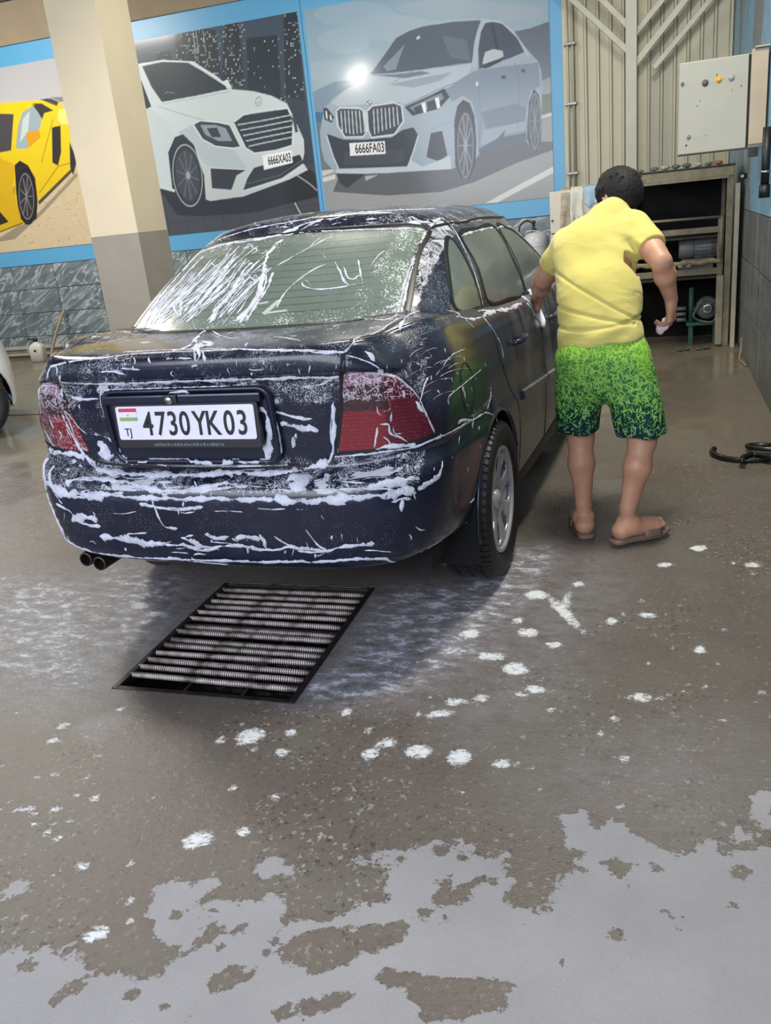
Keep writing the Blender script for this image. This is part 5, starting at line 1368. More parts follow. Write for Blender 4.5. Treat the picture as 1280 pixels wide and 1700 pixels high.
DRY_OUT = [[(-0.752,1.205),(-0.719,1.26),(-0.665,1.283),(-0.59,1.286),(-0.571,1.25),(-0.588,1.201),(-0.639,1.16),(-0.68,1.181),(-0.721,1.181)],[(-0.615,1.298),(-0.547,1.324),(-0.525,1.252),(-0.571,1.25)],[(-0.858,1.107),(-0.837,1.149),(-0.777,1.139),(-0.769,1.108),(-0.83,1.081),(-0.852,1.09)],[(-0.936,1.2),(-0.928,1.239),(-0.9,1.236),(-0.892,1.2),(-0.904,1.182),(-0.926,1.161),(-0.937,1.175)],[(-0.654,1.101),(-0.602,1.132),(-0.553,1.136),(-0.577,1.097),(-0.637,1.058)],[(-0.534,1.175),(-0.51,1.202),(-0.512,1.205),(-0.399,1.207),(-0.305,1.227),(-0.251,1.221),(-0.276,1.195),(-0.263,1.184),(-0.291,1.149),(-0.331,1.118),(-0.403,1.102),(-0.439,1.147),(-0.463,1.169),(-0.498,1.162)],[(-0.546,1.32),(-0.507,1.327),(-0.491,1.306),(-0.497,1.265),(-0.525,1.252)],[(-0.464,1.396),(-0.453,1.466),(-0.437,1.474),(-0.424,1.43),(-0.387,1.483),(-0.359,1.484),(-0.383,1.429),(-0.401,1.387),(-0.431,1.372)],[(-0.485,1.357),(-0.474,1.381),(-0.458,1.371),(-0.472,1.347)],[(-0.109,1.579),(-0.081,1.613),(-0.034,1.588),(-0.052,1.529),(-0.072,1.553)],[(-0.001,1.599),(.028,1.604),(.028,1.576),(.002,1.571)],[(.021,1.466),(.042,1.474),(.062,1.442),(.056,1.417),(.038,1.429)]]
WET_SPOTS = [(-1.273,1.05,.024),(-1.135,1.03,.02),(-1.003,1.038,.015),(-1.149,.991,.015),(-0.914,1.024,.011),(-0.679,1.068,.012),(-0.862,1.022,.009),(-0.854,1.233,.012),(-0.875,1.18,.015),(-0.77,1.197,.011),(-0.765,1.226,.013),(-0.942,1.266,.015),(-0.618,1.402,.011),(-0.477,1.554,.019),(-0.565,1.507,.012),(-0.426,1.536,.011),(-0.254,1.37,.012),(-0.072,1.381,.009),(-0.163,1.293,.01),(-0.049,1.514,.01),(-0.423,1.35,.009),(-0.337,1.476,.009),(.162,1.502,.007),(.064,1.635,.013),(.188,1.602,.023),(-0.162,1.603,.017),(-0.144,1.548,.012)]
FOAM_SPOTS = [(-1.152,1.91,.048,.047,.5),(-1.462,1.572,.019,.019,0),(-1.549,1.512,.022,.02,0),(-1.618,1.501,.021,.019,0),(-1.596,1.48,.017,.015,0),(-1.569,1.449,.016,.012,0),(-1.516,1.458,.015,.013,0),(-1.505,1.419,.02,.018,0),(-1.461,1.411,.02,.017,0),(-1.09,1.473,.045,.035,.6),(-0.985,1.525,.022,.021,0),(-0.778,1.543,.015,.015,0),(-1.328,1.335,.024,.02,0),(-1.22,1.364,.018,.017,0),(-1.388,1.329,.015,.012,0),(-1.383,1.303,.01,.009,0),(-1.145,1.264,.018,.015,0),(-1.172,1.255,.013,.011,0),(-1.114,1.204,.016,.013,0),(-1.169,1.157,.037,.025,.5),(-1.767,1.792,.025,.022,0),(-1.791,1.87,.025,.027,0),(-1.654,1.984,.019,.021,0),(-1.021,1.849,.027,.021,0),(-0.964,1.667,.02,.019,0),(-0.761,1.883,.029,.029,0),(-0.746,1.936,.021,.023,0),(-0.901,2.076,.022,.025,0),(-1.696,1.516,.015,.012,0),(-1.653,1.644,.016,.012,0),(-1.702,1.625,.013,.011,0),(-1.529,1.573,.013,.012,0),(-1.425,1.51,.011,.011,0),(-1.477,1.477,.011,.011,0),(-1.57,1.754,.013,.013,0),(-1.092,1.68,.017,.016,0),(-1.235,1.875,.02,.021,0),(-1.036,1.951,.02,.022,0),(-0.806,1.994,.018,.02,0),(-1.246,1.566,.012,.012,0),(-1.184,1.514,.011,.01,0),(-0.743,1.708,.008,.024,0),(-0.76,1.696,.008,.016,0),(-0.704,1.655,.008,.025,0),(-1.702,1.48,.018,.016,0),(-1.657,1.488,.015,.013,0),(-0.316,2.821,.029,.164,.5),(-0.431,2.95,.051,.044,0),(-0.468,2.734,.026,.033,0),(-0.424,2.647,.042,.037,0),(-0.622,2.614,.043,.037,0),(-0.52,2.466,.051,.031,0),(-0.429,2.399,.045,.048,.5),(-0.322,2.572,.036,.026,0),(-0.346,2.282,.052,.026,0),(-0.725,1.942,.029,.03,0),(-0.629,1.918,.044,.036,.4),(-0.509,1.909,.038,.041,0),(-0.391,1.904,.027,.026,0),(-0.502,2.209,.021,.025,0),(-0.288,2.176,.016,.018,0),(-0.613,2.11,.051,.024,.4),(-0.577,2.181,.043,.025,.3),(-0.041,2.282,.039,.028,0),(-0.066,1.974,.021,.018,0),(-0.021,2.82,.034,.029,0),(.176,3.449,.039,.039,0),(.044,3.27,.04,.029,0),(.369,3.293,.039,.028,0),(-0.142,2.763,.025,.028,0),(.146,2.593,.025,.029,0),(-0.105,2.161,.014,.017,0),(-0.135,2.081,.013,.015,0),(-0.107,2.105,.012,.015,0),(-0.419,1.973,.012,.012,0),(-0.676,2.101,.017,.02,0),(-0.388,2.25,.022,.019,0),(.019,2.282,.021,.014,0),(.233,2.741,.014,.016,0),(.084,2.332,.012,.013,0),(.149,2.37,.011,.013,0),(.304,3.303,.018,.02,0),(-0.475,1.766,.009,.009,0),(-0.493,1.721,.009,.009,0),(-0.074,1.779,.009,.01,0),(.307,2.355,.012,.012,0),(-0.312,2.896,.02,.086,0),(-0.281,3.058,.028,.03,0),(-2.396,2.521,.01,.011,0),(-1.295,1.607,.01,.011,0),(-0.581,2.433,.008,.011,0),(-2.665,2.871,.018,.024,0),(.113,2.042,.007,.008,0),(-1.205,1.964,.011,.012,0),(-0.722,2.279,.011,.012,0),(-2.149,2.378,.009,.009,0),(.198,2.51,.009,.01,0),(-0.113,1.868,.01,.011,0),(-2.43,2.713,.017,.02,0),(-2.116,2.049,.01,.01,0),(-0.666,2.67,.008,.01,0),(-0.574,2.79,.013,.018,0),(-1.136,1.658,.007,.007,0),(-1.668,1.829,.01,.011,0),(-2.01,1.914,.013,.015,0),(.04,1.771,.006,.007,0),(-0.776,1.948,.009,.009,0),(-0.071,1.983,.008,.009,0),(-2.85,2.936,.017,.022,0),(-0.396,3.069,.008,.01,0),(-1.865,1.977,.008,.009,0),(-0.714,2.432,.012,.015,0),(-1.497,1.624,.011,.01,0),(-2.755,2.787,.011,.013,0),(-1.539,1.652,.008,.007,0),(-0.273,1.811,.009,.01,0),(.061,2.593,.007,.009,0),(-0.805,1.722,.011,.012,0),(-1.112,1.85,.01,.011,0),(-0.184,2.258,.011,.013,0),(-0.724,1.642,.007,.007,0),(.286,2.299,.007,.008,0),(-0.519,1.659,.009,.009,0),(-1.926,2.056,.011,.012,0),(.318,3.111,.007,.009,0),(-0.672,1.785,.007,.007,0),(.086,1.909,.009,.01,0),(-0.554,2.175,.009,.009,0),(.096,2.641,.01,.013,0),(-2.185,2.108,.011,.012,0),(-0.129,3.189,.01,.016,0),(-0.265,3.293,.015,.022,0),(-0.755,2.398,.009,.012,0),(-0.559,3.013,.011,.016,0),(-0.938,3.16,.012,.02,0),(-0.233,2.675,.012,.018,0),(-0.614,1.786,.007,.008,0),(-0.514,1.815,.007,.007,0),(-0.886,2.052,.007,.007,0),(-0.321,3.246,.009,.014,0),(-0.35,2.029,.011,.013,0),(-0.019,2.365,.008,.01,0),(-0.21,1.805,.008,.008,0),(.104,2.375,.009,.011,0),(-0.884,3.2,.009,.012,0),(-0.494,1.772,.008,.008,0),(-0.395,2.293,.007,.009,0),(-0.518,2.899,.008,.01,0),(-0.764,1.851,.011,.011,0),(.361,3.2,.011,.018,0),(-1.092,1.608,.01,.01,0),(-0.663,2.197,.011,.013,0),(-0.072,1.96,.007,.009,0),(-0.335,2.343,.012,.016,0),(-0.562,3.018,.009,.015,0),(.279,1.908,.008,.008,0),(-2.897,2.908,.016,.019,0),(-0.106,2.821,.013,.02,0),(-0.849,3.217,.016,.024,0),(.252,2.412,.008,.01,0),(.2,2.094,.007,.008,0),(-1.377,1.541,.007,.007,0),(-0.016,2.484,.012,.016,0),(-2.655,2.667,.009,.012,0),(.01,2.147,.009,.011,0),(.192,2.195,.01,.011,0),(.035,2.48,.009,.012,0),(-1.607,1.631,.008,.008,0),(-1.035,1.75,.008,.008,0),(-0.627,1.653,.007,.007,0),(-0.878,1.844,.008,.008,0),(-0.231,2.134,.008,.008,0),(.314,2.236,.011,.013,0),(-0.308,1.894,.011,.012,0),(-0.69,2.257,.012,.014,0),(-1.047,1.686,.01,.009,0),(-0.046,2.931,.013,.019,0),(-0.352,1.91,.011,.012,0),(.205,2.306,.01,.012,0),(-0.145,1.696,.008,.008,0),(-1.848,1.769,.012,.012,0),(-0.525,1.642,.009,.01,0),(-1.849,1.649,.01,.01,0),(-0.739,2.031,.007,.008,0)]
FILM = [([(-2.908,2.808),(-2.731,2.921),(-2.341,2.856),(-2.005,2.472),(-1.893,2.212),(-1.925,2.047),(-2.256,2.123),(-2.363,2.152)],1.0,.25),([(-2.54,3.143),(-1.96,3.014),(-1.796,2.621),(-1.794,2.332),(-1.927,2.316),(-2.202,2.553)],.85,.2),([(-2.056,2.17),(-1.902,2.169),(-1.836,2.059),(-1.936,2.046)],.95,.1),([(-1.031,2.925),(-1.089,2.905),(-1.045,2.36),(-1.067,2.112),(-0.802,2.167),(-0.792,2.134),(-0.677,2.255),(-0.54,2.464),(-0.472,2.757),(-0.352,3.321),(-0.42,3.484),(-0.713,3.398),(-0.753,3.077),(-1.06,3.023)],.8,.12),([(-1.105,2.313),(-1.074,2.129),(-0.915,2.116),(-0.812,2.2),(-0.802,2.167),(-0.694,2.365),(-0.483,2.491),(-0.504,2.551),(-0.667,2.428),(-0.856,2.344)],1.0,.08),([(-0.594,3.405),(-0.468,3.446),(-0.469,3.25),(-0.579,3.15),(-0.666,3.143)],1.0,.06),([(-0.486,2.932),(-0.228,3.297),(-0.148,3.125),(-0.249,2.666),(-0.321,2.234),(-0.49,2.05),(-0.562,2.133),(-0.444,2.436)],.5,.2),([(-1.68,1.937),(-1.628,1.911),(-1.638,1.844),(-1.73,1.879)],.7,.06),([(-0.305,1.963),(.214,2.113),(.201,1.941),(.082,1.804),(-0.206,1.777)],.33,.2),([(-7.172,6.2),(-3.667,4.661),(-2.923,3.118),(-3.492,2.931)],.25,.4)]

# ------------------------------------------------------------------ floor: stains are maps in floor metres, anchored to the slab
GX0, GX1, GY0, GY1 = -1.765, -1.085, 2.095, 2.95          # drain opening
def pts_field(X, Y, poly, soft):
    """soft inside/outside field of a polygon"""
    P = np.array(poly); out = np.full(X.shape, -9.0); lo = P.min(0)-.25; hi = P.max(0)+.25
    m = (X > lo[0]) & (X < hi[0]) & (Y > lo[1]) & (Y < hi[1]); x, y = X[m], Y[m]
    if x.size == 0: return out
    d = np.full(x.shape, 9.0); ins = np.zeros(x.shape, bool)
    for (ax, ay), (bx_, by) in zip(P, np.roll(P, -1, 0)):
        dx, dy = bx_-ax, by-ay; t = np.clip(((x-ax)*dx+(y-ay)*dy)/(dx*dx+dy*dy+1e-12), 0, 1)
        d = np.minimum(d, np.hypot(x-ax-t*dx, y-ay-t*dy))
        c = (ay > y) != (by > y)
        with np.errstate(divide='ignore', invalid='ignore'): xi = (bx_-ax)*(y-ay)/(by-ay)+ax
        ins ^= c & (x < xi)
    out[m] = np.where(ins, d, -d)/soft; return out
def build_floor():
    def line(segs):
        a = []
        for s0, s1, st in segs: a += list(np.arange(s0, s1-1e-6, st))
        return np.array(a+[segs[-1][1]])
    xs = line([(-13, -9, .5), (-9, -3.4, .07), (-3.4, GX0, (GX0+3.4)/115), (GX0, GX1, (GX1-GX0)/45), (GX1, XR+.1, (XR+.1-GX1)/125)])
    ys = line([(-3.2, .7, .3), (.7, GY0, (GY0-.7)/110), (GY0, GY1, (GY1-GY0)/50), (GY1, 4.6, .022), (4.6, YB+.1, .06)])
    X, Y = np.meshgrid(xs, ys, indexing='ij'); Z = np.zeros_like(X)
    dry = np.full(X.shape, -9.0); foam = np.full(X.shape, -9.0); film = np.zeros(X.shape)
    for p in DRY_IN: dry = np.maximum(dry, pts_field(X, Y, p, .05))
    for p in DRY_OUT: dry = np.minimum(dry, -pts_field(X, Y, p, .035))
    for x, y, r in WET_SPOTS: dry = np.minimum(dry, (np.hypot(X-x, Y-y)-r)/.03)
    for x, y, a, b, t in FOAM_SPOTS:
        dx, dy = X-x, Y-y; c, s = math.cos(t), math.sin(t); d = np.hypot((dx*c+dy*s)/a, (-dx*s+dy*c)/b)
        foam = np.maximum(foam, (1-d)*min(a, b)/.025)
    for p, k, soft in FILM: film = np.maximum(film, k*np.clip(pts_field(X, Y, p, soft)*.5+.5, 0, 1))
    nx, ny = X.shape; V = np.stack([X, Y, Z], -1).reshape(-1, 3)
    i, j = np.meshgrid(np.arange(nx-1), np.arange(ny-1), indexing='ij')
    Q = np.stack([i*ny+j, (i+1)*ny+j, (i+1)*ny+j+1, i*ny+j+1], -1).reshape(-1, 4)
    cx = (xs[i]+xs[i+1])/2; cy = (ys[j]+ys[j+1])/2
    keep = ~((cx > GX0) & (cx < GX1) & (cy > GY0) & (cy < GY1)); Q = Q[keep.ravel()]
    me = quads_mesh(V, Q)
    for nm, A in (('dry', np.clip(dry*.5+.5, 0, 1)), ('foam', np.clip(foam*.5+.5, 0, 1)), ('film', film)):
        at = me.attributes.new(nm, 'FLOAT', 'POINT'); at.data.foreach_set('value', A.ravel().astype(np.float32))
    M_ = Mat('wash_bay_concrete'); v = M_.coord('Object')
    big = M_.noise(v, .9, 6, .6, .5); mid = M_.noise(v, 4.5, 6, .62, .4); fine = M_.noise(v, 60, 5, .65); grain = M_.noise(v, 240, 3, .6)
    wet = M_.ramp(M_.math('ADD', M_.math('MULTIPLY', big, .6), M_.math('MULTIPLY', mid, .4)), [(.34, (.088, .084, .072, 1)), (.45, (.118, .094, .082, 1)), (.54, (.120, .106, .090, 1)), (.68, (.145, .130, .106, 1))])
    ag = M_.voro(v, 95, 'F1', 1, 'Color'); sep = M_.n('ShaderNodeSeparateColor'); M_.l(ag, sep.inputs[0]); rough_zone = M_.step(M_.noise(v, 1.7, 5, .6), .45, .62)
    dark = M_.math('MULTIPLY', M_.step(sep.outputs[0], .80, .86), M_.math('MULTIPLY', M_.step(fine, .46, .56), M_.mixf(rough_zone, .35, 1.0)))
    pale = M_.math('MULTIPLY', M_.step(sep.outputs[1], .82, .88), M_.math('MULTIPLY', M_.step(fine, .48, .58), M_.mixf(rough_zone, .3, .9)))
    wet = M_.mix(dark, wet, (.045, .040, .036, 1)); wet = M_.mix(pale, wet, (.30, .28, .25, 1))
    wet = M_.mix(M_.math('MULTIPLY', M_.step(grain, .5, .75), .25), wet, (.20, .18, .16, 1))
    sx = M_.n('ShaderNodeSeparateXYZ'); M_.l(v, sx.inputs[0])
    far_tone = M_.math('MULTIPLY', M_.step(sx.outputs[1], 3.6, 6.0), M_.mixf(big, .3, 1.0)); wet = M_.mix(M_.math('MULTIPLY', far_tone, .75), wet, (.250, .215, .155, 1))  # paler ochre tone blended in towards the back of the bay
    dn = M_.noise(v, 3.0, 5, .6); dryc = M_.ramp(M_.math('ADD', M_.math('MULTIPLY', dn, .7), M_.math('MULTIPLY', grain, .3)), [(.3, (.262, .258, .272, 1)), (.7, (.345, .340, .356, 1))])
    pit = M_.math('MULTIPLY', M_.step(M_.voro(v, 26), .10, .06), M_.step(fine, .5, .6)); dryc = M_.mix(M_.math('MULTIPLY', pit, .5), dryc, (.20, .18, .18, 1))
    jig = M_.math('ADD', M_.math('MULTIPLY', M_.math('SUBTRACT', M_.noise(v, 14, 6, .7), .5), 1.5), M_.math('MULTIPLY', M_.math('SUBTRACT', M_.noise(v, 70, 4, .65), .5), .5))
    fd = M_.step(M_.math('ADD', M_.attr('dry'), jig), .47, .53)
    rim = M_.math('MULTIPLY', M_.step(M_.math('ADD', M_.attr('dry'), jig), .30, .50), M_.math('SUBTRACT', 1.0, fd))
    jf = M_.math('ADD', M_.math('MULTIPLY', M_.math('SUBTRACT', M_.noise(v, 24, 6, .7), .5), 1.3), M_.math('MULTIPLY', M_.math('SUBTRACT', M_.noise(v, 120, 4, .6), .5), .5))
    fstreak = M_.noise(M_.coord('Object', (1, 2.2, 1), (0, 0, -.6)), 46, 6, .7, 1.0); ff = M_.math('MULTIPLY', M_.step(M_.math('ADD', M_.attr('foam'), jf), .50, .72), M_.step(M_.math('ADD', fstreak, M_.math('MULTIPLY', M_.attr('foam'), .22)), .50, .70))
    fl = M_.attr('film'); web = M_.noise(M_.coord('Object', (1, 1.9, 1), (0, 0, .35)), 11, 8, .74, .25)
    flm = M_.math('MULTIPLY', fl, M_.step(web, .30, .60), clamp=True); flb = M_.math('MULTIPLY', M_.step(fl, .40, .75), M_.step(M_.math('ADD', web, M_.math('MULTIPLY', fine, .30)), .66, .78))
    col = M_.mix(M_.math('MULTIPLY', rim, .35), wet, (.075, .065, .058, 1)); col = M_.mix(fd, col, dryc)
    col = M_.mix(M_.math('MULTIPLY', flm, .66), col, (.36, .37, .44, 1)); col = M_.mix(M_.math('MULTIPLY', flb, .7), col, (.66, .68, .74, 1))
    col = M_.mix(M_.math('MULTIPLY', ff, .88), col, (.74, .77, .80, 1))
    dryish = M_.math('MAXIMUM', fd, ff)
    puddle = M_.math('MULTIPLY', M_.step(M_.noise(v, 1.1, 3), .42, .60), M_.step(sx.outputs[1], 2.8, 4.6))
    rgh = M_.mixf(puddle, M_.mixf(mid, .26, .48), .07)
    M_.set(color=col, rough=M_.mixf(dryish, rgh, .75), spec=M_.mixf(dryish, .5, .25))
    h = M_.math('ADD', M_.math('MULTIPLY', fine, .5), M_.math('MULTIPLY', grain, .35)); h = M_.math('ADD', h, M_.math('MULTIPLY', ff, .6)); h = M_.math('MULTIPLY', h, M_.mixf(puddle, 1.0, .10))
    M_.bump(h, .45, .006)
    fo = struct('floor', me, M_.m)
    # expansion joint across the bay on the left
    jm = simple('wet_joint', (38, 36, 34), .4)
    box('expansion_joint', (-12, 6.285, .0005), (-2.9, 6.31, .0035), jm, fo)
    # walls of the drain pit
    PM = simple('pit_concrete', (34, 31, 30), .6, var=.3, bump=.3)
    bm = bmesh.new()
    d = -.35; q = [(GX0, GY0), (GX1, GY0), (GX1, GY1+.0), (GX0, GY1)]
    for (a, b), (c, e) in zip(q, q[1:]+q[:1]): bm.faces.new([bm.verts.new(t) for t in ((a, b, 0), (a, b, d), (c, e, d), (c, e, 0))])
    bm.faces.new([bm.verts.new((a, b, d)) for a, b in q]); bmesh.ops.remove_doubles(bm, verts=bm.verts, dist=1e-4)
    obj('drain_pit', bm, PM, fo)
    water = Mat('pit_water'); water.set(color=(.015, .014, .014, 1), rough=.05, spec=.6); water.bump(water.noise(water.coord(), 18, 3), .1, .01)
    bm = bmesh.new(); bm.faces.new([bm.verts.new((a, b, -.16)) for a, b in q]); obj('pit_water', bm, water.m, fo)
    return fo
def rebar_mesh(L):
    """ribbed steel bar along x"""
    bm = bmesh.new(); n = 8; step = .0085; prof = []
    x = 0; k = 0
    while x <= L: prof.append((.0115 if k % 2 else .0088, x)); x += step/2; k += 1
    rings = []
    for r, h in prof:
        rings.append([bm.verts.new((h+.0035*math.cos(2*math.pi*q/n), r*math.cos(2*math.pi*q/n), r*math.sin(2*math.pi*q/n))) for q in range(n)])
    for a, b in zip(rings, rings[1:]):
        for q in range(n): bm.faces.new((a[q], b[q], b[(q+1) % n], a[(q+1) % n]))
    m = bpy.data.meshes.new('bar'); bm.to_mesh(m); bm.free(); return m
def build_grate():
    M_ = Mat('worn_foamy_steel'); v = M_.coord(); n = M_.noise(v, 10, 4); sw = M_.step(n, .36, .56)
    wv = M_.n('ShaderNodeTexWave', wave_type='BANDS', bands_direction='X'); M_.l(v, wv.inputs['Vector']); wv.inputs['Scale'].default_value = 37; wv.inputs['Distortion'].default_value = 1.2
    M_.set(color=M_.mix(M_.math('MULTIPLY', sw, M_.step(wv.outputs['Fac'], .15, .6)), (.045, .034, .032, 1), (.50, .43, .41, 1)), rough=.45, metal=.1); M_.bump(n, .2, .004)
    bar_m = M_.m; dk = simple('wet_angle_iron', (52, 46, 46), .4, .5, var=.5, scale=20, bump=.3)
    g = empty('drain_grate', (GX0, GY0, 0), 0, 'rusty floor drain grate of ribbed steel bars behind the dark sedan', 'drain grate')
    W_, H_ = GX1-GX0, GY1-GY0
    for nm, lo, hi in (('frame_rail', (.0, .0, -.035), (.022, H_, .004)), ('frame_rail', (W_-.022, 0, -.035), (W_, H_, .004)), ('frame_rail', (0, 0, -.035), (W_, .020, .003)), ('frame_rail', (0, H_-.02, -.035), (W_, H_, .003)), ('support_bar', (W_*.36, 0, -.045), (W_*.36+.012, H_, -.018)), ('support_bar', (W_*.68, 0, -.045), (W_*.68+.012, H_, -.018))):
        box(nm, lo, hi, dk, g, .002)
    me = rebar_mesh(W_-.03); me.materials.append(bar_m); me.shade_smooth()
    r = random.Random(2)
    for k in range(15):
        o = bpy.data.objects.new('bar', me); COL.objects.link(o); o.parent = g
        o.location = (.012, .100+k*.0535+r.uniform(-.004, .004), -.006+r.uniform(-.003, .003)); o.rotation_euler = (r.uniform(0, 6), 0, -.012+r.uniform(-.012, .012))
    bm = bmesh.new()                                       # second row of lighter rod between, as in the photograph's twin bars
    for k in (3, 7, 8):
        tube(bm, [(.02, .100+k*.0535+.020, -.012), (W_-.02, .100+k*.0535+.014, -.012)], .006, 6)
    obj('thin_rod', bm, dk, g, True)
    return g

# ------------------------------------------------------------------ signed-distance modelling for soft bodies (surface nets)
class SDF:
    def __init__(self, lo, hi, h):
        self.lo = np.array(lo, float); self.h = h; self.n = np.ceil((np.array(hi)-self.lo)/h).astype(int)+1
        self.F = np.full(self.n, .06, np.float32)
    def box(self, lo, hi):
        a = np.clip(np.floor((np.array(lo)-self.lo)/self.h).astype(int), 0, self.n-1); b = np.clip(np.ceil((np.array(hi)-self.lo)/self.h).astype(int)+1, 1, self.n)
        sl = tuple(slice(i, j) for i, j in zip(a, b))
        ax = [self.lo[k]+np.arange(a[k], b[k])*self.h for k in range(3)]
        return sl, np.meshgrid(*ax, indexing='ij', sparse=True)
    def add(self, d, sl, k):
        F = self.F[sl]
        if k <= 0: self.F[sl] = np.minimum(F, d); return
        h = np.clip(.5+.5*(F-d)/k, 0, 1); self.F[sl] = F*(1-h)+d*h-k*h*(1-h)
    def sub(self, d, sl, k):
        F = self.F[sl]; h = np.clip(.5-.5*(F+d)/k, 0, 1); self.F[sl] = F*(1-h)-d*h+k*h*(1-h)
    def cone(self, a, b, ra, rb, k=.02, flat=None, sub=False):
        """tapered round limb; flat=(axis, factor) squeezes it along a direction"""
        a = np.array(a, float); b = np.array(b, float); m = max(ra, rb)*(1.0)+.05
        f = 1.0 if flat is None else max(1.0, 1.0/flat[1])
        sl, (X, Y, Z) = self.box(np.minimum(a, b)-m*f, np.maximum(a, b)+m*f)
        x, y, z = X-a[0], Y-a[1], Z-a[2]; d = b-a
        if flat is not None:
            n = np.array(flat[0], float); n /= np.linalg.norm(n); s = flat[1]-1
            q = (x*n[0]+y*n[1]+z*n[2])*s; x, y, z = x+q*n[0], y+q*n[1], z+q*n[2]; d = d+n*(d@n)*s
        L2 = d@d+1e-12; t = np.clip((x*d[0]+y*d[1]+z*d[2])/L2, 0, 1)
        D = np.sqrt((x-t*d[0])**2+(y-t*d[1])**2+(z-t*d[2])**2)-(ra+(rb-ra)*t)
        (self.sub if sub else self.add)(D.astype(np.float32), sl, k)
    def ell(self, c, r, k=.02, R=None, sub=False):
        c = np.array(c, float); r = np.array(r, float); m = r.max()+.05
        sl, (X, Y, Z) = self.box(c-m, c+m); P = [X-c[0], Y-c[1], Z-c[2]]
        if R is not None: R = np.array(R); P = [P[0]*R[0, i]+P[1]*R[1, i]+P[2]*R[2, i] for i in range(3)]
        q = np.sqrt((P[0]/r[0])**2+(P[1]/r[1])**2+(P[2]/r[2])**2); D = (q-1)*r.min()*.5*(1+np.minimum(q, 1.6)*.0+1)
        (self.sub if sub else self.add)(D.astype(np.float32), sl, k)
    def warp(self, fn):
        ax = [self.lo[k]+np.arange(self.n[k])*self.h for k in range(3)]; X, Y, Z = np.meshgrid(*ax, indexing='ij', sparse=True); self.F += fn(X, Y, Z).astype(np.float32)
    def mesh(self, smooth=2):
        F = self.F; s = F < 0; n = F.shape; P = np.zeros([n[0]-1, n[1]-1, n[2]-1, 3], np.float32); C = np.zeros([n[0]-1, n[1]-1, n[2]-1], np.int16)
        sl0, sl1 = slice(0, -1), slice(1, None); idx = [(a, b, c) for a in (0, 1) for b in (0, 1) for c in (0, 1)]
        cs = {i: s[tuple(sl1 if q else sl0 for q in i)] for i in idx}; sm = sum(cs[i].astype(np.int8) for i in idx); act = (sm > 0) & (sm < 8)
        ii = np.argwhere(act); vals = {i: F[ii[:, 0]+i[0], ii[:, 1]+i[1], ii[:, 2]+i[2]] for i in idx}
        acc = np.zeros((len(ii), 3)); cnt = np.zeros(len(ii))
        for i in idx:
            for k in range(3):
                if i[k] == 0:
                    j = list(i); j[k] = 1; j = tuple(j); a, b = vals[i], vals[j]; m = (a < 0) != (b < 0)
                    t = np.where(m, a/(a-b+1e-12*(a == b)), 0); p = np.zeros((len(ii), 3)); p += np.array(i); p[:, k] = t
                    acc[m] += p[m]; cnt[m] += 1
        V = self.lo+(ii+acc/cnt[:, None])*self.h
        vid = np.full([n[0]-1, n[1]-1, n[2]-1], -1, np.int64); vid[tuple(ii.T)] = np.arange(len(ii)); Q = []
        for k in range(3):
            a = np.argwhere(np.take(s, range(0, n[k]-1), k) != np.take(s, range(1, n[k]), k))
            u, v = [(1, 2), (2, 0), (0, 1)][k]
            a = a[(a[:, u] > 0) & (a[:, v] > 0) & (a[:, u] < n[u]-1) & (a[:, v] < n[v]-1)]
            e = []
            for du, dv in ((1, 1), (0, 1), (0, 0), (1, 0)):
                b = a.copy(); b[:, u] -= du; b[:, v] -= dv; e.append(vid[tuple(b.T)])
            q = np.stack(e, 1); ins = s[tuple(a.T)]; q[~ins] = q[~ins][:, ::-1]; Q.append(q)
        Q = np.concatenate(Q); Q = Q[(Q >= 0).all(1)]
        for _ in range(smooth):                                # light smoothing
            S = np.zeros_like(V); c = np.zeros(len(V))
            for k in range(4):
                for j in (1, 3): np.add.at(S, Q[:, k], V[Q[:, (k+j) % 4]]); np.add.at(c, Q[:, k], 1)
            V = V*.55+.45*S/np.maximum(c, 1)[:, None]
        return quads_mesh(V, Q)
def skin_mat():
    M_ = Mat('tanned_skin'); v = M_.coord(); n = M_.noise(v, 9, 4); f = M_.noise(v, 160, 3)
    M_.set(color=M_.ramp(n, [(.3, lin((172, 126, 100))), (.7, lin((196, 148, 122)))]), rough=.48, spec=.4, sss=.04); M_.bump(f, .12, .002); return M_.m
def shirt_mat():
    M_ = Mat('yellow_pique_cotton'); v = M_.coord(); n = M_.noise(v, 4, 3)
    M_.set(color=M_.ramp(n, [(.3, lin((190, 177, 94))), (.7, lin((204, 192, 110)))]), rough=.85, spec=.2, sheen=.2); fv = M_.coord('Object', (1, 1, 2.6), (0, .55, 0)); M_.bump(M_.math('ADD', M_.math('MULTIPLY', M_.voro(v, 420), .02), M_.noise(fv, 5.5, 2, .4, .6)), .55, .022); return M_.m
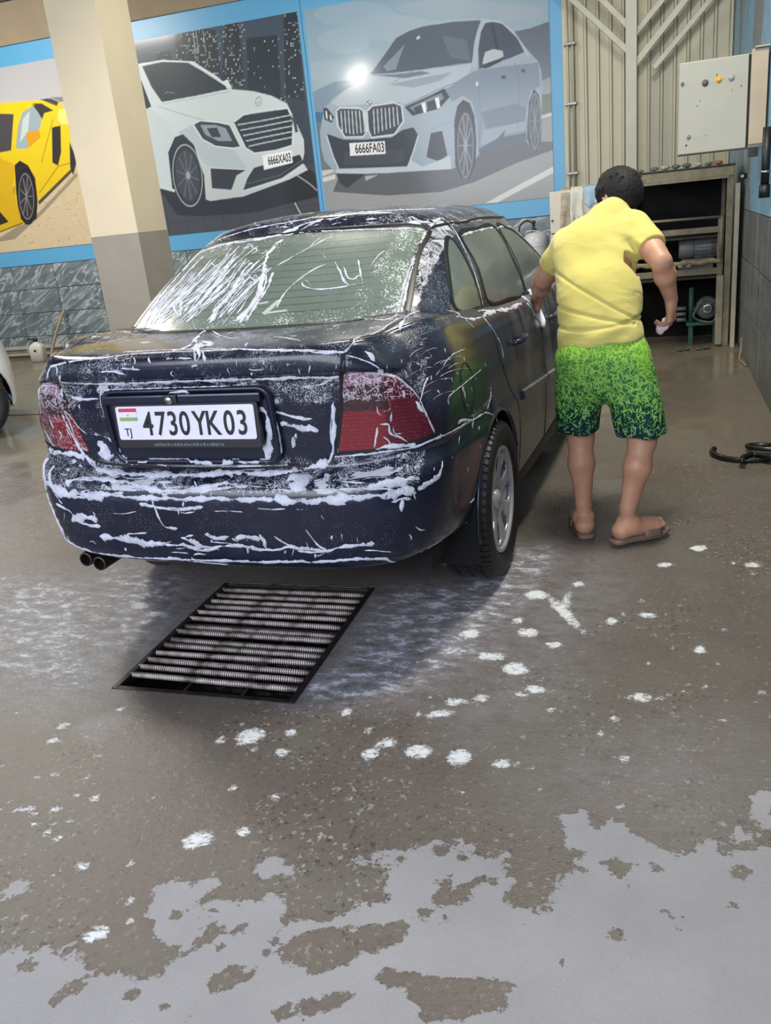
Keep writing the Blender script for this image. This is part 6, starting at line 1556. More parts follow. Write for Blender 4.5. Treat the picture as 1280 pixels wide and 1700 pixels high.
def shorts_mat():
    M_ = Mat('green_scribble_cloth'); v = M_.coord(); sp = M_.n('ShaderNodeSeparateXYZ'); M_.l(v, sp.inputs[0])
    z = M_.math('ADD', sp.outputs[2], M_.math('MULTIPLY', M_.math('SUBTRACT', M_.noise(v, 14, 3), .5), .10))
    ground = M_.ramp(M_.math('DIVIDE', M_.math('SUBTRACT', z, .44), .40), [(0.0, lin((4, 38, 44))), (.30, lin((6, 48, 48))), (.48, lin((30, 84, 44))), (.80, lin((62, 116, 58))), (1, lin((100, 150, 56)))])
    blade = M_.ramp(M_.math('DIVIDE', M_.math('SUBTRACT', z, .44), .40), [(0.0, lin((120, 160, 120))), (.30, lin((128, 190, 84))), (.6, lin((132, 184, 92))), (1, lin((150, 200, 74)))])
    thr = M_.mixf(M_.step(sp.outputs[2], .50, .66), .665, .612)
    tot = None
    for k, (ang, ph) in enumerate(((.35, 0), (-.55, 3.1), (1.1, 6.7), (-1.25, 9.3), (.0, 12.9))):
        mp = M_.coord('Object', (1, 1, 1), (0, ang, 0)); m2 = M_.n('ShaderNodeMapping'); m2.inputs['Scale'].default_value = (175, 44, 30); m2.inputs['Location'].default_value = (ph, ph*.7, ph*1.3); M_.l(mp, m2.inputs[0])
        l = M_.math('GREATER_THAN', M_.noise(m2.outputs[0], 1.0, 1.0, .4), thr); tot = l if tot is None else M_.math('MAXIMUM', tot, l)
    neon = M_.math('MULTIPLY', M_.step(M_.noise(v, 5, 2), .55, .72), M_.step(sp.outputs[2], .62, .85))  # brighter neon-green patches in the upper cloth
    c = M_.mix(tot, ground, blade); c = M_.mix(M_.math('MULTIPLY', neon, .5), c, lin((150, 210, 40)))
    M_.set(color=c, rough=.75, spec=.25); M_.bump(M_.noise(v, 300, 2), .1, .001); return M_.m
SKIN = skin_mat()
def finger(S, base, dirs, lens, rads, k=.004):
    p = np.array(base, float); r0 = rads[0]
    for d, L, r in zip(dirs, lens, rads[1:]):
        d = np.array(d, float); d /= np.linalg.norm(d); q = p+d*L; S.cone(p, q, r0, r, k); p = q; r0 = r
def build_man():
    o = empty('person', (-.22, 3.56, 0), 0, 'person in a yellow polo shirt and patterned green shorts, stooping to wipe the dark sedan', 'person')
    o.location = (0, 0, 0)
    # joints, metres in the room
    pel = np.array((-.215, 3.60, .83)); wai = np.array((-.22, 3.64, .95)); che = np.array((-.235, 3.80, 1.17)); nek = np.array((-.190, 3.90, 1.315)); hed = np.array((-.165, 3.985, 1.395))
    shR, elR, wrR = (-.085, 3.87, 1.275), (.016, 3.70, 1.140), (.058, 3.82, .975)
    shL, elL, wrL = (-.385, 3.89, 1.225), (-.492, 4.00, 1.075), (-.548, 4.19, .965)
    hpL, knL, anL = (-.305, 3.60, .80), (-.312, 3.66, .43), (-.300, 3.60, .085)
    hpR, knR, anR = (-.130, 3.58, .80), (-.052, 3.56, .44), (-.108, 3.49, .105)
    S = SDF((-.72, 3.20, -.01), (.16, 4.45, 1.56), .0052)
    S.cone(pel, wai, .125, .115, .03, ((0, 1, 0), 1.35)); S.cone(wai, che, .115, .135, .03, ((0, .9, -.5), 1.35)); S.cone(che, nek, .12, .06, .04)
    S.cone((-.36, 3.87, 1.22), (-.11, 3.86, 1.27), .06, .06, .04); S.cone(nek, hed, .052, .05, .02)
    for a, b, c, k_ in ((shR, elR, wrR, 1), (shL, elL, wrL, -1)):
        a, b, c = map(np.array, (a, b, c)); S.cone(a, b, .053, .040, .02); S.cone(a*.55+b*.45, b*.8+a*.2, .046, .042, .02); S.cone(b, b*.65+c*.35, .040, .043, .015); S.cone(b*.65+c*.35, c, .042, .027, .02)
    for h_, kn, an in ((hpL, knL, anL), (hpR, knR, anR)):
        h_, kn, an = map(np.array, (h_, kn, an)); S.cone(h_, kn, .088, .058, .03); S.ell(kn, (.046, .052, .06), .03)
        ca = kn*.68+an*.32+np.array((0, -.018, 0)); S.cone(kn, ca, .050, .057, .02); S.cone(ca, an+(0, 0, .05), .055, .034, .02); S.cone(an+(0, 0, .06), an, .034, .034, .01)
        S.ell(an+np.array((.032, 0, .0)), (.014, .016, .018), .01); S.ell(an-np.array((.032, 0, .0)), (.014, .016, .018), .01)
    # feet: heel, arch, ball and five toes
    for an, dr, lift in ((anL, (-.22, .97), .018), (anR, (.80, .60), .034)):
        an = np.array(an); d = np.array((*dr, 0.0)); d /= np.linalg.norm(d); s = np.array((d[1], -d[0], 0)); hz = lift+.030
        heel = np.array((an[0], an[1], hz))-d*.035; ball = np.array((an[0], an[1], hz-.004))+d*.125
        S.cone(heel, an+(0, 0, -.01), .034, .034, .02); S.cone(heel, ball, .032, .030, .02, (s, .78)); S.cone(an+d*.02+(0, 0, -.02), ball, .034, .026, .025, (s, .85))
        for t, (off, L) in enumerate(((-.030, .060), (-.012, .056), (.004, .050), (.018, .043), (.031, .036))):
            sg = 1 if an is not None else 1; b0 = ball+s*off*(1 if dr[0] > 0 else -1); S.cone(b0, b0+d*L, .014 if t else .016, .0095 if t else .013, .006)
    # hands
    def hand(w, pd, nrm, curl, thumb_side):
        w = np.array(w, float); pd = np.array(pd, float); pd /= np.linalg.norm(pd); nrm = np.array(nrm, float); nrm -= pd*(nrm@pd); nrm /= np.linalg.norm(nrm); s = np.cross(pd, nrm)*thumb_side
        k0 = w+pd*.085
        S.cone(w-pd*.01, w+pd*.03, .026, .030, .015, (nrm, 1.35))
        for off in (-.026, -.009, .009, .026): S.cone(w+pd*.02+s*off*.6, k0+s*off, .015, .0135, .010)
        for i, (off, L) in enumerate(((.030, .072), (.010, .080), (-.010, .075), (-.029, .060))):
            c1, c2, c3 = curl[i]; ds = []
            for c in (c1, c1+c2, c1+c2+c3): ds.append(pd*math.cos(c)+nrm*math.sin(c)+s*off*.8)
            finger(S, k0+s*off, ds, (L*.46, L*.32, L*.26), (.0105, .0095, .0088, .0078))
        finger(S, w+pd*.028+s*.026, (s*.8+pd*.55+nrm*.25, s*.25+pd*.9+nrm*.5, pd*.8+nrm*.7), (.036, .030, .024), (.014, .0115, .0105, .009))
    hand(wrR, (.02, .06, -.95), (-.75, .25, 0), [(.55, .75, .5), (.65, .8, .5), (.8, .85, .5), (.95, .9, .5)], 1)
    hand(wrL, (-.12, .45, -.85), (-.85, .1, 0), [(.15, .30, .2), (.15, .28, .2), (.18, .30, .2), (.2, .35, .2)], -1)
    # head: looks down to the left, towards the car
    fw = np.array((-.62, .52, -.56)); fw /= np.linalg.norm(fw); up = np.array((-.10, .35, .9)); up -= fw*(up@fw); up /= np.linalg.norm(up); sd = np.cross(fw, up); R = np.stack([sd, fw, up], 1)
    H = lambda a, b, c: hed+sd*a+fw*b+up*c
    S.ell(H(0, -.008, .018), (.074, .094, .088), .02, R); S.ell(H(0, .028, -.045), (.052, .058, .055), .03, R); S.cone(H(0, .05, -.085), H(0, .062, -.085), .020, .018, .02)
    S.cone(H(0, .082, .012), H(0, .104, -.026), .009, .014, .012); S.cone(H(.016, .088, -.030), H(-.016, .088, -.030), .009, .009, .008)
    S.cone(H(-.038, .076, .026), H(.038, .076, .026), .011, .011, .012)
    for a in (-.031, .031): S.ell(H(a, .084, .008), (.015, .012, .011), .008, R, True)
    S.cone(H(-.020, .086, -.052), H(.020, .086, -.052), .0075, .0075, .006); S.cone(H(-.022, .094, -.0585), H(.022, .094, -.0585), .002, .002, .003, sub=True); S.cone(H(-.016, .084, -.066), H(.016, .084, -.066), .008, .008, .008)
    for a in (-1, 1): S.ell(H(a*.076, -.010, -.006), (.010, .020, .032), .006, R); S.ell(H(a*.084, -.006, -.004), (.006, .011, .020), .004, R, True)
    body = obj('body', S.mesh(), SKIN, o, True)
    for a in (-.031, .031):
        bm = bmesh.new(); bmesh.ops.create_uvsphere(bm, u_segments=16, v_segments=10, radius=.0115); e = obj('eye', bm, simple('eye_white', (225, 222, 214), .2), o, True); e.location = H(a, .0765, .008)
        bm = bmesh.new(); bmesh.ops.create_uvsphere(bm, u_segments=12, v_segments=8, radius=.0055); p = obj('iris', bm, simple('iris', (40, 26, 18), .2), o, True); p.location = H(a, .0855, .006)
    # hair
    S = SDF((-.34, 3.80, 1.22), (.04, 4.18, 1.56), .0045)
    S.ell(H(0, -.016, .030), (.086, .100, .092), .01, R); S.ell(H(0, -.050, -.01), (.078, .066, .080), .03, R)
    S.ell(H(0, .118, -.045), (.070, .085, .080), .012, R, True)
    r = random.Random(8)
    for _ in range(150):                                       # tufts
        th = r.uniform(0, 2*math.pi); ph = r.uniform(-.2, 1.4); a = math.cos(ph)*math.cos(th)*.082; b = math.cos(ph)*math.sin(th)*.094-.014; c = math.sin(ph)*.086+.03
        if b > .05 and c < .06: continue
        p = H(a, b, c); q = H(a*1.05+r.uniform(-.012, .012), b*1.04-.008+r.uniform(-.012, .012), c*1.05-.018); S.cone(p, q, .009, .003, .005)
    S.warp(lambda X, Y, Z: .0016*np.sin(X*520+Z*300+Y*90)+.0012*np.sin(Y*610-Z*330))
    HM = Mat('short_black_hair'); v = HM.coord('Object', (1, 1, .25)); HM.set(color=HM.ramp(HM.noise(v, 220, 3), [(.3, (.003, .003, .003, 1)), (.7, (.012, .011, .011, 1))]), rough=.65, spec=.25); HM.bump(HM.noise(v, 260, 3), .6, .002)
    obj('hair', S.mesh(), HM.m, o, True)
    # polo shirt
    S = SDF((-.62, 3.36, .74), (.16, 4.12, 1.44), .0045)
    S.cone((-.218, 3.60, .855), (-.225, 3.66, 1.00), .172, .165, .03, ((.05, 1, 0), 1.28)); S.cone((-.225, 3.66, 1.00), (-.250, 3.80, 1.17), .162, .172, .04, ((0, .9, -.45), 1.30))
    S.cone((-.325, 3.865, 1.205), (-.13, 3.855, 1.245), .084, .082, .05); S.cone((-.27, 3.80, 1.20), (-.20, 3.88, 1.31), .12, .072, .05, ((0, .9, -.45), 1.15))
    S.cone(np.array(shR)+(-.01, 0, 0), np.array(shR)*.55+np.array(elR)*.45, .072, .064, .03); S.cone(np.array(shR)*.55+np.array(elR)*.45, np.array(shR)*.40+np.array(elR)*.60, .062, .063, .01)
    S.cone(np.array(shL)+(.02, -.01, 0), np.array(shL)*.62+np.array(elL)*.38, .072, .060, .03); S.cone(np.array(shL)*.62+np.array(elL)*.38, np.array(shL)*.40+np.array(elL)*.60, .058, .060, .012)
    S.cone((-.215, 3.865, 1.322), (-.175, 3.905, 1.338), .066, .064, .02)                                   # collar roll
    sl, (X, Y, Z) = S.box((-.62, 3.36, .70), (.16, 3.95, .92))
    hem = .846-.10*(X+.40)*-1*.0; hem = .812+.20*np.clip(X+.41, 0, .22)+.03*np.clip(X+.12, 0, 1)+0*Y
    S.F[sl] = np.maximum(S.F[sl], (hem-Z).astype(np.float32))
    aR = (np.array(elR)-np.array(shR)); aR /= np.linalg.norm(aR); aL = np.array(elL)-np.array(shL); aL /= np.linalg.norm(aL)
    for sh, el, ax, t in ((shR, elR, aR, .62), (shL, elL, aL, .60)):
        c = np.array(sh)*(1-t)+np.array(el)*t; sl, (X, Y, Z) = S.box(c-.10, c+.10)
        S.F[sl] = np.maximum(S.F[sl], ((X-c[0])*ax[0]+(Y-c[1])*ax[1]+(Z-c[2])*ax[2]).astype(np.float32))
    def folds(X, Y, Z):
        f = .0090*np.exp(-((Z-1.045+.58*(X+.25)+.25*(X+.25)**2)/.0065)**2)                                   # long diagonal fold from the left armpit
        g = .0095*np.exp(-((Z-.965+.26*(X+.25))/.007)**2)*(X < -.08)
        k_ = .0080*np.exp(-((Z-.915-.05*(X+.25)-.6*(X+.25)**2)/.007)**2)
        m = .005*np.sin((Z*1.0+X*.8)*85)*np.exp(-((X+.10)**2+(Z-1.2)**2)/.006)+.0045*np.sin((Z-X*.6)*60)*np.exp(-((X+.22)**2)/.03-((Z-.88)**2)/.006)
        w = .004*np.sin(X*34+Z*14+np.sin(Z*11))*np.cos(Z*17+X*5)
        return (f+g+k_)*(Y < 3.8)+m+w
    S.warp(folds); sm = shirt_mat(); sh = obj('polo_shirt', S.mesh(1), sm, o, True)
    bm = bmesh.new(); ring = []                                 # collar stand
    for k in range(20):
        a = 2*math.pi*k/20; ring.append(Vector((-.185, 3.905, 1.345))+Vector((1, .1, .05))*.064*math.cos(a)+Vector((-.1, .85, -.5))*.058*math.sin(a))
    tube(bm, ring+[ring[0], ring[1]], .010, 8, False); obj('collar', bm, sm, sh, True)
    # shorts
    S = SDF((-.50, 3.34, .36), (.14, 3.90, .93), .0055)
    S.cone((-.215, 3.615, .86), (-.215, 3.60, .76), .165, .172, .02, ((.0, 1, 0), 1.22))
    for a, b, ra, rb in (((-.300, 3.60, .77), (-.322, 3.65, .42), .108, .088), ((-.125, 3.585, .77), (-.040, 3.565, .42), .110, .100)): S.cone(a, b, ra, rb, .03)
    S.ell((-.23, 3.545, .79), (.14, .09, .10), .03)
    sl, (X, Y, Z) = S.box((-.5, 3.3, .3), (.15, 3.95, .60)); S.F[sl] = np.maximum(S.F[sl], (.462+.05*np.clip(X+.30, 0, .05)*10*.0+.012*(X+.2)-Z).astype(np.float32))
    sl, (X, Y, Z) = S.box((-.5, 3.3, .86), (.15, 3.95, .95)); S.F[sl] = np.maximum(S.F[sl], (Z-.885).astype(np.float32))
    for x, y, zt in ((-.318, 3.65, .44), (-.045, 3.567, .44)): S.cone((x, y, .40), (x, y, zt+.05), .074, .070, .004, sub=True)
    S.warp(lambda X, Y, Z: .0040*np.sin(X*46+Z*9+np.sin(Z*17)*1.5)*np.clip((.78-Z)*4, 0, 1)+.0030*np.sin(Z*70+X*45)*np.exp(-((X+.20)**2+(Z-.66)**2)/.006))
    obj('shorts', S.mesh(), shorts_mat(), o, True)
    # slippers
    SM = simple('taupe_rubber', (118, 98, 86), .6, var=.12, scale=20)
    for an, dr, lift, tilt in ((anL, (-.22, .97), .0, 0.0), (anR, (.80, .60), .012, .03)):
        d = Vector((*dr, 0)).normalized(); s = Vector((d.y, -d.x, 0)); c = Vector((an[0], an[1], 0))
        sl_ = empty('slipper', (0, 0, 0)); sl_.parent = o
        outl = [(-.085, .0), (-.078, .030), (-.05, .039), (0, .036), (.05, .040), (.10, .050), (.15, .050), (.19, .034), (.205, .0)]; outl = outl+[(x, -y*.92) for x, y in outl[-2:0:-1]]; outl = spline(outl, 3, True)
        bm = bmesh.new(); A = []; 
        for z in (lift, lift+.004, lift+.014, lift+.018):
            k = .96 if z in (lift, lift+.018) else 1.0; A.append([bm.verts.new(c+d*x*k+s*y*k+Vector((0, 0, z+(abs(x-.05)*tilt)+.008*max(0, x-.14)/.06))) for x, y in outl])
        n = len(outl)
        for a, b in zip(A, A[1:]):
            for k in range(n): bm.faces.new((a[k], a[(k+1) % n], b[(k+1) % n], b[k]))
        bm.faces.new(A[0][::-1]); bm.faces.new(A[-1]); obj('sole', bm, SM, sl_, True)
        bm = bmesh.new(); rows = []
        for x, hh in ((.055, .062), (.085, .060), (.115, .052), (.14, .044)):
            rows.append([bm.verts.new(c+d*x+s*(.047*math.cos(t))+Vector((0, 0, lift+.010+hh*math.sin(t)))) for t in np.linspace(0, math.pi, 13)])
        for a, b in zip(rows, rows[1:]):
            for k in range(12): bm.faces.new((a[k], a[k+1], b[k+1], b[k]))
        st = obj('strap', bm, SM, sl_, True); q = st.modifiers.new('s', 'SOLIDIFY'); q.thickness = .005
    return o
def cloth_blob(name, pts, r, mat, label, cat, seed, flat=None):
    lo = np.min(pts, 0)-.08; hi = np.max(pts, 0)+.08; S = SDF(lo, hi, .004)
    for a, b in zip(pts, pts[1:]): S.cone(a, b, r, r*.85, .012, flat)
    S.warp(lambda X, Y, Z: .0035*np.sin(X*150+Z*90+seed)+.0035*np.sin(Y*140-Z*110+seed*2))
    return tag(obj(name, S.mesh(), mat, None, True), label, cat)
man = build_man()
WHITE_CLOTH = simple('white_cloth', (226, 228, 236), .8, var=.06, scale=40, bump=.3)
cloth_blob('wash_mitt', [(-.600, 4.29, .985), (-.568, 4.25, .925), (-.528, 4.205, .855)], .030, WHITE_CLOTH, 'white sudsy cloth under the person\'s left hand, pressed on the car door', 'cloth', 1, ((1, .1, 0), 1.5))
cloth_blob('rag', [(.040, 3.835, .880), (.022, 3.815, .858), (.012, 3.805, .850)], .017, simple('pinkish_cloth', (228, 205, 210), .8, var=.08, scale=40, bump=.3), 'small pale pink rag pinched in the person\'s right hand', 'cloth', 2)

# ------------------------------------------------------------------ artwork of the wall posters, drawn on each print's own grid (C = grid-to-wall map, metres)
C1 = (0.00295443, 2.88094e-05, -7.66739, -0.000174052, -0.003062, 4.30728, 8.91125e-05, -0.000107927)
C2 = (0.00227568, 2.21907e-05, -3.76844, -0.000134065, -0.00235854, 3.70933, 6.86399e-05, -8.31317e-05)
def q(C,x,y):
    w=C[6]*x+C[7]*y+1; return ((C[0]*x+C[1]*y+C[2])/w,(C[3]*x+C[4]*y+C[5])/w)
def P(C,c,pts,c2=None): return (c,[q(C,*p) for p in pts],c2)
def E(C,c,x,y,a,b,rot=0,n=28):
    t=np.linspace(0,2*np.pi,n+1)[:-1]; cr,sr=np.cos(rot),np.sin(rot)
    return P(C,c,[(x+a*np.cos(k)*cr-b*np.sin(k)*sr,y+a*np.cos(k)*sr+b*np.sin(k)*cr) for k in t])
def L(C,c,pts,w):  # stroke
    out=[]
    P0=[np.array(p,float) for p in pts]
    l=[];r=[]
    for i,p in enumerate(P0):
        t=P0[min(i+1,len(P0)-1)]-P0[max(i-1,0)]; t/=np.linalg.norm(t)+1e-9; n=np.array((-t[1],t[0]))*w/2; l.append(tuple(p+n)); r.append(tuple(p-n))
    return P(C,c,l+r[::-1])
def clo(pts): return pts+[pts[0]]
c=C2; A=[]
A+=[P(c,(138,172,196),[(-60,-80),(1300,-80),(1300,420),(-60,420)],(172,188,198)),P(c,(172,188,198),[(-60,415),(1300,415),(1300,620),(-60,620)],(160,176,186))]
for x,y,a,b,k in ((250,70,190,60,(158,184,203)),(420,130,200,60,(166,186,202)),(200,190,120,60,(165,188,205)),(700,40,260,40,(160,180,196)),(1000,60,120,40,(166,182,196)),(120,330,110,50,(168,188,204))): A.append(E(c,k,x,y,a,b))
A+=[P(c,(128,152,172),[(40,432),(90,410),(160,378),(230,370),(330,400),(330,520),(45,525)]),P(c,(62,112,152),[(45,518),(330,515),(330,570),(50,590)]),P(c,(105,122,130),[(50,565),(150,560),(150,780),(70,790)]),
 P(c,(98,108,122),[(975,150),(1060,132),(1148,100),(1170,95),(1170,480),(1000,480)],(120,132,146)),P(c,(150,160,168),[(1090,380),(1170,350),(1170,450),(1090,470)]),P(c,(104,116,96),[(1095,440),(1170,430),(1170,520),(1095,540)])]
A+=[P(c,(150,152,154),[(60,830),(160,790),(1170,515),(1175,1040),(60,1040)],(160,161,162)),P(c,(214,216,216),[(85,825),(160,805),(160,825),(88,845)]),P(c,(206,208,208),[(1108,537),(1170,515),(1170,530),(1110,547)]),P(c,(216,218,218),[(850,937),(1175,762),(1175,792),(905,935)]),
 P(c,(88,90,96),[(150,885),(170,830),(300,800),(700,770),(810,720),(1000,650),(1170,655),(1170,690),(1000,750),(800,840),(650,885),(400,902)]),P(c,(40,44,50),[(162,795),(310,795),(215,868),(180,845)]),P(c,(176,180,182),[(298,812),(358,808),(300,834)])]
body=[(90,610),(98,560),(110,500),(150,455),(200,420),(320,350),(360,285),(410,210),(440,168),(500,130),(560,110),(640,96),(720,89),(800,86),(870,88),(920,100),(980,145),(1030,215),(1070,260),(1095,285),(1108,330),(1112,400),(1110,520),(1098,690),(1060,680),(1040,650),(820,712),(800,750),(690,780),(500,790),(400,800),(160,795),(110,742),(95,680)]
A+=[P(c,(170,186,200),body,(150,166,182))]
A+=[P(c,(132,148,166),[(815,325),(960,305),(1095,290),(1104,400),(1060,420),(1040,520),(1040,640),(820,705),(812,560),(790,470),(750,440),(700,470),(660,420),(760,350)]),P(c,(112,126,144),[(830,520),(900,500),(1000,480),(1040,500),(1030,560),(860,600)]),P(c,(150,165,180),[(840,600),(1035,560),(1035,600),(945,620),(870,660),(830,670)]),
 P(c,(84,94,108),[(820,688),(905,640),(945,598),(935,632),(1038,612),(1040,648),(900,700),(825,722)]),P(c,(182,196,208),[(200,420),(330,355),(500,335),(790,296),(772,345),(690,400),(480,482),(450,470),(310,480),(175,490),(140,480)]),
 P(c,(150,166,182),[(400,392),(560,360),(700,335),(640,375),(520,405)]),L(c,(120,136,152),[(480,490),(620,420),(720,380),(775,345)],4),L(c,(128,142,158),[(420,385),(520,330)],3),P(c,(112,126,142),[(320,348),(430,345),(560,330),(600,340),(480,362)]),
 P(c,(80,96,112),[(320,345),(362,288),(400,235),(440,178),(500,145),(560,125),(700,103),(832,95),(812,150),(800,200),(790,290),(680,305),(560,322),(420,338)]),P(c,(128,148,162),[(382,308),(482,205),(460,260),(440,322),(400,330)]),P(c,(98,114,130),[(650,165),(765,185),(782,282),(690,268)]),P(c,(210,216,220),[(532,178),(545,165),(552,175),(540,186)]),
 P(c,(178,192,204),[(832,92),(860,92),(838,140),(820,200),(812,290),(808,325),(790,300),(800,200),(812,150)]),P(c,(68,80,96),[(822,322),(818,230),(830,150),(850,110),(880,102),(930,112),(1000,180),(1030,242),(960,272),(900,290)]),P(c,(52,62,76),[(875,112),(888,115),(922,250),(905,256)]),L(c,(196,206,214),[(850,98),(920,102),(985,155),(1030,222),(1050,262)],6),
 P(c,(190,200,208),[(838,290),(850,242),(888,228),(930,236),(936,262),(880,290),(842,304)]),P(c,(52,60,70),[(838,300),(935,265),(925,285),(862,315),(842,318)]),
 P(c,(44,54,64),[(480,495),(600,440),(662,408),(686,450),(640,502),(515,535)]),P(c,(120,136,150),[(500,498),(600,450),(650,430),(660,455),(600,500),(530,520)]),P(c,(40,48,58),[(520,500),(560,482),(566,520),(532,525)]),P(c,(40,48,58),[(580,475),(620,458),(630,500),(590,510)]),P(c,(236,244,248),[(556,478),(574,473),(580,518),(568,522)]),P(c,(236,244,248),[(618,455),(636,448),(644,498),(630,503)]),
 P(c,(44,54,64),[(105,500),(122,498),(155,540),(146,568),(110,552)]),P(c,(226,236,242),[(114,512),(122,515),(126,550),(118,548)]),P(c,(226,236,242),[(134,528),(142,534),(146,558),(138,556)])]
gl=[(165,512),(182,498),(270,500),(295,515),(304,610),(288,632),(205,634),(172,582)]; gr=[(305,515),(332,488),(430,474),(466,490),(474,560),(432,622),(328,636),(312,602)]
for g_ in (gl,gr): A+=[P(c,(58,66,76),g_),L(c,(208,218,226),clo(g_),8)]
for i in range(7): x=186+i*17; A.append(L(c,(198,208,216),[(x,512),(x+8,622-abs(i-3)*4)],5))
for i in range(7): x=336+i*18; A.append(L(c,(198,208,216),[(x,505-i*2),(x+6,620-i*7)],5))
A+=[P(c,(44,52,62),[(122,618),(200,645),(290,645),(420,634),(470,600),(520,588),(543,625),(520,700),(495,768),(300,775),(178,778),(150,722)]),P(c,(58,66,76),[(200,700),(480,690),(470,755),(200,765)]),P(c,(46,54,64),[(600,615),(652,604),(676,715),(640,746),(580,725)]),P(c,(188,202,212),[(160,782),(300,776),(490,768),(510,740),(560,770),(690,720),(694,780),(500,792),(300,802),(165,800)]),
 L(c,(200,212,220),[(120,625),(150,722),(176,780)],6),L(c,(200,212,220),[(543,625),(520,700),(495,768)],6),L(c,(140,156,170),[(600,600),(700,560),(720,500)],4),
 P(c,(235,236,238),[(225,661),(388,652),(392,710),(229,720)]),E(c,(240,242,244),315,476,14,11,-.3),E(c,(50,110,180),311,473,6,4,-.3),E(c,(50,110,180),319,479,6,4,-.3),L(c,(40,50,60),[(302,480),(308,468),(318,464),(328,471),(328,480),(318,487),(306,486),(302,480)],3),
 P(c,(40,45,52),[(708,560),(722,490),(748,462),(780,476),(802,540),(810,650),(806,760),(775,825),(740,820),(712,760)]),E(c,(120,128,138),760,672,38,152),E(c,(66,72,80),760,672,33,140),E(c,(150,158,166),760,672,9,30)]
for k in range(10):
    a=k*np.pi/5; A.append(L(c,(138,146,156),[(760+7*np.cos(a),672+28*np.sin(a)),(760+32*np.cos(a),672+136*np.sin(a))],5))
A+=[P(c,(52,60,68),[(1045,560),(1052,470),(1075,410),(1098,440),(1108,520),(1108,640),(1090,700),(1060,680),(1042,640)]),E(c,(118,126,136),1079,560,27,132),E(c,(76,84,94),1079,560,22,118),E(c,(130,138,146),1079,560,6,24)]
for k in range(8):
    a=k*np.pi/4; A.append(L(c,(126,134,144),[(1079+5*np.cos(a),560+20*np.sin(a)),(1079+21*np.cos(a),560+112*np.sin(a))],4))
A+=[E(c,(70,82,96),935,357,11,9),E(c,(70,82,96),1025,328,9,8),L(c,(112,126,142),[(820,400),(830,560),(820,690)],3),L(c,(112,126,142),[(985,290),(1010,380),(1000,600)],3),E(c,(225,232,236),813,388,6,10)]
# night car
c=C1; Bq=[P(c,(70,88,104),[(500,0),(1300,0),(1300,420),(500,420)],(54,66,80)),P(c,(54,66,80),[(500,415),(1300,415),(1300,760),(500,760)],(50,56,66))]
bl=[[(690,140),(762,125),(775,330),(700,330)],[(765,112),(850,120),(870,300),(775,300)],[(885,92),(940,88),(965,350),(872,330)],[(972,152),(1090,140),(1110,420),(975,380)],[(1115,50),(1168,40),(1200,400),(1125,380)],[(620,210),(670,200),(690,260),(620,250)]]
r=random.Random(3)
for i,b in enumerate(bl):
    Bq.append(P(c,(42,53,64),b)); xs=[p[0] for p in b]; ys=[p[1] for p in b]
    n=(70,70,80,26,70,5)[i]
    for _ in range(n):
        x=r.uniform(min(xs)+3,max(xs)-3); y=r.uniform(min(ys)+3,max(ys)-3); w=r.choice((3,4,5)); k=r.choice(((196,206,206),(160,176,182),(216,214,196)))
        x=round(x/8)*8; y=round(y/9)*9; Bq.append(P(c,k,[(x,y),(x+w,y-.5),(x+w,y+4),(x,y+5)]))
for x in (760,772,800): Bq.append(L(c,(180,190,200),[(x,118),(x+12,210)],2))
Bq+=[P(c,(60,64,72),[(560,745),(1262,640),(1320,640),(1320,960),(560,960)],(70,72,78)),P(c,(34,38,46),[(630,745),(830,775),(960,765),(1140,700),(1212,660),(1262,700),(1262,770),(1000,835),(800,850),(700,845)])]
for i in range(9): Bq.append(L(c,(50,54,62),[(660+i*72,850-i*3),(672+i*72,930-i*8)],3))
Bq.append(L(c,(52,56,64),[(660,880),(1260,800)],3)); Bq.append(L(c,(190,194,198),[(1160,796),(1175,825),(1192,852)],4)); Bq.append(L(c,(150,155,160),[(1170,690),(1215,720),(1250,750)],5))
wb=[(500,262),(550,252),(640,238),(760,244),(850,300),(910,352),(1000,360),(1070,378),(1130,408),(1160,470),(1196,550),(1198,600),(1190,640),(1212,668),(1140,705),(960,772),(830,790),(800,780),(760,640),(720,560),(680,600),(685,755),(640,738),(560,720),(500,700)]
Bq+=[P(c,(206,216,218),wb,(186,196,200)),P(c,(190,202,206),[(500,420),(600,430),(660,480),(690,540),(670,600),(680,740),(500,700)]),P(c,(44,56,66),[(562,262),(640,245),(742,248),(800,282),(905,350),(780,376),(640,402),(600,345)]),L(c,(222,230,232),[(545,258),(640,240),(760,246),(850,302),(912,354)],6),L(c,(120,134,142),[(650,370),(660,362),(690,368)],3),
 P(c,(38,46,54),[(500,300),(560,320),(598,420),(582,428),(500,420)]),L(c,(150,162,168),[(628,420),(720,450),(820,478),(910,492)],3),L(c,(170,180,184),[(640,410),(780,385),(910,360)],3),P(c,(178,190,196),[(700,520),(760,490),(830,560),(920,590),(960,640),(980,668),(830,655),(800,640),(770,580)]),
 P(c,(216,224,226),[(878,322),(898,314),(912,345),(895,350)]),P(c,(50,60,70),[(762,490),(790,475),(862,482),(906,492),(948,576),(918,583),(850,576),(798,548)]),P(c,(140,152,160),[(790,492),(850,492),(890,505),(915,555),(860,555),(810,530)]),P(c,(48,56,66),[(815,505),(855,502),(872,540),(835,540)]),L(c,(226,232,234),clo([(762,490),(790,475),(862,482),(906,492),(948,576),(918,583),(850,576),(798,548)]),4)]
gr=[(918,482),(960,450),(1060,434),(1132,426),(1156,470),(1152,572),(1090,592),(1002,604),(966,582)]; Bq+=[P(c,(42,50,60),gr),L(c,(206,214,216),clo(gr),8)]
for i in range(5): Bq.append(L(c,(178,188,192),[(936+i*11,492+i*21),(1040,474+i*22),(1150,452+i*22)],5))
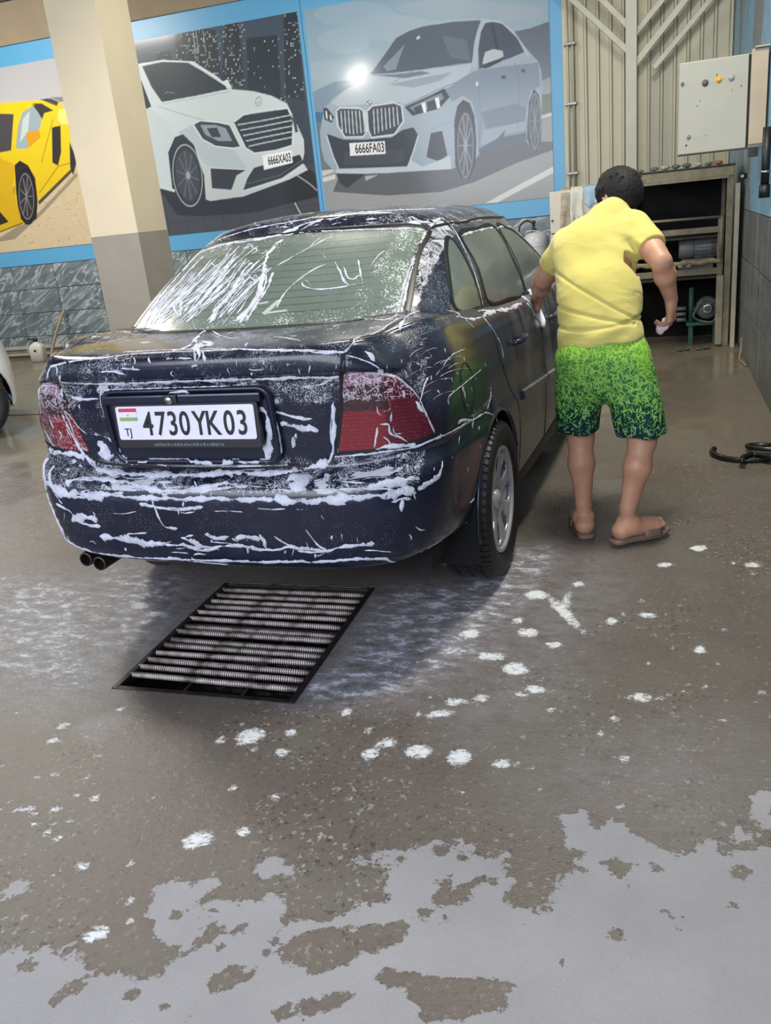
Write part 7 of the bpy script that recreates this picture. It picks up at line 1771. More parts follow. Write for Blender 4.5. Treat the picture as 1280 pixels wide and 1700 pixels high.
Bq+=[E(c,(150,160,166),1018,400,13,20,.2),E(c,(206,214,218),1018,400,9,15,.2),L(c,(150,160,166),[(1018,400),(1016,384)],3),L(c,(150,160,166),[(1018,400),(1010,410)],3),L(c,(150,160,166),[(1018,400),(1027,409)],3),P(c,(62,72,82),[(1148,452),(1164,470),(1174,520),(1162,522)]),
 P(c,(44,50,58),[(830,662),(970,668),(932,690),(912,746),(836,740)]),P(c,(44,50,58),[(1000,660),(1180,608),(1196,640),(1110,700),(958,748),(975,700)]),L(c,(200,208,210),[(830,660),(972,667)],4),L(c,(200,208,210),[(955,752),(1110,706),(1200,650)],6),L(c,(90,98,106),[(975,722),(1100,690),(1190,630)],3),
 P(c,(36,40,48),[(664,600),(690,540),(722,528),(765,570),(805,690),(812,790),(770,822),(720,800),(680,740)]),E(c,(170,178,184),740,690,58,124,-.12),E(c,(44,50,58),740,690,55,119,-.12),E(c,(58,64,72),740,690,46,100,-.12),E(c,(150,158,164),742,690,9,16,-.12)]
for k in range(10):
    a=k*np.pi/5+.2; Bq.append(L(c,(84,92,100),[(742+9*np.cos(a),690+16*np.sin(a)),(741+44*np.cos(a)+np.sin(a)*8,690+96*np.sin(a))],7))
Bq+=[P(c,(232,234,236),[(1032,611),(1148,590),(1152,640),(1040,668)]),P(c,(196,206,210),[(500,690),(640,728),(690,745),(690,756),(640,742),(500,706)])]
# yellow car
Cq=[P(c,(168,168,176),[(-300,60),(420,60),(420,400),(-300,400)],(186,184,186)),P(c,(190,186,180),[(-300,395),(420,395),(420,700),(-300,700)]),P(c,(196,178,146),[(-300,720),(300,560),(420,560),(420,1080),(-300,1080)],(206,188,154))]
for _ in range(260):
    x=r.uniform(100,370); y=r.uniform(690,990); Cq.append(E(c,r.choice(((170,150,120),(216,200,170),(180,160,128))),x,y,r.uniform(2,5),r.uniform(1.5,3),0,6))
Cq+=[P(c,(150,136,116),[(-300,900),(0,935),(150,840),(300,680),(310,690),(170,840),(60,940),(-300,1000)]),P(c,(222,200,30),[(-300,470),(-100,420),(0,408),(150,395),(236,402),(262,440),(276,520),(292,655),(150,790),(146,860),(92,882),(0,915),(-300,960)],(214,176,24)),P(c,(206,166,22),[(-300,640),(0,620),(66,650),(50,740),(80,840),(92,870),(0,905),(-300,950)]),
 P(c,(72,70,72),[(-200,470),(0,448),(56,450),(46,592),(-200,640)]),P(c,(150,166,172),[(65,584),(72,500),(92,442),(128,420),(168,448),(160,500),(108,586)]),P(c,(190,200,202),[(80,560),(92,470),(120,436),(112,520)]),P(c,(58,54,54),[(126,412),(148,420),(176,446),(168,470),(150,440)]),P(c,(58,54,54),[(130,408),(166,408),(212,436),(176,446)]),P(c,(70,66,66),[(160,392),(200,388),(232,402),(226,418),(190,404)]),P(c,(130,128,130),[(200,384),(246,382),(254,400),(238,402)]),
 P(c,(46,44,46),[(206,502),(240,495),(242,600),(230,652),(208,640)]),P(c,(226,216,120),[(232,430),(258,430),(272,490),(246,490),(228,470)]),P(c,(214,150,30),[(105,520),(156,512),(162,540),(116,582),(108,552)]),L(c,(160,130,20),[(165,640),(210,470)],3),L(c,(160,130,20),[(156,760),(230,655),(285,640)],4),P(c,(84,70,40),[(152,792),(290,655),(292,670),(156,806)]),
 P(c,(50,46,48),[(275,560),(292,600),(302,640),(290,690),(278,660)]),P(c,(40,38,40),[(60,650),(80,632),(112,650),(140,700),(150,790),(146,860),(104,884),(84,860),(66,760)]),E(c,(34,32,36),108,772,40,112,-.06),E(c,(120,118,120),106,772,30,92,-.06),E(c,(46,44,48),106,772,27,86,-.06)]
for k in range(9):
    a=k*2*np.pi/9; Cq.append(L(c,(128,126,128),[(106,772),(106+25*np.cos(a),772+80*np.sin(a))],3))
Cq+=[P(c,(40,38,40),[(-60,820),(0,830),(36,872),(0,886),(-60,880)]),L(c,(120,96,24),[(-100,920),(0,912),(92,876)],6),P(c,(180,146,24),[(50,740),(64,730),(60,775)])]
ART_A, ART_B, ART_C = Cq, Bq, A

# ------------------------------------------------------------------ the three posters: flat prints on thin boards
def poster(name, x0, x1, z0, z1, art, label, ink=1.0, cell=.0072):
    root = empty(name, ((x0+x1)/2, YB-.012, z0), 0, label, 'poster', 'car posters on the blue wall')
    nx = int((x1-x0)/cell); nz = int((z1-z0)/cell); ss = 2
    gx = x0+(np.arange(nx*ss)+.5)*(x1-x0)/(nx*ss); gz = z0+(np.arange(nz*ss)+.5)*(z1-z0)/(nz*ss)
    img = np.full((nx*ss, nz*ss, 3), .5)
    for col, pts, c2 in art:
        P = np.array(pts); lo, hi = P.min(0), P.max(0)
        i0, i1 = np.searchsorted(gx, [lo[0], hi[0]]); j0, j1 = np.searchsorted(gz, [lo[1], hi[1]])
        if i1 <= i0 or j1 <= j0: continue
        X, Z = np.meshgrid(gx[i0:i1], gz[j0:j1], indexing='ij'); ins = np.zeros(X.shape, bool)
        for (ax, az), (bx2, bz) in zip(P, np.roll(P, -1, 0)):
            if az == bz: continue
            c = (az > Z) != (bz > Z); ins ^= c & (X < (bx2-ax)*(Z-az)/(bz-az)+ax)
        a = np.array(lin(col)[:3])*ink
        if c2:
            b = np.array(lin(c2)[:3])*ink; t = ((hi[1]-Z)/(hi[1]-lo[1]+1e-9))[..., None]; img[i0:i1, j0:j1][ins] = (a*(1-t)+b*t)[ins]
        else: img[i0:i1, j0:j1][ins] = a
    img = img.reshape(nx, ss, nz, ss, 3).mean((1, 3))
    xs = np.linspace(-(x1-x0)/2, (x1-x0)/2, nx); zs = np.linspace(0, z1-z0, nz); X, Z = np.meshgrid(xs, zs, indexing='ij')
    V = np.stack([X, np.zeros_like(X), Z], -1).reshape(-1, 3); i, j = np.meshgrid(np.arange(nx-1), np.arange(nz-1), indexing='ij')
    me = quads_mesh(V, np.stack([i*nz+j, (i+1)*nz+j, (i+1)*nz+j+1, i*nz+j+1], -1).reshape(-1, 4))
    at = me.color_attributes.new('ink', 'FLOAT_COLOR', 'POINT'); at.data.foreach_set('color', np.concatenate([img, np.ones(img.shape[:2]+(1,))], -1).ravel().astype(np.float32))
    obj('print', me, POSTER_M, root)
    box('backing_board', (-(x1-x0)/2, .0006, 0), ((x1-x0)/2, .009, z1-z0), simple('board_edge', (180, 190, 196), .5), root)
    return root
M_ = Mat('glossy_vinyl_print'); v_ = M_.coord(); M_.set(color=M_.attr('ink', 'Color'), rough=.42, spec=.3, coat=.55, coatr=.13); M_.bump(M_.noise(v_, 2.2, 3), .12, .02); POSTER_M = M_.m
pa = poster('poster', -9.6, -6.72, 1.41, 3.59, ART_A, 'poster of a yellow supercar on sand, behind the cream pillar at far left')
pb = poster('poster', -6.46, -3.832, 1.41, 3.605, ART_B, 'poster of a white saloon at night before lit towers, right of the cream pillar')
pc_ = poster('poster', -3.752, -1.083, 1.40, 3.605, ART_C, 'poster of a silver-blue saloon on a coast road, right of the night poster', .84)
def poster_plate(root, txt, x, z, w, h, tilt, rx):
    ox = root.location.x; oz = root.location.z
    me = text_mesh(txt, h, 1.0, .0003, .002); xs_ = [v.co.x for v in me.vertices]; wd = max(xs_)-min(xs_); k = w/wd
    m0 = min(xs_)
    for v in me.vertices: v.co.x = (v.co.x-m0)*k; v.co.y += v.co.x*tilt
    o = obj('plate_lettering', me, PLATE_BLACK, root); o.rotation_euler = (math.pi/2, 0, 0); o.location = (x-ox, -.0012, z-oz)
    return o

# ------------------------------------------------------------------ things along the back and right walls
DIRTY_STEEL = simple('dirty_painted_steel', (128, 120, 100), .6, .2, var=.3, scale=14, bump=.3)
RUSTY = simple('grimy_dark_metal', (58, 56, 52), .7, .3, var=.4, scale=18, bump=.3)
BEIGE = simple('beige_enamel', (166, 164, 150), .4, var=.05, scale=4, bump=.03)
BEIGE2 = simple('warm_beige_board', (176, 160, 138), .55, var=.08, scale=5)
# control cabinet
cb = empty('control_cabinet', (.13, 6.7, 1.60), 0, 'beige electrical control cabinet with push buttons on the right wall above the pump rack', 'control cabinet')
box('cabinet_body', (.0, .02, .0), (.552, .30, .58), BEIGE, cb, .006)
dr = box('cabinet_door', (.004, .0, .004), (.436, .024, .575), BEIGE, cb, .004)
box('side_panel', (.452, -.004, .02), (.556, .022, .60), BEIGE2, cb, .004)
box('door_gap', (.438, .010, .004), (.450, .03, .575), SEAM, cb)
box('lid_strip', (.47, -.03, .603), (.56, .28, .613), BEIGE, cb, .002)
for x, z, r, m_, nm in ((.024, .448, .010, CHROME, 'lock_screw'), (.168, .436, .017, simple('grey_knob', (92, 90, 84), .5), 'knob'), (.254, .446, .016, simple('amber_lamp', (244, 178, 20), .25), 'amber_button'), (.332, .447, .016, simple('clear_lamp', (170, 168, 160), .25), 'clear_button'), (.070, .111, .011, CHROME, 'lock_screw')):
    bm = bmesh.new(); lathe(bm, [(0, -.022), (r*.75, -.020), (r, -.012), (r, -.004), (r*1.25, -.003), (r*1.25, .001)], 20, 'Y', (x, 0, z)); obj(nm, bm, m_, cb, True)
for x, z, w_ in ((.24, .475, .006), (.395, .39, .005), (.34, .372, .003), (.12, .30, .004), (.14, .33, .003), (.18, .11, .003), (.055, .06, .012)):
    bm = bmesh.new(); bx(bm, (x-w_/2, -.002, z-.006), (x+w_/2, .002, z+.006), .001); obj('paint_chip', bm, RUSTY, cb)
box('bracket', (.46, .02, -.06), (.52, .06, .0), RUSTY, cb, .004)
# pump rack
rk = empty('pump_rack', (0, 8.2, 0), 0, 'grimy steel pump rack with open shelves in the back right corner', 'rack')
for x0, x1, y0, y1 in ((.560, .612, -.03, .02), (-.235, -.19, -.03, .02), (.560, .612, .62, .66), (-.235, -.19, .62, .66)): box('post', (x0, y0, 0), (x1, y1, 1.52), DIRTY_STEEL, rk, .004)
box('top_beam', (-.24, -.04, 1.435), (.615, .02, 1.515), DIRTY_STEEL, rk, .006)
box('top_lip', (-.24, -.055, 1.418), (.575, -.02, 1.436), DIRTY_STEEL, rk, .003)
box('top_plate', (-.24, -.05, 1.515), (.62, .68, 1.530), RUSTY, rk, .003)
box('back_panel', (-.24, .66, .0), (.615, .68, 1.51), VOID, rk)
box('side_sheet', (.590, .02, .02), (.606, .66, 1.50), RUSTY, rk)
box('inner_post', (.500, -.01, .16), (.550, .03, 1.12), DIRTY_STEEL, rk, .005)
box('leg_panel', (.500, -.045, .02), (.556, -.012, .62), simple('peeling_beige_board', (150, 142, 126), .6, var=.2), rk, .004)
for nm, z0, z1, x1 in (('upper_rail', .985, 1.035, .54), ('lower_rail', .635, .690, .54)): box(nm, (-.19, -.02, z0), (x1, .02, z1), DIRTY_STEEL, rk, .005)
box('shelf_board', (-.19, .0, .945), (.55, .62, .965), RUSTY, rk); box('shelf_board', (-.19, .0, .60), (.55, .62, .62), RUSTY, rk)
bm = bmesh.new(); tube(bm, [(-.19, -.02, 1.118), (.1, -.02, 1.116), (.53, -.02, 1.112)], .011, 8); tube(bm, [(.53, -.02, 1.12), (.53, -.02, .76)], .014, 8); obj('front_pipe', bm, DIRTY_STEEL, rk, True)
bm = bmesh.new(); ps = [(-.19+.72*t, -.045+.006*math.sin(t*30), .748+.006*math.sin(t*23)) for t in np.linspace(0, 1, 26)]; tube(bm, ps, [.021*(1+.18*math.sin(k*2.3)) for k in range(26)], 10); obj('lagged_pipe', bm, simple('lagged_pipe', (142, 130, 96), .8, var=.3, scale=30, bump=.5), rk, True)
for x in (.20, .27): bm = bmesh.new(); bmesh.ops.create_icosphere(bm, subdivisions=2, radius=.028); bmesh.ops.scale(bm, vec=(1, .9, .8), verts=bm.verts); o = obj('pipe_union', bm, DIRTY_STEEL, rk, True); o.location = (x, -.05, .722)
# motor on the shelf
mt = empty('electric_motor', (.165, 8.28, .62), 0, 'grey finned electric pump motor on the middle shelf of the rack', 'motor')
MG = simple('grey_motor_casting', (108, 112, 112), .55, .2, var=.2, scale=12, bump=.2)
bm = bmesh.new(); lathe(bm, [(0, 0), (.075, .0), (.088, .02), (.09, .11), (.088, .12)], 28, 'X', (.02, .06, .235)); obj('end_bell', bm, MG, mt, True)
bm = bmesh.new(); lathe(bm, [(.080, .12), (.080, .32), (.09, .325), (.088, .36), (.05, .375), (0, .375)], 28, 'X', (.0, .06, .235)); obj('motor_body', bm, MG, mt, True)
for k in range(18):
    a = 2*math.pi*k/18; bm = bmesh.new(); bx(bm, (.15, -.003, .078), (.315, .003, .094)); bmesh.ops.rotate(bm, verts=bm.verts, cent=(0, 0, 0), matrix=Matrix.Rotation(a, 3, 'X')); o = obj('cooling_fin', bm, MG, mt); o.location = (0, .06, .235)
for k in range(7): box('louvre', (.285, -.034, .175+k*.018), (.330, -.028, .182+k*.018), RUSTY, mt)
box('motor_foot', (.05, -.01, .0), (.31, .13, .15), MG, mt, .006)
# water pump at the bottom, green fittings
wp = empty('water_pump', (.36, 8.30, 0), 0, 'green and grey water pump with coiled fittings low in the rack', 'pump')
GRN = simple('green_pump_paint', (44, 88, 70), .5, var=.3, bump=.2)
bm = bmesh.new(); lathe(bm, [(0, -.09), (.085, -.085), (.10, -.05), (.10, .05), (.085, .085), (0, .09)], 26, 'Y', (.08, .05, .33)); obj('volute', bm, MG, wp, True)
bm = bmesh.new(); lathe(bm, [(.03, -.10), (.045, -.10), (.045, -.09), (.03, -.09)], 20, 'Y', (.08, .05, .33)); obj('pump_flange', bm, CHROME, wp, True)
bm = bmesh.new(); tube(bm, [(-.06, 0, .20), (-.06, 0, .52)], .022, 10); tube(bm, [(-.06, 0, .33), (.0, .02, .33)], .02, 10); obj('riser', bm, GRN, wp, True)
bm = bmesh.new(); bx(bm, (-.10, -.03, .18), (.19, .14, .21), .005); bx(bm, (-.08, 0, 0), (-.04, .1, .18), .004); bx(bm, (.13, 0, 0), (.17, .1, .18), .004); obj('pump_stand', bm, GRN, wp)
bm = bmesh.new(); hs = [(.08+.11*math.cos(t)+.02*math.sin(3*t), -.05+.01*math.sin(5*t), .31+.10*math.sin(t)) for t in np.linspace(0, 4.2*math.pi, 60)]; tube(bm, hs, .009, 6); obj('pump_hose', bm, simple('grey_green_hose', (96, 112, 106), .5), wp, True)
for k, (x, z) in enumerate(((-.155, .34), (-.155, .29), (-.155, .24))):
    bm = bmesh.new(); tube(bm, [(x-.03, -.02, z), (x+.05, -.02, z)], .017, 8); obj('spare_pipe', bm, MG, wp, True)
# rubble
r_s = random.Random(21)
def stone(x, y, z, r, m_, label, group, cat='stone', sq=.6, name='stone'):
    bm = bmesh.new(); bmesh.ops.create_icosphere(bm, subdivisions=2, radius=r)
    for v in bm.verts: v.co *= 1+r_s.uniform(-.16, .16)
    bmesh.ops.scale(bm, vec=(1.25, .9, sq), verts=bm.verts); zz = min(v.co.z for v in bm.verts)
    o = obj(name, bm, m_, None, False); o.location = (x, y, z-zz); o.rotation_euler = (0, 0, 0); return tag(o, label, cat, group)
S1 = simple('pale_rubble', (168, 162, 148), .8, var=.15, scale=20, bump=.4); S2 = simple('greenish_rubble', (96, 106, 92), .8, var=.2, scale=20, bump=.4); S3 = simple('brick_rubble', (150, 100, 78), .8, var=.15, scale=20, bump=.4)
for x, r, m_, lb in ((-.14, .022, S2, 'small dark lump nearest the person on top of the pump rack'), (-.03, .030, S2, 'flat dark-green lump on top of the pump rack, left of the white stone'), (.06, .034, S1, 'whitish round stone on top of the pump rack'), (.15, .032, S2, 'greenish lump on top of the pump rack, right of the white stone'), (.235, .034, S2, 'largest greenish lump on top of the pump rack'), (.33, .028, S1, 'pale flat lump on top of the pump rack, left of the brick piece'), (.41, .026, S2, 'grey-green lump on top of the pump rack, beside the brick piece'), (.49, .030, S3, 'reddish brick piece on top of the pump rack, beneath the cabinet')):
    stone(x, 8.22+r_s.uniform(0, .05), 1.5305, r, m_, lb, 'rubble on top of the rack')
for x, y, r, lb in ((.425, 8.06, .026, 'dull stone on the floor at the foot of the rack, near its right leg'), (.36, 8.02, .022, 'dull stone on the floor at the foot of the rack, one of the middle pair'), (.26, 8.03, .024, 'dull stone on the floor at the foot of the rack, left of the middle pair'), (.20, 8.0, .022, 'dull stone on the floor at the foot of the rack, nearest the person')):
    stone(x, y, 0.001, r, simple('wet_stone', (82, 78, 70), .5, var=.2), lb, 'stones below the rack')
# tall pale batten and pipe fitting right of the rack
tag(box('batten', (.625, 8.10, .0), (.66, 8.16, 1.37), simple('pale_batten', (178, 172, 152), .5), None, .003), 'tall pale batten standing between the pump rack and the right wall', 'batten')
va = empty('wall_valve', (.66, 8.0, 1.42), 0, 'small dark valve with a bright nut on the wall beside the rack top', 'valve')
bm = bmesh.new(); lathe(bm, [(0, -.03), (.022, -.03), (.024, .03), (0, .037)], 14, 'X', (.0, 0, 0)); obj('valve_body', bm, RUSTY, va, True)
bm = bmesh.new(); lathe(bm, [(0, -.035), (.012, -.035), (.012, -.02), (0, -.02)], 8, 'Y', (0, 0, 0)); obj('nut', bm, CHROME, va)
# partition board with drying rags
pb_ = tag(box('partition_board', (-.945, 8.34, 0), (-.20, 8.375, 1.452), simple('stained_white_board', (206, 198, 184), .5, var=.09, scale=3), None, .006), 'stained white partition board standing behind the person, left of the rack', 'board')
bm = bmesh.new(); lathe(bm, [(0, -.008), (.008, -.008), (.010, 0), (0, 0)], 10, 'Y', (-.925, 8.335, 1.20)); obj('hinge_screw', bm, RUSTY, pb_)
box('board_seam', (-.94, 8.332, 1.085), (-.78, 8.34, 1.092), RUSTY, pb_)
def rag(name, x0, x1, zt, drop, mat, label, y=8.357, seed=0):
    nx, nz = 26, 40; V = []
    for i in range(nx+1):
        for j in range(nz+1):
            t = j/nz*2-1; x = x0+(x1-x0)*i/nx; s = abs(t); z = zt-drop*(s*(1+.12*math.sin(i*.6+seed)))*(.9 if t > 0 else 1); 
            yy = y+(.024+.012*s+.010*math.sin(x*70+seed+s*2)*s)*(1 if t > 0 else -1)*min(1, s*9); V.append((x+.012*math.sin(s*5+seed)*s, yy, z+.006+(.014 if s < .02 else 0)))
    m = pydata(V, [(i*(nz+1)+j, (i+1)*(nz+1)+j, (i+1)*(nz+1)+j+1, i*(nz+1)+j+1) for i in range(nx) for j in range(nz)])
    o = obj(name, m, mat, None, True); sd = o.modifiers.new('s', 'SOLIDIFY'); sd.thickness = .004; return tag(o, label, 'rag', 'rags drying over the partition board')
rag('rag', -.845, -.765, 1.455, .36, simple('streaky_beige_rag', (168, 158, 138), .9, var=.25, scale=20), 'narrow streaky beige rag over the partition board, furthest from the person', seed=1)
rag('rag', -.755, -.645, 1.458, .28, simple('off_white_rag', (206, 204, 192), .9, var=.1, scale=20), 'off-white rag hanging over the partition board between the beige and blue rags', seed=2)
rag('rag', -.635, -.44, 1.46, .16, simple('pale_blue_rag', (160, 186, 204), .9, var=.1, scale=20), 'pale blue rag over the partition board, nearest the person\'s head', seed=4)
# foam tank
TW = simple('grey_white_enamel', (186, 190, 192), .35, var=.06, scale=5)
tk = empty('pressure_tank', (-1.166, 9.0, 0), 0, 'grey-white pressure tank with a valve and hose, behind the sedan near the tiled wall', 'tank')
bm = bmesh.new(); lathe(bm, [(.0, .05), (.09, .055), (.125, .08), (.135, .12), (.135, .98), (.128, 1.03), (.10, 1.07), (.05, 1.09), (0, 1.095)], 40, 'Z'); obj('tank_shell', bm, TW, tk, True)
bm = bmesh.new(); lathe(bm, [(.1365, .955), (.139, .96), (.1365, .965)], 40, 'Z'); obj('weld_seam', bm, TW, tk, True)
bm = bmesh.new(); lathe(bm, [(.10, 0), (.12, 0), (.12, .09), (.10, .09)], 30, 'Z'); obj('foot_ring', bm, TW, tk, True)
bm = bmesh.new(); lathe(bm, [(0, 1.085), (.030, 1.085), (.030, 1.12), (.014, 1.13), (.014, 1.17), (.022, 1.175), (.022, 1.20), (0, 1.205)], 16, 'Z', (-.02, 0, 0)); obj('valve', bm, RUSTY, tk, True)
bm = bmesh.new(); tube(bm, spline([(-.02, 0, 1.18), (-.09, -.01, 1.205), (-.15, 0, 1.17), (-.17, .02, 1.10), (-.13, .03, 1.05)], 6), .009, 8); obj('tank_hose', bm, RUSTY, tk, True)
bm = bmesh.new(); tube(bm, spline([(-.09, 0, 1.06), (-.09, -.02, 1.10), (-.02, -.03, 1.105), (.04, -.03, 1.09), (.085, -.02, 1.06)], 5), .006, 6); obj('carry_handle', bm, TW, tk, True)
# pipes and taps on the tiles beside the tank
tp = empty('tap_pipework', (-1.0, 9.985, 0), 0, 'thin dark pipes and taps on the tiles just right of the pressure tank', 'pipes')
for x, z0, z1 in ((-.06, .75, 1.17), (.03, .70, 1.13), (.10, .9, 1.10)):
    bm = bmesh.new(); tube(bm, [(x, -.012, z0), (x+.006, -.014, (z0+z1)/2), (x, -.012, z1)], .009, 8); obj('riser_pipe', bm, simple('pipe_grey', (96, 100, 102), .5, .3), tp, True)
bm = bmesh.new(); tube(bm, [(-.14, -.014, 1.04), (.13, -.014, 1.045)], .009, 8); tube(bm, [(.03, -.014, .93), (.13, -.014, .93)], .008, 8); obj('cross_pipe', bm, simple('pipe_grey', (96, 100, 102), .5, .3), tp, True)
for x, z in ((-.06, 1.10), (.03, 1.0)): bm = bmesh.new(); lathe(bm, [(0, -.06), (.012, -.06), (.015, -.03), (.015, .0), (0, 0)], 10, 'Y', (x, -.01, z)); bx(bm, (x-.025, -.055, z+.012), (x+.025, -.045, z+.018)); obj('tap', bm, RUSTY, tp, True)
# white canister and leaning pole at the back left
cn = empty('canister', (-7.86, 9.46, 0), .2, 'white plastic canister with a dark cap at the foot of the tiled wall, far left', 'canister')
bm = bmesh.new(); rings = []
for z, rx_, ry_, r_ in ((0, .085, .06, .03), (.01, .095, .07, .03), (.18, .095, .07, .03), (.22, .080, .058, .03), (.245, .035, .035, .03), (.26, .028, .028, .025)): rings.append([bm.verts.new((x, y, z)) for x, y in rrect(-rx_, rx_, -ry_, ry_, min(r_, rx_*.9, ry_*.9))])
for a, b in zip(rings, rings[1:]):
    for k in range(len(a)): bm.faces.new((a[k], a[(k+1) % len(a)], b[(k+1) % len(a)], b[k]))
bm.faces.new(rings[0][::-1]); bm.faces.new(rings[-1]); obj('jug', bm, simple('milky_plastic', (206, 206, 196), .4, var=.05), cn, True)
bm = bmesh.new(); lathe(bm, [(0, .26), (.030, .26), (.030, .29), (0, .295)], 16, 'Z'); bx(bm, (-.10, -.012, .285), (.02, .012, .305), .004); obj('cap', bm, BLACK, cn, True)
bm = bmesh.new(); tube(bm, spline([(-.06, -.06, .26), (-.10, -.07, .20), (-.10, -.05, .12)], 5), .010, 6); obj('grip', bm, simple('milky_plastic2', (190, 190, 180), .4), cn, True)
bm = bmesh.new(); lathe(bm, [(0, -.074), (.016, -.074), (.016, -.069)], 14, 'Y', (-.0, 0, .15)); obj('level_plug', bm, BLACK, cn, True)
bm = bmesh.new(); tube(bm, spline([(-7.755, 9.55, .012), (-7.745, 9.62, .14), (-7.72, 9.76, .36), (-7.70, 9.975, .60)], 6), .020, 8); tag(obj('pole', bm, simple('tan_pole', (150, 134, 108), .6, var=.2), None, True), 'tan pole leaning on the tiled wall beside the white canister', 'pole')
# black water hose on the floor by the right wall
bm = bmesh.new(); hp = [(.315, 4.86), (.30, 4.80), (.315, 4.73), (.37, 4.665), (.45, 4.635), (.53, 4.64), (.60, 4.66), (.655, 4.70), (.665, 4.78), (.62, 4.85), (.55, 4.88), (.49, 4.865), (.50, 4.83), (.57, 4.80), (.64, 4.78), (.672, 4.70), (.66, 4.62), (.58, 4.60), (.50, 4.66), (.44, 4.60), (.43, 4.53)]
hs = spline([(x, y, .015+.012*(k > 8)+.012*(k > 14)) for k, (x, y) in enumerate(hp)], 7); tube(bm, hs, [.014*(1+.16*(k % 2)) for k in range(len(hs))], 8)
tag(obj('water_hose', bm, simple('black_ribbed_hose', (14, 15, 17), .3, var=.3), None, True), 'black ribbed hose coiled on the wet floor by the right wall', 'hose')
bm = bmesh.new(); tube(bm, spline([(.676, 7.62, .16), (.672, 7.60, .06), (.655, 7.50, .010), (.664, 7.38, .010), (.680, 7.20, .012)], 6), .007, 6); tag(obj('loose_wire', bm, simple('pale_wire', (150, 140, 116), .5), None, True), 'thin pale wire curling down onto the floor at the right wall', 'wire')
bp = empty('drain_pipe', (.655, 6.28, 1.28), 0, 'short dark pipe with a pale collar high on the right wall, beneath the cabinet', 'pipe')
bm = bmesh.new(); tube(bm, [(0, 0, .05), (0, 0, .42)], .026, 12); tube(bm, [(0, 0, 0), (0, 0, .08)], .034, 12); obj('pipe', bm, BLACK, bp, True)
bm = bmesh.new(); lathe(bm, [(.028, .15), (.030, .15), (.030, .165), (.028, .165)], 12, 'Z'); obj('collar', bm, CHROME, bp, True)
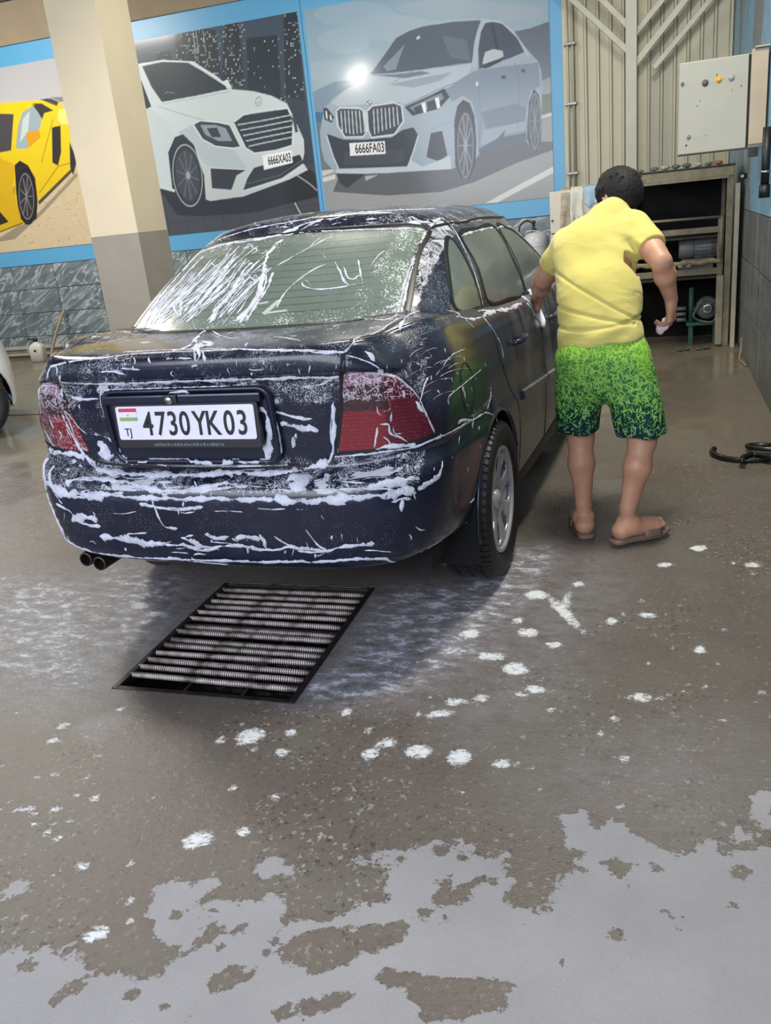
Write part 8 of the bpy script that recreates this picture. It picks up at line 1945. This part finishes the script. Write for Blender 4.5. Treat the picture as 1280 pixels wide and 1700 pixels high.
# ------------------------------------------------------------------ the second car, only its corner is in view
def build_white_car():
    root = empty('white_car', (0, 0, 0)); lo_s, up_s = body_surfaces(3, 5)
    for S_ in (lo_s, up_s): S_[..., 1] = np.where(S_[..., 1] > 3.52, 3.52+(S_[..., 1]-3.52)*.47, S_[..., 1])      # short nose
    V, Q = mirror_mesh(lo_s); bm = bmesh.new(); fl = bm.verts.layers.float.new('foam'); lay = bm.faces.layers.int.new('reg'); vs = [bm.verts.new(p) for p in V]
    for q in Q:
        c = (V[q[0]]+V[q[2]])/2
        if c[2] > .9 and abs(c[0]) < .60 and .80 < c[1] < 2.95: continue
        bm.faces.new([vs[i] for i in q])
    bm.normal_update()
    for sgn in (1, -1):
        for wv in (WHEEL_V, WHEEL_F): cut(bm, lay, [(wv+.37*math.cos(a), .312+.37*math.sin(a)) for a in np.linspace(-.5*math.pi, 1.5*math.pi, 37)[:-1]], 'u', (lambda c, n, s=sgn: c[0]*s > .55), 99)
        cut(bm, lay, [(x*sgn, w) for x, w in LIGHT_POLY], 'v', lambda c, n: c[1] < .45, 10)
    obj('body_shell', fold_in(take(bm, lay, {0}), .015), WHITE_PAINT, root, True); obj('tail_light', take(bm, lay, {10}), LENS_RED, root, True)
    bm2 = bmesh.new(); s2 = lo_s.copy(); s2[..., 0] *= .96; s2[..., 1] = 2.2+(s2[..., 1]-2.2)*.985; V2, Q2 = mirror_mesh(s2[:-6]); vs = [bm2.verts.new(p) for p in V2]
    for q in Q2:
        c = (V2[q[0]]+V2[q[2]])/2
        if min(math.hypot(c[1]-WHEEL_V, c[2]-.312), math.hypot(c[1]-WHEEL_F, c[2]-.312)) > .385: bm2.faces.new([vs[i] for i in q])
    obj('inner_shell', bm2, VOID, root, True)
    V, Q = mirror_mesh(up_s); bu = bmesh.new(); bu.verts.layers.float.new('foam'); lu = bu.faces.layers.int.new('reg'); vs = [bu.verts.new(p) for p in V]
    for q in Q: bu.faces.new([vs[i] for i in q])
    bu.normal_update()
    cut(bu, lu, rounded(REAR_GLASS_POLY, 2), 'v', lambda c, n: c[1] < 1.35 and n[1] < .2, 30)
    for sgn in (1, -1):
        for poly in (REAR_DOOR_GLASS, FRONT_DOOR_GLASS): cut(bu, lu, rounded(poly, 2), 'u', (lambda c, n, s=sgn: c[0]*s > .3 and n[0]*s > .35), 41)
    obj('window_pillars', take(bu, lu, {0}), WHITE_PAINT, root, True); obj('window_glass', take(bu, lu, {30, 41}), SIDE_GLASS, root, True)
    for sgn in (1, -1):
        for wv in (WHEEL_V, WHEEL_F): make_wheel(root, sgn*.725, wv, sgn)
    return tag(root, 'white car of which only one corner and tyre show at the left edge', 'car')

sedan, bvl, bvu = build_sedan('sedan', PAINT); sedan.matrix_world = car_mat()
tag(sedan, 'dark navy four-door sedan covered in soap suds over the drain grate', 'car')
def on_upper(q): return q[2] > 1.13 or (q[1] > .55 and abs(q[0]) < .6)
lo_sd, up_sd, pl_sd = [], [], []
for p, w in SUDS:
    m = p[len(p)//2]
    if on_upper(m): up_sd.append((p, w))
    elif abs(m[0]+.02) < .345 and .70 < m[2] < .985 and m[1] < .14: pl_sd.append(([(a, b-.016, c) for a, b, c in p], w))
    else: lo_sd.append((p, w))
foam_strokes(bvl, lo_sd, 'suds_on_paint', sedan); foam_strokes(bvu, up_sd, 'suds_on_glass', sedan)
vs_, fs_ = [], []
for o_ in sedan.children_recursive:
    if o_.name.split('.')[0] in ('plate_surround', 'plate_recess', 'grip_ledge'):
        k = len(vs_); vs_ += [tuple(v.co) for v in o_.data.vertices]; fs_ += [tuple(k+i for i in f.vertices) for f in o_.data.polygons]
foam_strokes(BVHTree.FromPolygons(vs_, fs_), pl_sd, 'suds_on_plate', sedan)
white = build_white_car(); white.matrix_world = Matrix.Translation(WHITE_AT) @ Matrix.Rotation(WHITE_ROT, 4, 'Z')
build_floor(); build_grate()
poster_plate(pc_, '6666FA03', -3.315, 2.092, .345, .138, -.06, 0)
poster_plate(pb, '6666XA03', -4.415, 2.085, .295, .130, .04, 0)
